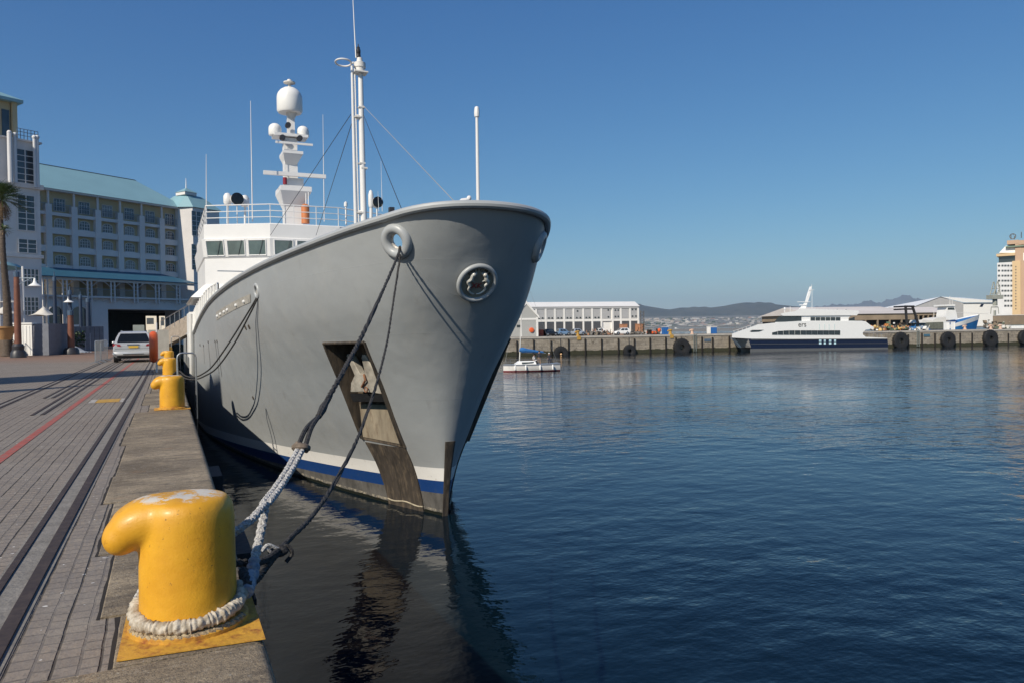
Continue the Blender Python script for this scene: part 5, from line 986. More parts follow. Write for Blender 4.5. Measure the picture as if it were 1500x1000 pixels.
# ================================================================== far side of the harbour
FQ = Fr((59.216, 135.323), (175.873, 108.77)); Q = lambda px, py, v=0.: FQ.uz(px, py, v)
zt = float(np.mean([Q(940, 490.6)[1], Q(800, 493)[1]]))
zq = [(Q(px, py)[0], Q(px, py)[1]) for px, py in ((730, 494.0), (850, 492), (940, 490.6), (1060, 489), (1310, 485.5), (1480, 482.5))]
def ztop(u): return zt
stone = M('harbour_stone', (.21, .185, .15), .95, var=.35, scale=.5, bump=.05, bscale=3, col2=(.1, .085, .065), thr=(.45, .7), s2=.9, stretch=(1, 1, 2.5))
mt, g, p = raw('harbour_wall_stone', .95); stone = mt
x, y, z = g.sep(); along = g.math('ADD', g.math('MULTIPLY', x, .975), g.math('MULTIPLY', y, -.222)); vv = g.comb(along, z, 0.0)
br = g.n.new('ShaderNodeTexBrick'); g.l.new(vv, br.inputs['Vector']); br.inputs['Scale'].default_value = 1; br.inputs['Brick Width'].default_value = 1.5; br.inputs['Row Height'].default_value = .62; br.inputs['Mortar Size'].default_value = .02; br.inputs['Bias'].default_value = 0
br.inputs['Color1'].default_value = (.34, .295, .235, 1); br.inputs['Color2'].default_value = (.25, .22, .18, 1); br.inputs['Mortar'].default_value = (.09, .075, .06, 1)
c = g.mix(g.rng(g.noise(.5, 6, .7), .4, .7, 0, .75), br.outputs['Color'], (.16, .135, .105)); c = g.mix(g.rng(g.noise(2.2, 6, .75), .52, .68, 0, .8), c, (.43, .39, .32)); c = g.mix(g.rng(g.noise(1.1, 6, .75, loc=(3, 3, 8)), .56, .68, 0, .8), c, (.08, .065, .05))
tide = g.math('LESS_THAN', g.math('ADD', z, g.math('MULTIPLY', g.noise(.8, 5, .7), .8)), -2.35); c = g.mix(tide, c, (.035, .035, .018)); g.l.new(c, p.inputs['Base Color']); g.l.new(g.bump(g.noise(2, 6, .7), .08), p.inputs['Normal'])
apron = M('quay_apron', (.4, .37, .33), .9, var=.15, scale=.6)
hwl = thing('quay_wall', 'long stone quay wall with timber fenders across the harbour', 'quay wall', FQ.w(0, 0, 0), FQ.ang)
b = MB(); b.box(-60, FQ.len + 60, 0, 1.5, -9, zt - .35, FQ); b.build('stone_face', stone, hwl, world=True, smooth=False)
b = MB(); b.box(-60, FQ.len + 60, -.12, 1.6, zt - .35, zt, FQ); b.build('coping', apron, hwl, world=True, smooth=False)
timber = M('wet_timber', (.018, .014, .011), .95, var=.4, scale=3)
for px in (757, 781.5, 807, 832.5, 857, 881, 905.5, 929, 952, 975, 990, 1028, 1043.5, 1068, 1312, 1330, 1350, 1369, 1406, 1423.5, 1441, 1459, 1476.5):
    u = Q(px, 500)[0]; b = MB(); b.box(u - .12, u + .12, -.22, .05, -4.5, zt - .5 - rnd.uniform(0, .5), FQ); b.build('timber_fender', timber, hwl, world=True, smooth=False)
# ground behind: apron, narrow pier in the middle, working harbour to the right
land_m = M('harbour_ground', (.2, .185, .16), .95, var=.2, scale=.15)
uA, uB = Q(970, 490)[0], Q(1150, 490)[0]
b = MB(); b.add([FQ.w(*q) for q in ((-80, 1.55, zt - .02), (FQ.len + 120, 1.55, zt - .02), (FQ.len + 120, 9, zt - .02), (-80, 9, zt - .02))], [(0, 1, 2, 3)])
b.add([FQ.w(*q) for q in ((-80, 9, zt - .02), (uA, 9, zt - .02), (uA + 8, 60, zt - .02), (-80, 60, zt - .02))], [(0, 1, 2, 3)])
b.add([FQ.w(*q) for q in ((FQ.len - 30, 60, zt - .02), (FQ.len + 220, 60, zt - .02), (FQ.len + 220, 420, zt - .02), (uB + 20, 420, zt - .02), (uB + 12, 75, zt - .02))], [(0, 1, 2, 3, 4)])
tag(b.build('harbour_ground', land_m, smooth=False), kind='structure')
# tyre fenders
def tyre(px, py, rpx, label, chain=True, v=-.45):
    u, z_ = Q(px, py, v); D = np.linalg.norm(np.array(FQ.w(u, v, 0)) - CAM) * .97; R_ = rpx * D / F; P = FQ.w(u, v, z_); t = thing('tyre_fender', label, 'tyre', P, FQ.ang, 'tractor tyre fenders on the far quay')
    b = MB(); b.lathe([(R_ * .3, -.35), (R_ * .62, -.48), (R_ * .93, -.42), (R_, -.2), (R_, .2), (R_ * .93, .42), (R_ * .62, .48), (R_ * .3, .35)], n=28, ax=(0, 1, 0)); b.f = b.f[:-2]; b.mi = b.mi[:-2]; b.add([], [])
    n_ = 28; m_ = 8; base = 0; b.f += [((m_ - 1) * n_ + k, (m_ - 1) * n_ + (k + 1) % n_, (k + 1) % n_, k) for k in range(n_)]; b.mi += [0] * n_
    b.build('tyre', black, t, ang=40)
    b = MB(); [b.box(-.06, .06, -.47, .47, R_ - .02, R_ + .05) for _ in range(1)]
    for k in range(20):
        a = 2 * pi * k / 20; q = Vector((R_ * cos(a), 0, R_ * sin(a))); b.cyl(q + Vector((0, -.42, 0)), q + Vector((0, .42, 0)), .06, n=4)
    b.build('tread', black, t); b = MB(); b.tube([(0, .2, R_ * .4), (.1, .42, zt - z_ + .05)], .04, 5); b.build('chain', darkmetal, t)
for a in ((821.5, 518, 11.5, 'leftmost tractor tyre fender, half under water beside the yacht'), (922, 514, 9.5, 'half sunk tractor tyre fender below the white hatchback'), (998.5, 508.5, 13, 'big tractor tyre fender left of the wall ladder'), (1319, 499, 11.5, 'tractor tyre fender just right of the ferry stern'), (1388.5, 497.5, 10.5, 'tractor tyre fender below the blue trawler'), (1450.5, 495.5, 10.5, 'tractor tyre fender below the dockyard crane'), (1501, 494, 9, 'tractor tyre fender cut by the right edge of the picture')): tyre(*a)
lm = M('grey_green_ladder', (.2, .23, .22), .6)
for px, lab in ((1017.5, 'grey ladder on the stone wall right of the big tyre'), (1344, 'ladder on the stone wall between two tyres right of the ferry')):
    u = Q(px, 500)[0]; t = thing('wall_ladder', lab, 'ladder', FQ.w(u, -.15, zt), FQ.ang, 'ladders on the far quay'); b = MB(); b.box(-.32, -.24, -.1, 0, -3.5, .05); b.box(.24, .32, -.1, 0, -3.5, .05); b.build('rails', lm, t); b = MB(); [b.box(-.24, .24, -.08, -.02, -z_, -z_ + .06) for z_ in np.arange(.2, 3.6, .32)]; b.build('rungs', lm, t)
# far bollards and small kit on the edge
for px, py, lab in ((847.5, 498, 'yellow bollard on the far quay in front of the silver car'), (983.5, 492, 'yellow and pink bollard on the far quay right of the blue toilet'), (1015.5, 486, 'small pinkish bollard on the far quay above the wall ladder'), (1416, 483, 'pale pink bollard on the far quay in front of the blue trawler'), (1454, 481, 'pale bollard on the far quay left of the dockyard crane'), (1468, 481, 'pale round bollard on the far quay right of the dockyard crane')):
    u = Q(px, 490)[0]; t = thing('mooring_bollard', lab, 'bollard', FQ.w(u, .5, zt), FQ.ang, 'bollards on the far quay'); b = MB(); b.lathe([(.4, 0), (.4, .15), (.27, .2), (.25, .75), (.42, .85), (.42, 1.0), (.2, 1.08), (0, 1.08)], n=14); b.tube([(0, 0, .8), (-.45, 0, .85), (-.6, 0, .65)], .15, 8); b.build('post', ylw_m if px < 1000 else M('faded_pink', (.6, .42, .32), .8), t)
    if px < 1000: b = MB(); b.box(-.35, .4, -.68, -.64, -.75, -.02); b.build('painted_patch', ylw_m, t)
t = thing('sign', 'small blue sign plate on the stone wall right of the ladder', 'sign', FQ.w(Q(1036, 498)[0], -.1, Q(1036, 498)[1]), FQ.ang); b = MB(); b.box(-.75, .75, -.05, 0, -.25, .3); b.build('plate', M('faded_blue_sign', (.08, .12, .17), .6), t)
t = thing('sign', 'small teal sign plate on the stone wall right of the second ladder', 'sign', FQ.w(Q(1357, 491)[0], -.1, Q(1357, 491)[1]), FQ.ang); b = MB(); b.box(-.8, .8, -.05, 0, -.25, .25); b.build('plate', M('faded_teal_sign', (.06, .14, .2), .6), t)
# long white warehouse
WV = 17.0
def Wf(px, py): return Q(px, py, WV)
wm_ = M('warehouse_white', (.78, .76, .72), .8, var=.05, scale=.3); wgrey = M('warehouse_grey_panel', (.4, .4, .4), .85, var=.08, scale=.6); wdoor = M('roller_door', (.075, .078, .085), .6, stretch=(1, 1, 8), scale=1.5, var=.3)
wh_ = thing('warehouse', 'long two storey white warehouse with grey panels and dark roller doors on the far quay', 'warehouse', FQ.w(Wf(780, 480)[0], WV, zt), FQ.ang)
ua, zr = Wf(768, 449.5); ub = Wf(936, 449)[0]; ze = Wf(850, 449.5)[1]
b = MB(); b.box(ua - 6, ub, WV + .3, WV + 14, zt, ze, FQ); b.build('wall', wm_, wh_, world=True, smooth=False)
zr = Q(850, 442.5, WV + 7)[1]
b = MB(); ur_ = Q(928, 441.5, WV + 7)[0]; b.add([FQ.w(ua - 6, WV - .1, ze), FQ.w(ub + .2, WV - .1, ze), FQ.w(ub + .2, WV + 14.3, ze), FQ.w(ua - 6, WV + 14.3, ze), FQ.w(ua - 6, WV + 7, zr), FQ.w(ur_ + .3, WV + 7, zr)], [(0, 1, 5, 4), (2, 3, 4, 5), (1, 2, 5), (0, 4, 3), (3, 2, 1, 0)]); b.build('roof', wm_, wh_, world=True, smooth=False)
b = MB(); z_ = Wf(850, 451.5)[1]; b.box(ua - 6, ub - .1, WV - .02, WV + .31, z_ - .12, z_ + .35, FQ); b.build('gutter', wgrey, wh_, world=True, smooth=False)
cols = [785.5, 799.5, 813, 826.5, 840, 854.5, 867.5, 881, 897.5, 909.5, 923, 935]
def pz(px, py): return Wf(px, py)
for i in range(len(cols) - 1):
    x0, x1 = cols[i] + 1.4, cols[i + 1] - 1.4
    if i == 7: x1 -= 2.0
    a, c_ = pz(x0, 467.3 - .0 * i), pz(x1, 453)
    b = MB(); b.box(a[0], c_[0], WV + .1, WV + .29, pz(850, 467)[1], pz(850, 453)[1], FQ); pn_ = b.build('grey_panel', wgrey, wh_, world=True, smooth=False)
    for fx, fy_ in ({0: [(.25, .1), (.7, .1)], 7: [(.75, .88), (.75, .15)], 8: [(.3, .85), (.75, .85), (.3, .18), (.75, .18)], 9: [], 10: [(.25, .9), (.78, .9), (.25, .2), (.78, .2)]}.get(i, [(.3, .1), (.75, .1)] + ([(.4, .8)] if i == 4 else []))):
        u = lerp(a[0], c_[0], fx); z_ = lerp(pz(850, 467)[1], pz(850, 453)[1], fy_); b = MB(); b.box(u - .17, u + .17, WV + .03, WV + .09, z_ - .15, z_ + .17, FQ); b.build('window', glass, pn_, world=True, smooth=False)
    if i != 7:
        b = MB(); zt_d = pz(850, 472.3 if i < 7 else 470)[1]; b.box(a[0], c_[0], WV + .08, WV + .29, zt, zt_d, FQ); b.build('roller_door', wdoor, wh_, world=True, smooth=False)
for px in cols:
    u = pz(px, 460)[0]; b = MB(); b.box(u - .2, u + .2, WV, WV + .3, zt, pz(850, 452)[1], FQ); b.build('pier', wm_, wh_, world=True, smooth=False)
b = MB(); b.box(pz(785, 468)[0], ub, WV + .03, WV + .3, pz(850, 471)[1], pz(850, 467.6)[1], FQ); b.build('band', wm_, wh_, world=True, smooth=False)
# gabled building behind the bow
GV = 4.5; Gq = lambda px, py: Q(px, py, GV)
gb = thing('gabled_building', 'grey gabled shed with white trim partly hidden by the ship bow', 'building', FQ.w(Gq(770, 480)[0], GV, zt), FQ.ang)
u1 = Gq(788, 480)[0]; za = Gq(788, 465)[1]; ap = Gq(771, 445); u0g = ap[0] - (u1 - ap[0])
b = MB(); b.fprism([(u0g, zt), (u1, zt), (u1, za), ap, (u0g, za)], GV, GV + 11, FQ); b.build('wall', M('grey_ribbed_wall', (.4, .4, .38), .85, var=.08, stretch=(6, 1, 1)), gb, world=True, smooth=False)
b = MB(); zb = Gq(780, 467)[1]; b.box(u0g, u1 + .05, GV - .06, GV + .02, zb - .25, zb + .12, FQ); b.box(u1 - .35, u1 + .06, GV - .05, GV + .03, zt, za, FQ); b.box(Gq(763, 480)[0], Gq(764.5, 480)[0], GV - .05, GV + .03, zt, za, FQ)
for sg in (-1, 1):
    e_ = (u1 + .3, za - .25) if sg > 0 else (u0g - .3, za - .25); b.fprism([e_, (e_[0], e_[1] + .5), (ap[0], ap[1] + .45), (ap[0], ap[1] - .1)], GV - .12, GV + .05, FQ)
b.build('trim', wm_, gb, world=True, smooth=False)
for sg in (-1, 1):
    e_ = (u1 + .4, za - .2) if sg > 0 else (u0g - .4, za - .2); b = MB(); b.fprism([e_, (e_[0], e_[1] + .15), (ap[0], ap[1] + .55), (ap[0], ap[1] + .4)], GV - .1, GV + 11.1, FQ); b.build('roof', wm_, gb, world=True, smooth=False)
b = MB(); b.box(Gq(757, 478)[0], Gq(762, 478)[0], GV - .07, GV, Gq(760, 479.5)[1], Gq(760, 476)[1], FQ); b.build('window', glass, gb, world=True, smooth=False)
t = thing('lifebuoy', 'round red-orange lifebuoy case mounted on the grey gabled shed wall', 'lifebuoy', FQ.w(Gq(778.5, 483)[0], GV - .1, Gq(778.5, 483.5)[1])); b = MB(); b.lathe([(.5, -.1), (.5, .12), (.3, .2), (0, .2)], n=20, ax=-FQ.n); b.build('case', og, t)
# far cars
def far_car(px, py, paint, label, rz, wpx=24, v=8.0, H_=1.5):
    zb = zt; u = Q(px, py, v)[0]; P = FQ.w(u, v, zt); D = (np.array(P) - CAM) @ fw; Lc = wpx * D / F
    return car('parked_car', label, paint, P, rz, 1.75, Lc, H_, detail=False, group='cars parked on the far quay')
bluep = M('blue_car_paint', (.2, .32, .48), .25, .3, coat=.6); blackp = M('black_car_paint', (.012, .014, .02), .2, coat=.6); whitep = M('white_car_paint', (.75, .75, .74), .3, coat=.5); silp = M('grey_car_paint', (.5, .53, .57), .28, .4, coat=.5)
a_ = FQ.ang
far_car(797, 490, blackp, 'black car parked beside the red skip on the far quay', a_ - pi / 2 + .15, 20, 7.5)
far_car(816, 489, bluep, 'light blue car parked between the black car and the silver car', a_ - pi / 2 + .1, 20, 8.5)
far_car(838, 489, silp, 'silver car parked behind the yellow bollard on the far quay', a_ - pi / 2 + .1, 19, 7)
far_car(921.5, 489, whitep, 'small white hatchback parked in front of the warehouse roller doors', a_ + pi / 2, 23, 5.0)
far_car(884, 486, whitep, 'white car half hidden behind scrap in front of the warehouse', a_ + pi / 2, 14, 12)
# skips, drums, scrap heap, blue toilet, cabinet
def boxthing(name, label, cat, px0, px1, py0, v, dep, mat, extra=None, py1=None):
    p0, p1 = Q(px0, py0, v), Q(px1, py0, v); z0 = zt if py1 is None else Q(px0, py1, v)[1]; t = thing(name, label, cat, FQ.w(p0[0], v, z0), FQ.ang); b = MB(); w_ = p1[0] - p0[0]; h_ = p0[1] - z0
    b.box(0, w_, 0, dep, 0, h_); [b.box(q, q + .07, -.05, .01, .05, h_ - .05) for q in np.arange(.1, w_ - .05, .5)]; b.build('body', mat, t, smooth=False); b = MB(); b.box(-.06, w_ + .06, -.07, dep + .06, h_, h_ + .1); b.build('rim', extra or mat, t, smooth=False); return t, w_, h_
redd = M('red_skip_paint', (.5, .1, .05), .7, var=.25, scale=1.5); bluet = M('blue_plastic', (.02, .12, .36), .5, var=.1); brick_m = M('orange_brown_brick', (.42, .2, .11), .85, var=.2, scale=2); dkg = M('dark_scrap', (.07, .065, .06), .85, var=.6, scale=1.2, col2=(.25, .2, .14), thr=(.5, .6))
boxthing('skip', 'red skip beside the gabled shed on the far quay', 'skip', 788.5, 796, 483.5, 7, 2, redd)
boxthing('portable_toilet', 'blue portable toilet cabin on the far quay', 'toilet cabin', 972, 979, 479.5, 2.5, 1.0, bluet, M('toilet_roof', (.5, .55, .6), .6))
boxthing('cabinet', 'blue door cabinet standing at the pier edge left of the ferry', 'cabinet', 1042, 1050, 479.5, 2.5, 1.0, bluet, white)
boxthing('cabinet', 'narrow white cabinet left of the blue door cabinet on the pier', 'cabinet', 1038, 1041, 478.7, 2.6, .9, wm_)
boxthing('brick_hut', 'small orange brick hut at the right end of the warehouse', 'hut', 937.5, 944, 475, 14, 3, brick_m)
boxthing('brick_stack', 'orange brick stack in front of a roller door of the warehouse', 'brick stack', 912, 919, 475.5, 13, 2, brick_m)
def heap(name, label, px0, px1, v, hpx, mats, n, seed, cat='scrap heap'):
    rr = random.Random(seed); u0_, u1_ = Q(px0, 488, v)[0], Q(px1, 488, v)[0]; P = FQ.w(u0_, v, zt); D = (np.array(P) - CAM) @ fw; H = hpx * D / F; t = thing(name, label, cat, P, FQ.ang); b = MB()
    for k in range(n):
        x_ = rr.uniform(0, u1_ - u0_); h_ = H * rr.uniform(.25, 1) * (.5 + .5 * sin(x_ * 1.3 + seed) ** 2); s_ = rr.uniform(.15, .55); y_ = rr.uniform(-1, 2); b.cur = rr.randrange(len(mats)); z_ = rr.uniform(0, max(.01, h_ - s_)); a = rr.uniform(0, 3)
        if rr.random() < .5: b.prism([(x_ + s_ * cos(a + q), y_ + s_ * sin(a + q), z_) for q in (0, 1.57, 3.14, 4.71)], (rr.uniform(-.2, .2), 0, s_ * rr.uniform(.5, 1.5)))
        elif rr.random() < .6: b.ball((x_, y_, z_ + s_ * .5), s_ * .7, 8)
        else: b.cyl((x_, y_, z_), (x_ + rr.uniform(-.8, .8), y_, z_ + rr.uniform(.3, 1.2)), .06, n=5)
    o = b.build(name.replace('heap', 'pieces').replace('pile', 'pieces') + '_mass', mats, t, smooth=False); o['kind'] = 'stuff'; return t
heap('scrap_heap', 'low dark heap of nets and scrap left of the white hatchback', 849, 897, 10, 9, [dkg, timber, brick_m, groove_m], 160, 1)
heap('scrap_heap', 'low dark heap of gear between the white hatchback and the brick hut', 922, 938, 8, 6, [dkg, timber, groove_m], 60, 2)
heap('fishing_gear_heap', 'dark heap of fishing gear with orange floats left of the blue toilet', 944, 971, 8, 10, [dkg, timber, og, apron, silp], 120, 3)
t = thing('lattice_mast', 'grey lattice mast at the right end of the warehouse', 'mast', FQ.w(Q(941, 488, 13)[0], 13, zt), FQ.ang); b = MB()
for x_ in (-.4, .4): b.box(x_ - .05, x_ + .05, -.05, .05, 0, 5.2)
for k in range(8): b.tube([(-.4, 0, k * .65), (.4, 0, (k + 1) * .65)], .035, 4); b.tube([(.4, 0, k * .65), (-.4, 0, (k + 1) * .65)], .035, 4)
b.build('lattice', dkg, t)
# fence on the pier
t = thing('railing', 'fine wire railing on the pier right of the blue cabinet', 'railing', FQ.w(Q(1051, 488, 2)[0], 2, zt), FQ.ang); ln = Q(1075, 488, 2)[0] - Q(1051, 488, 2)[0]; b = MB()
for x_ in np.arange(0, ln, .5): b.box(x_ - .02, x_ + .02, 0, .04, 0, 1.2)
b.box(0, ln, 0, .05, 1.17, 1.22); b.box(0, ln, 0, .05, .6, .63); b.build('rails', ironw, t, smooth=False)
# ---------------------------------------------------------------- ferry
_fo = [np.array(FQ.w(u_, -7.2, 0)) for u_ in (0, 60)]; _f0 = onv(1072, 500, _fo[0], _fo[1]); _f1 = onv(1300, 500, _fo[0], _fo[1]); FF = Fr(_f0, _f1); A2 = np.array(FF.w(0, 0, -3.5)); X = lambda px, py, v=0.: FF.uz(px, py, v)
fe = thing('ferry', 'white and navy catamaran ferry moored at the far quay', 'ferry', FF.w(FF.len / 2, 2, -3.5), FF.ang)
navy = M('navy_hull', (.006, .011, .036), .35, var=.1); fgrey = M('ferry_grey', (.3, .3, .3), .5); fgreyb = M('ferry_boot', (.11, .115, .12), .6); fw_ = M('ferry_white', (.82, .82, .8), .35, var=.03); lbl = M('pale_blue_lettering', (.5, .72, .8), .5)
WD = 6.0
def fpoly(pts, v0, v1, name, mat, par=fe, smooth=False):
    b = MB(); n_ = [X(q[0], q[1], v0) for q in pts]; f_ = [(max(a[0], a[0] + (X(q[0], q[1], v1)[0] - a[0]) * (q[0] < 1180)), a[1]) for a, q in zip(n_, pts)]; k_ = len(pts)
    b.add([FF.w(u, v0, z) for u, z in n_] + [FF.w(u, v1, z) for u, z in f_], [tuple(range(k_))[::-1], tuple(range(k_, 2 * k_))] + [(i, (i + 1) % k_, k_ + (i + 1) % k_, k_ + i) for i in range(k_)]); return b.build(name, mat, par, world=True, smooth=smooth)
fpoly([(1099, 522), (1301, 522), (1301, 505), (1300, 497), (1292, 494.5), (1096, 495), (1100, 508)], 0, 2.4, 'navy_hull', navy)
fpoly([(1099, 510.5), (1301, 508.5), (1301, 522), (1099, 522)], -.03, 2.43, 'boot_stripe', fgreyb)
fpoly([(1084, 509), (1090, 522), (1110, 522), (1240, 520), (1240, 497), (1072, 494)], 4.0, 6.0, 'far_hull', fgrey)
b = MB(); b.cur = 0
p = [X(1071.5, 493), X(1097, 496), X(1103, 509), X(1083, 508.5)]; b.add([FF.w(X(1071.5, 493, 3)[0], 3.0, p[0][1]), FF.w(p[1][0], -.02, p[1][1]), FF.w(p[2][0], .3, p[2][1]), FF.w(X(1083, 508, 3)[0], 3.0, p[3][1]), FF.w(X(1090, 496, 6)[0], 6.02, p[1][1]), FF.w(X(1094, 508, 6)[0], 5.8, p[2][1])], [(0, 1, 2, 3), (0, 3, 5, 4), (1, 2, 5, 4)]); b.build('bow_panel', fgrey, fe, world=True, smooth=False)
b = MB(); pp = [X(1072, 494, 2.6), X(1076, 495, 2.6), X(1091, 508.7, 2.6), X(1084, 508.7, 2.6)]; b.prism([FF.w(q[0], 2.6, q[1]) for q in pp], FF.n * .8 ); b.build('centre_bow', fw_, fe, world=True, smooth=False)
fpoly([(1072, 494.5), (1072.5, 489.5), (1080, 486.5), (1098, 480), (1110, 475.5), (1130, 473.3), (1145, 472), (1185, 470), (1262, 470), (1268, 471), (1281, 481), (1268, 483), (1264, 487), (1264, 490), (1268, 493.5), (1300, 495), (1297, 497), (1100, 496)], -.02, WD, 'main_deck_side', fw_)
fpoly([(1134, 474), (1145, 463), (1152, 462), (1247, 462.5), (1243, 466), (1243, 471.5), (1134, 474)], .35, WD - .3, 'upper_deck', fw_)
fpoly([(1143, 460.5), (1148, 458.5), (1165, 456), (1172, 452), (1257, 455), (1259, 458), (1255, 462.2), (1147, 463)], .1, WD - .1, 'upper_roof', fw_)
fpoly([(1134, 471.8), (1141, 463.5), (1174, 463.2), (1174, 470), (1150, 471.5)], .28, .34, 'wheelhouse_window', glass)
for k in range(6):
    x0 = 1187 + k * 7.4; f = fpoly([(x0 + .5, 471.2), (x0 + 7, 471.2), (x0 + 7, 464.8), (x0 + .5, 464.8)], .29, .36, 'window', glass)
for k in range(12):
    x0 = 1131 + k * 8.35; yl = 484.8 + (1.6 if k == 0 else 0) ; fpoly([(x0, 490.5), (x0 + 7.9, 490.7), (x0 + 7.9, 484 + (1.4 if k < 1 else .6 if k < 2 else 0)), (x0, 484 + (3.2 if k == 0 else 1 if k < 2 else .4 if k < 3 else 0))], -.08, -.01, 'saloon_window', glass)
fpoly([(1098, 485.3), (1102, 483.5), (1119, 483.3), (1112, 486), (1101, 486.5)], -.07, -.01, 'side_vent', glass)
fpoly([(1244, 470.5), (1244, 467), (1252, 464.5), (1252, 470.5)], .25, .34, 'aft_opening', glass)
b = MB(); a = X(1272, 488)
for px in (1268, 1274, 1280, 1286, 1292): q = X(px, 494.5); b.cyl(FF.w(q[0], .2, q[1] - .1), FF.w(q[0], .2, q[1] + .95), .035, n=5)
q0, q1 = X(1265, 494), X(1297, 496); b.tube([FF.w(q0[0], .2, q0[1] + .95), FF.w(q1[0], .2, q1[1] + 1.0)], .035, 5); b.build('stern_rail', steel, fe, world=True)
b = MB()
for px, py in ((1076, 489), (1082, 487), (1088, 485), (1094, 483), (1100, 480.5)): q = X(px, py); b.cyl(FF.w(q[0], .2, q[1] - .3), FF.w(q[0], .2, q[1] + .6), .03, n=5)
q0, q1 = X(1074, 489), X(1102, 479.5); b.tube([FF.w(q0[0], .2, q0[1] + .5), FF.w(q1[0], .2, q1[1] + .5)], .03, 5); b.build('bow_rail', white, fe, world=True)
fpoly([(1166, 457), (1173, 450), (1179, 443), (1184.5, 430), (1188, 420), (1189.5, 420), (1187, 432), (1182.5, 445), (1179, 457)], 3.4, 3.9, 'mast', fw_)
b = MB()
for px0, px1, py, r_ in ((1168, 1187, 442.5, .06), (1171, 1181, 447, .09), (1184, 1193, 425, .04)): a, c_ = X(px0, py, 3.3), X(px1, py, 3.3); b.tube([FF.w(a[0], 3.3, a[1]), FF.w(c_[0], 3.3, c_[1])], r_, 6)
for px, y0, y1 in ((1189.5, 452, 424), (1157.5, 459, 449), (1189, 422, 417)): a, c_ = X(px, y0, 3.3), X(px, y1, 3.3); b.tube([FF.w(a[0], 3.3, a[1]), FF.w(c_[0], 3.3, c_[1])], .035, 5)
a = X(1149.5, 452, 1.5); b.ball(FF.w(a[0], 1.5, a[1]), .22, 8); b.cyl(FF.w(a[0], 1.5, a[1] - 1), FF.w(a[0], 1.5, a[1]), .05, n=5); b.build('aerials', fw_, fe, world=True)
P = X(1175, 475.5); text('ers', M('black_script', (.02, .02, .02), .6), fe, np.array(FF.w(P[0], -.06, P[1])), FF.d if FF.d @ rt > 0 else -FF.d, (0, 0, 1), 1.5, 'lettering')
b = MB()
for k, px in enumerate((1199.5, 1206.5, 1214, 1221.5)):
    for py, hh_ in ((498.2, 1.6), (502.5, 1.6)): a, c_ = X(px, py + hh_), X(px + 3.4, py - hh_); b.box(a[0], c_[0] - (.1 if k % 2 else 0), -.09, -.04, a[1], c_[1], FF)
b.build('hull_squares', lbl, fe, world=True, smooth=False)
b = MB()
for k, px in enumerate((1200, 1207.5, 1214, 1222)): a, c_ = X(px, 483.3), X(px + .7, 475); b.box(a[0], c_[0], -.05, -.025, a[1], c_[1], FF)
b.build('pale_stripes', M('pale_stripe', (.55, .68, .68), .6), fe, world=True, smooth=False)
fpoly([(1100, 496.6), (1300, 495.6), (1300, 496.6), (1100, 497.8)], -.12, .0, 'rubbing_strake', fgreyb)
fpoly([(1100, 503.4), (1300, 502.4), (1300, 502.9), (1100, 503.9)], -.06, .0, 'chine', fgreyb)
b = MB()
for k in range(4):
    q = X(1209 + k * 14, 456); b.cyl(FF.w(q[0], 2 + k * .2, q[1]), FF.w(q[0], 2 + k * .2, q[1] + .5), .12, n=8)
b.build('roof_vent', fgrey, fe, world=True)
# ---------------------------------------------------------------- yacht
YF = Fr((37.19, 82.99), (43.95, 81.27)); Yq = lambda px, py, v=0.: YF.uz(px, py, v)
ya = thing('yacht', 'small white sailing yacht with a blue sail cover and red waterline by the far quay', 'yacht', YF.w(3.3, 1, -3.5), YF.ang)
b = MB(); L_ = YF.len; rings = []
for t in np.linspace(0, 1, 15):
    w_ = 1.25 * (1 - (1 - min(1, t * 1.9)) ** 2.2) ** .8 if t < .55 else 1.25 * (1 - .25 * ((t - .55) / .45) ** 2); w_ = max(w_, .03); dk = .98 - .12 * sin(pi * t); u = t * L_
    rings.append([YF.w(u, 1.3 - w_, -3.5 + dk), YF.w(u, 1.3 - w_ * .96, -3.5 + .3), YF.w(u, 1.3 - w_ * .6, -3.75), YF.w(u, 1.3, -3.95), YF.w(u, 1.3 + w_ * .6, -3.75), YF.w(u, 1.3 + w_ * .96, -3.5 + .3), YF.w(u, 1.3 + w_, -3.5 + dk)])
mt, g, p = raw('yacht_gelcoat', .3); x, y, z = g.sep(); c = g.mix(g.math('LESS_THAN', z, .14), (.72, .7, .67), (.2, .02, .03)); c = g.mix(g.math('GREATER_THAN', z, .72), c, (.2, .22, .25)); g.l.new(c, p.inputs['Base Color'])
loft(b, rings); b.build('hull', mt, ya, world=True, ang=50)
b = MB(); loft(b, [[YF.w(u, v, -3.5 + .9) for u, v in ((1.4, .75), (4.0, .5), (4.0, 2.1), (1.4, 1.85))], [YF.w(u, v, -3.5 + 1.28) for u, v in ((1.9, .9), (3.9, .7), (3.9, 1.9), (1.9, 1.7))]]); b.build('cabin', fw_, ya, world=True)
b = MB(); b.box(2.2, 3.7, .6, .64, -2.5, -2.33, YF); b.build('cabin_window', glass, ya, world=True)
mb0 = Yq(761, 532, 1.3); mb1 = Yq(766, 400, 1.3); b = MB(); b.tube([YF.w(mb0[0], 1.3, -2.4), YF.w(mb1[0], 1.3, mb1[1])], [.075, .05], 8); b.build('mast', offwhite, ya, world=True)
b = MB(); c0, c1 = Yq(761, 512, 1.3), Yq(796, 515.5, 1.3); pts = [YF.w(lerp(c0[0], c1[0], t), 1.3, lerp(c0[1], c1[1], t)) for t in np.linspace(0, 1, 10)]; b.tube(pts, [.22, .34, .3, .24, .22, .18, .17, .15, .14, .1], 10); b.build('sail_cover', M('blue_canvas', (.02, .13, .36), .8, var=.2, scale=3), ya, world=True)
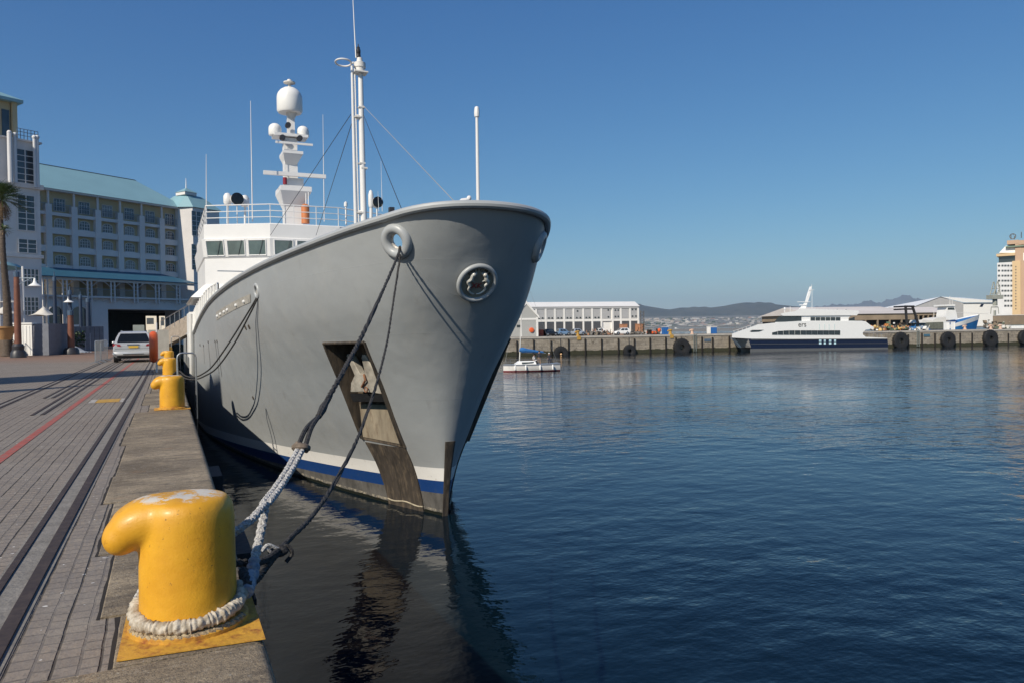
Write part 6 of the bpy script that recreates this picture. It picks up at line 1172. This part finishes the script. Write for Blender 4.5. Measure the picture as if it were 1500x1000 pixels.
b = MB(); b.tube([YF.w(c0[0], 1.3, c0[1] - .3), YF.w(c1[0] + .3, 1.3, c1[1] - .12)], .05, 6); b.tube([YF.w(.2, 1.3, -2.5), YF.w(mb1[0], 1.3, mb1[1])], .012, 4); b.tube([YF.w(L_ - .1, 1.3, -2.6), YF.w(mb1[0], 1.3, mb1[1])], .012, 4); b.build('boom', steel, ya, world=True)
b = MB(); 
for u in (4.2, 5.3, 6.3, .7, .2): b.cyl(YF.w(u, .35, -2.6), YF.w(u, .35, -1.95), .02, n=5)
b.tube([YF.w(u, .35, -1.97) for u in (.2, 2, 4.2, 6.3)], .015, 5); b.build('guard_rail', steel, ya, world=True)
for k, px in enumerate((756, 770.5, 791.5, 810)): q = Yq(px, 540, -.1); b = MB(); b.lathe([(0, 0), (.09, .06), (.11, .2), (.11, .5), (.07, .62), (0, .68)], YF.w(q[0], -.05 + (.5 if k == 0 else 0), -3.32), 10); b.build('side_fender', fw_, ya, world=True)
g0 = YF.w(Yq(782.5, 530, 1.0)[0], 1.0, -3.0); person('sailor in a white shirt sitting on the yacht, leftmost of the crew', g0, 1.6, YAW, ws, pose='sit', lower=denim)
g0 = YF.w(Yq(790, 530, 1.2)[0], 1.2, -2.75); person('sailor in black leaning beside the white shirted one on the yacht', g0, 1.75, YAW + 2.5, tsk, lower=M('khaki', (.3, .2, .14), .8))
g0 = YF.w(Yq(804.5, 530, 1.6)[0], 1.6, -2.85); person('sailor in dark clothes and white cap standing at the yacht stern', g0, 1.55, YAW - .5, tsk, hat=white)
# orange mooring buoy
bq = Q(819, 520, -1.5); t = thing('mooring_buoy', 'small round pale orange buoy floating before the leftmost tyre', 'buoy', FQ.w(bq[0], -3, -3.3)); b = MB(); b.ball((0, 0, 0), .22, 12); b.build('float', M('pale_orange', (.65, .4, .2), .5), t)
# ---------------------------------------------------------------- right background
def bf(px, D, dirx=1.0, diry=-.2): P0 = at(px, 488, D); return Fr(P0, P0 + 20 * np.array([dirx, diry, 0]))
RF = Fr(at(1130, 486, 250), at(1500, 486, 262)); Rq = lambda px, py, v=0.: RF.uz(px, py, v)
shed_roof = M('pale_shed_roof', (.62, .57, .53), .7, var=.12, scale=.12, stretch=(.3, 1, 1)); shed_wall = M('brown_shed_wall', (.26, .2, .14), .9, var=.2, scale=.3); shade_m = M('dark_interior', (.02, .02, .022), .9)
def low_shed(px0, px1, ye, yr, ywall, label, v=0., dep=40, open_=True):
    t = thing('dock_shed', label, 'shed', RF.w(Rq(px0, 480, v)[0], v, zt), RF.ang); a, c_ = Rq(px0, 480, v)[0], Rq(px1, 480, v)[0]; z1 = Rq((px0 + px1) / 2, ye, v)[1]; z2 = Rq((px0 + px1) / 2, yr, v + dep / 2)[1]; zm = Rq((px0 + px1) / 2, ywall, v)[1]
    b = MB(); b.box(a, c_, v, v + dep, zm, z1 - .02, RF); b.build('wall', shed_wall, t, world=True, smooth=False)
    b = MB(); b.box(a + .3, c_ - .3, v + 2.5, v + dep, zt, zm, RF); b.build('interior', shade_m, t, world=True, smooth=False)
    for q in np.linspace(a, c_, 9): b = MB(); b.box(q, q + .4, v, v + .5, zt, zm, RF); b.build('column', shed_wall, t, world=True, smooth=False)
    b = MB(); b.add([RF.w(a - 1, v - .5, z1), RF.w(c_ + 1, v - .5, z1), RF.w(c_ + 1, v + dep, z1), RF.w(a - 1, v + dep, z1), RF.w(a - 1, v + dep / 2, z2), RF.w(c_ + 1, v + dep / 2, z2)], [(0, 1, 5, 4), (2, 3, 4, 5), (1, 2, 5), (0, 4, 3), (3, 2, 1, 0)]); b.build('roof', shed_roof, t, world=True, smooth=False)
low_shed(1196, 1338, 460, 449.5, 469, 'long low dock shed with a pale roof behind the ferry')
low_shed(1338, 1395, 458, 450, 462, 'short pale roofed dock shed behind the blue trawler wheelhouse', 6, 24)
# big white shed with grey gable
BV = 60; Bq = lambda px, py: Rq(px, py, BV)
t = thing('warehouse', 'big white shed with a wide grey gable end behind the trawler', 'warehouse', RF.w(Bq(1340, 480)[0], BV, zt), RF.ang)
pl = [Bq(1338, 450), Bq(1377, 436), Bq(1411, 444), Bq(1411, 462), Bq(1338, 462)]; pl = [pl[0], pl[1], pl[2], (pl[2][0], zt), (pl[0][0], zt)]
b = MB(); b.fprism(pl, BV, BV + 1, RF); b.build('gable_wall', wgrey, t, world=True, smooth=False)
e1, e2 = Rq(1457, 446, BV + 10), Rq(1457, 480, BV + 10); b = MB(); b.box(pl[2][0], e1[0], BV + .5, BV + 24, zt, pl[2][1], RF); b.build('side_wall', fw_, t, world=True, smooth=False)
b = MB(); r2 = (pl[1][0] + 14, pl[1][1]); b.add([RF.w(pl[0][0] - .5, BV - .3, pl[0][1]), RF.w(pl[1][0], BV - .3, pl[1][1] + .3), RF.w(pl[2][0], BV - .3, pl[2][1] + .2), RF.w(e1[0] + .5, BV - .3, pl[2][1] + .1), RF.w(Rq(1438, 440, BV)[0], BV + 12, pl[1][1] + .3), RF.w(pl[0][0] - .5, BV + 24, pl[0][1])], [(0, 1, 5), (1, 2, 3, 4), (1, 4, 5)]); b.build('roof', fw_, t, world=True, smooth=False)
b = MB(); q = Bq(1438, 447.5); b.fprism([Bq(1436, 449.5), Bq(1438, 446), Bq(1442, 445.5), Bq(1440, 449.5)], BV + .35, BV + .45, RF); b.build('emblem', navy, t, world=True)
# trawler
TV = -42; Tq = lambda px, py, v=TV: Rq(px, py, v)
tr = thing('trawler', 'blue and white fishing trawler with black stern gantry behind the far quay', 'trawler', RF.w(Tq(1390, 480)[0], TV, -3.5), RF.ang)
def tpoly(pts, v0, v1, name, mat): b = MB(); b.fprism([Tq(q[0], q[1], TV + v0) for q in pts], TV + v0, TV + v1, RF); return b.build(name, mat, tr, world=True, smooth=False)
tb = M('trawler_blue', (.02, .16, .42), .5, var=.15, scale=.5); tg = M('trawler_green_grey', (.13, .135, .11), .7, var=.3)
b = MB(); rings = []
for t_ in np.linspace(0, 1, 14):
    px = lerp(1328, 1447, t_); ytop = np.interp(px, [1328, 1392, 1405, 1447], [478.5, 477, 473, 461.5]); q = Tq(px, ytop); w_ = 3.4 * min(1, (1 - t_) * 3.2 + .02) ** .7 ; fl = 1.0 if t_ < .7 else 1 - (t_ - .7) * 1.2
    ub_ = lerp(Tq(1328, 480)[0], Tq(1438, 480)[0], t_); rings.append([RF.w(q[0], TV + 3.4 - w_, q[1]), RF.w(ub_, TV + 3.4 - w_ * fl * .8, -4), RF.w(ub_, TV + 3.4 + w_ * fl * .8, -4), RF.w(q[0], TV + 3.4 + w_, q[1])])
loft(b, rings); b.build('hull', tb, tr, world=True, ang=60)
b = MB()
for ia, ib in ((0, 1), (3, 2)):
    b.grid([[np.array(r_[ia]) - RF.n * (.05 if ia == 0 else -.05) + np.array([0, 0, .25]), lerp(np.array(r_[ia]), np.array(r_[ib]), .16) - RF.n * (.05 if ia == 0 else -.05)] for r_ in rings[6:]])
b.build('white_bulwark', white, tr, world=True)
tpoly([(1359, 482), (1359, 472.5), (1386, 471.5), (1386, 482)], -.2, 6.6, 'green_side', tg)
tpoly([(1385, 469), (1385.5, 462), (1388, 449), (1398, 449), (1401, 458), (1403, 468)], 1.5, 5.5, 'wheelhouse', white)
tpoly([(1384, 448.8), (1384, 446.5), (1399, 446), (1399, 448.8)], 1.2, 5.8, 'wheelhouse_roof', white)
tpoly([(1388.5, 454), (1388.5, 450.8), (1397.5, 450.8), (1398.5, 454)], 1.45, 1.49, 'wheelhouse_window', glass)
tpoly([(1350, 473), (1352, 468.5), (1366, 470), (1372, 466), (1386, 464.5), (1386, 473)], .5, 6, 'deck_gear', offwhite)
b = MB()
for v in (TV + .5, TV + 6): 
    for xa, ya, xb, yb in ((1328.5, 477, 1326.5, 449), (1345, 474, 1336.5, 449)): a, c_ = Tq(xa, ya, v), Tq(xb, yb, v); b.tube([RF.w(a[0], v, a[1]), RF.w(c_[0], v, c_[1])], .38, 6)
for y_ in (449, 453): a, c_ = Tq(1325, y_, TV + .5), Tq(1339, y_, TV + .5); b.tube([RF.w(a[0], TV + .5, a[1]), RF.w(c_[0], TV + .5, c_[1])], .28, 6); b.tube([RF.w(a[0] + .6, TV + .5, a[1]), RF.w(a[0] + .6, TV + 6, a[1])], .25, 6)
b.build('stern_gantry', M('black_gantry', (.02, .018, .018), .6), tr, world=True)
b = MB()
for px, y0, y1 in ((1391.5, 446, 434), (1395, 446, 438), (1368, 470, 455)): a, c_ = Tq(px, y0, TV + 3), Tq(px, y1, TV + 3); b.tube([RF.w(a[0], TV + 3, a[1]), RF.w(c_[0], TV + 3, c_[1])], .07, 5)
a, c_ = Tq(1401, 458, TV + 3), Tq(1447, 460, TV + 3); b.tube([RF.w(a[0], TV + 3, a[1]), RF.w(c_[0], TV + 3, c_[1])], .06, 5); b.build('rigging', offwhite, tr, world=True)
# tall block
KF = Fr(at(1459, 484, 300), at(1459, 484, 300) + 20 * np.array([.45, -.893, 0])); Kq = lambda px, py, v=0.: KF.uz(px, py, v)
orange = M('orange_render', (.46, .32, .22), .85, var=.06, scale=.1); yell = M('yellow_render', (.58, .42, .24), .85, var=.05, scale=.1); tk = thing('tower_block', 'tall white and orange port tower block at the right edge', 'tower block', KF.w(Kq(1462, 480)[0], 0, zt), KF.ang)
def kb(px0, px1, y0, y1, v0, v1, name, mat): a, c_ = Kq(px0, y1, v0), Kq(px1, y0, v0); b = MB(); b.box(a[0], c_[0], v0, v1, a[1], c_[1], KF); return b.build(name, mat, tk, world=True, smooth=False)
kb(1461, 1484, 384, 490, 0, 18, 'white_facade', whitegrey); kb(1483, 1495, 382, 490, -.6, 18, 'yellow_stair', yell); kb(1494, 1540, 350, 490, .2, 20, 'orange_facade', orange); kb(1487, 1496, 352, 383, .1, 18, 'orange_shaft', orange)
kb(1463, 1487, 375, 385, 1, 16, 'control_room', glass); kb(1459.5, 1487, 370.5, 376, -.5, 18, 'control_roof', yell)
b = MB(); q = [Kq(1463, 370.5), Kq(1473, 360), Kq(1487, 360), Kq(1487, 370.5)]; b.fprism(q, 1, 14, KF); b.build('sloped_roof', fw_, tk, world=True, smooth=False)
kb(1473, 1540, 358.5, 361, -.5, 20, 'green_band', M('green_band', (.16, .22, .16), .7)); kb(1475, 1492, 351.5, 358.5, 0, 16, 'top_storey', orange); kb(1492, 1540, 349, 358.5, -.1, 16, 'top_storey', orange)
for k in range(9):
    y0 = 388 + k * 7.35
    for x0, x1 in ((1461.8, 1465), (1467, 1470), (1471, 1474.5), (1475.5, 1478.5), (1480, 1482.8)):
        if k > 6 and x0 < 1470: continue
        kb(x0, x1, y0, y0 + 2.9, -.05, .04, 'window', hglass)
for k in range(15): kb(1487.3, 1488.8, 390 + k * 4.4, 392 + k * 4.4, -.65, -.58, 'slit_window', hglass)
kb(1499, 1512, 370, 382, .1, .19, 'white_sign', fw_)
b = MB()
for px, y0, y1 in ((1481, 351, 343), (1486, 351, 346), (1496, 349, 340), (1484, 345, 343)): a, c_ = Kq(px, y0, 3), Kq(px, y1, 3); b.tube([KF.w(a[0], 3, a[1]), KF.w(c_[0], 3, c_[1])], .14, 5)
a = Kq(1483.5, 346.5, 3); b.torus(KF.w(a[0], 3, a[1]), 1.0, .15, ax=KF.n, n=16, k=5); b.build('rooftop_aerials', dkg, tk, world=True)
# dock crane
CV = -30; Cq = lambda px, py: Rq(px, py, CV); cr = thing('dock_crane', 'grey lattice dock crane in front of the tower block', 'crane', RF.w(Cq(1456, 480)[0], CV, zt), RF.ang); cg = M('crane_grey', (.3, .31, .27), .7, var=.2)
b = MB()
def cl(x0, y0, x1, y1, r_, dv=0.): a, c_ = Cq(x0, y0), Cq(x1, y1); b.tube([RF.w(a[0], CV + dv, a[1]), RF.w(c_[0], CV + dv, c_[1])], r_, 5)
cl(1457, 481, 1457, 455, .35); cl(1457.5, 448, 1457, 438, .7); cl(1451, 460, 1452, 450, .12); cl(1463, 460, 1462, 450, .12); cl(1452, 450, 1462, 450, .15); b.build('tower', cg, cr, world=True)
b = MB(); 
for dv in (-.8, .8): cl(1452, 437, 1458, 413, .15, dv); cl(1463, 436, 1459, 413, .15, dv); cl(1457, 437, 1462, 420, .1, dv); cl(1453.5, 430, 1462, 430, .1, dv); cl(1455, 423, 1461, 423, .1, dv); cl(1453, 436, 1462, 424, .08, dv)
b.build('jib', cg, cr, world=True); b = MB(); a, c_ = Cq(1449, 438.5), Cq(1465, 432.5); b.box(a[0], c_[0], CV - 1.2, CV + 1.2, a[1], c_[1], RF); b.build('machine_house', cg, cr, world=True, smooth=False)
# clutter on the right quay
heap('fishing_gear_heap', 'heap of orange and yellow floats and nets between ferry and trawler', 1283, 1330, 6, 14, [M('float_orange', (.6, .22, .06), .7), M('float_yellow', (.62, .42, .16), .7), dkg, offwhite, brick_m, dkg, timber, M('net_green', (.1, .16, .1), .9)], 230, 5, 'fishing gear')
heap('fishing_gear_heap', 'blue and white nets and gear along the quay edge before the trawler stern', 1331, 1358, 5, 8, [tb, offwhite, M('pale_blue_net', (.25, .33, .42), .9), dkg], 120, 6, 'fishing gear')
heap('fishing_gear_heap', 'heap of dark and white dockside gear right of the trawler bow', 1449, 1475, 7, 15, [dkg, offwhite, shed_wall, timber, M('drab_green', (.12, .14, .1), .9)], 200, 7, 'fishing gear')
t, w_, h_ = boxthing('launch', 'small white launch with a teal stripe at the far right of the quay', 'boat', 1470, 1512, 477, 9, 2.5, fw_, M('teal_stripe', (.1, .2, .22), .6))
t, w_, h_ = boxthing('dock_shelter', 'open pinkish dock shelter with pale roof at the right edge', 'shelter', 1483, 1515, 462, 16, 6, shed_wall, fw_)
for px, lab in ((1387, 'pale upright cabinet on the quay before the trawler wheelhouse'), (1397.5, 'thin pale post on the quay before the trawler bow')):
    t, w_, h_ = boxthing('cabinet', lab, 'cabinet', px, px + (4 if px < 1390 else 1.6), 472, 3, 1, fw_)
# ---------------------------------------------------------------- hills, town and haze
def ridge(name, prof, D, dep, mat, seed, zbase=-3.5, rough=1.0, jag=0.):
    rr = random.Random(seed); b = MB(); pxs = [q[0] for q in prof]; n_ = 260; rows = []
    ph = [(rr.uniform(0, 6), rr.uniform(.5, 1)) for _ in range(6)]
    for i in range(n_ + 1):
        px = lerp(pxs[0], pxs[-1], i / n_); yt = float(pchip(pxs, [q[1] for q in prof], px)) + jag * (sin(px * .55) + .8 * sin(px * .23 + 1) + .6 * sin(px * 1.1 + 2)); top = at(px, yt, D + dep * .5)[2]; row = []
        for j in range(26):
            t = j / 25; f = sin(min(1, t * 2) * pi / 2) ** 1.4 if t < .5 else cos((t - .5) * pi) ; P = at(px, 480, D + dep * t); wob = sum(sin(px * .05 * (k + 1) * 1.3 + ph[k][0] + t * 5 * (k + 1)) * ph[k][1] / (k + 1.5) for k in range(6)); z_ = zbase - 2 + (top - zbase + 2) * f * (1 + .10 * rough * wob * (1 - abs(2 * t - 1)) * (t < .48)); row.append((P[0], P[1], z_))
        rows.append(row)
    b.grid(rows); return tag(b.build(name, mat, ang=80), kind='structure')
mt, g, p = raw('hill_scrub', .95); hill_m = mt
c = g.mix(g.rng(g.noise(.004, 6, .7), .35, .65), (.035, .04, .04), (.075, .075, .065)); c = g.mix(g.rng(g.noise(.02, 5, .7), .6, .72, 0, .5), c, (.13, .12, .09)); g.l.new(c, p.inputs['Base Color'])
far_m = M('mountain_rock', (.13, .14, .16), .95, var=.3, scale=.001)
ridge('hills', [(700, 452), (780, 450), (880, 447), (935, 447.5), (965, 451.5), (980, 453.5), (1000, 451), (1030, 451.5), (1058, 449), (1080, 445), (1095, 443.5), (1120, 445), (1165, 449), (1200, 452), (1300, 458), (1400, 464), (1600, 470)], 6500, 3000, hill_m, 3)
ridge('mountains', [(1100, 462), (1180, 452), (1210, 448), (1235, 447.5), (1250, 446.5), (1272, 441), (1290, 443.5), (1296, 441), (1308, 438.5), (1322, 435.5), (1332, 436), (1342, 437), (1356, 440), (1385, 445), (1500, 450), (1700, 460)], 11000, 3000, far_m, 8, rough=.8, jag=.75)
shore = M('shore_ground', (.16, .15, .13), .95, var=.4, scale=.01)
b = MB(); S0 = [at(px, 480, 4600) for px in np.linspace(600, 1700, 30)]; S1 = [at(px, 480, 6900) for px in np.linspace(600, 1700, 30)]
b.grid([[(p_[0], p_[1], -3.4) for p_ in S0], [(p_[0], p_[1], 1) for p_ in S0], [(p_[0], p_[1], 95) for p_ in S1]]); tag(b.build('shore', shore, smooth=False), kind='structure')
cm = [M('town_white', (.5, .47, .44), .8), M('town_buff', (.4, .34, .28), .8), M('town_red', (.35, .17, .12), .8), M('town_grey', (.35, .35, .35), .8), M('town_green', (.05, .07, .04), .9)]
b = MB(); rr = random.Random(11)
for k in range(2600):
    px = rr.uniform(930, 1290) if rr.random() < .8 else rr.uniform(850, 1330); t = rr.random() ** 1.3; D = lerp(4650, 6300, t); dens = .5 + .5 * sin(px * .045 + 1.2); 
    if rr.random() > .25 + .75 * dens and t > .25: continue
    P = at(px, 478, D); zb = -3 + t * 72; w_ = rr.uniform(4, 16) * (2.2 if t < .15 and rr.random() < .3 else 1); h_ = rr.uniform(3, 8) * (2.2 if rr.random() < .06 else 1); b.cur = rr.choices(range(5), (5, 2.2, 1.2, 2.6, 5))[0]; a = rr.uniform(-.3, .3)
    ca, sa = cos(-YAW + a), sin(-YAW + a); c4 = [(P[0] + x_ * ca - y_ * sa, P[1] + x_ * sa + y_ * ca, zb) for x_, y_ in ((-w_, -6), (w_, -6), (w_, 6), (-w_, 6))]; b.prism(c4, (0, 0, h_))
tag(b.build('distant_town', cm, smooth=False), 'pale houses of the distant town along the far shore below the hills', 'town', kind='stuff')
# small far boats on the bay
for px, py, w_ in ((990, 482.5, 3.0), (1003, 478.9, 2.0)):
    P = onz(px, py, -3.5); t = thing('boat', 'small white boat far out on the bay left of the tyre' if w_ > 2 else 'tiny pale boat far out on the bay beyond the pier', 'boat', tuple(P), -YAW); Dm = (np.array(P) - CAM) @ fw; s_ = w_ * Dm / F; b = MB(); loft(b, [[(-s_, -s_ * .25, 0), (s_, -s_ * .25, 0), (s_, s_ * .25, 0), (-s_, s_ * .25, 0)], [(-s_ * 1.1, -s_ * .3, s_ * .35), (s_ * 1.3, -s_ * .02, s_ * .4), (s_ * 1.3, s_ * .02, s_ * .4), (-s_ * 1.1, s_ * .3, s_ * .35)]]); b.build('hull', fw_, t); b = MB(); b.box(-s_ * .5, s_ * .3, -s_ * .18, s_ * .18, s_ * .38, s_ * .8); b.build('cabin', fw_, t)
mt = bpy.data.materials.new('haze_air'); mt.use_nodes = True; n = mt.node_tree.nodes; n.remove(n['Principled BSDF']); pv = n.new('ShaderNodeVolumePrincipled'); pv.inputs['Density'].default_value = 5.5e-5; pv.inputs['Color'].default_value = (.62, .82, 1, 1); pv.inputs['Anisotropy'].default_value = .1; mt.node_tree.links.new(pv.outputs[0], n['Material Output'].inputs['Volume'])
b = MB(); b.box(-3000, 18000, -320, 17500, -700, 800); o = b.build('haze', mt, smooth=False); o['kind'] = 'stuff'
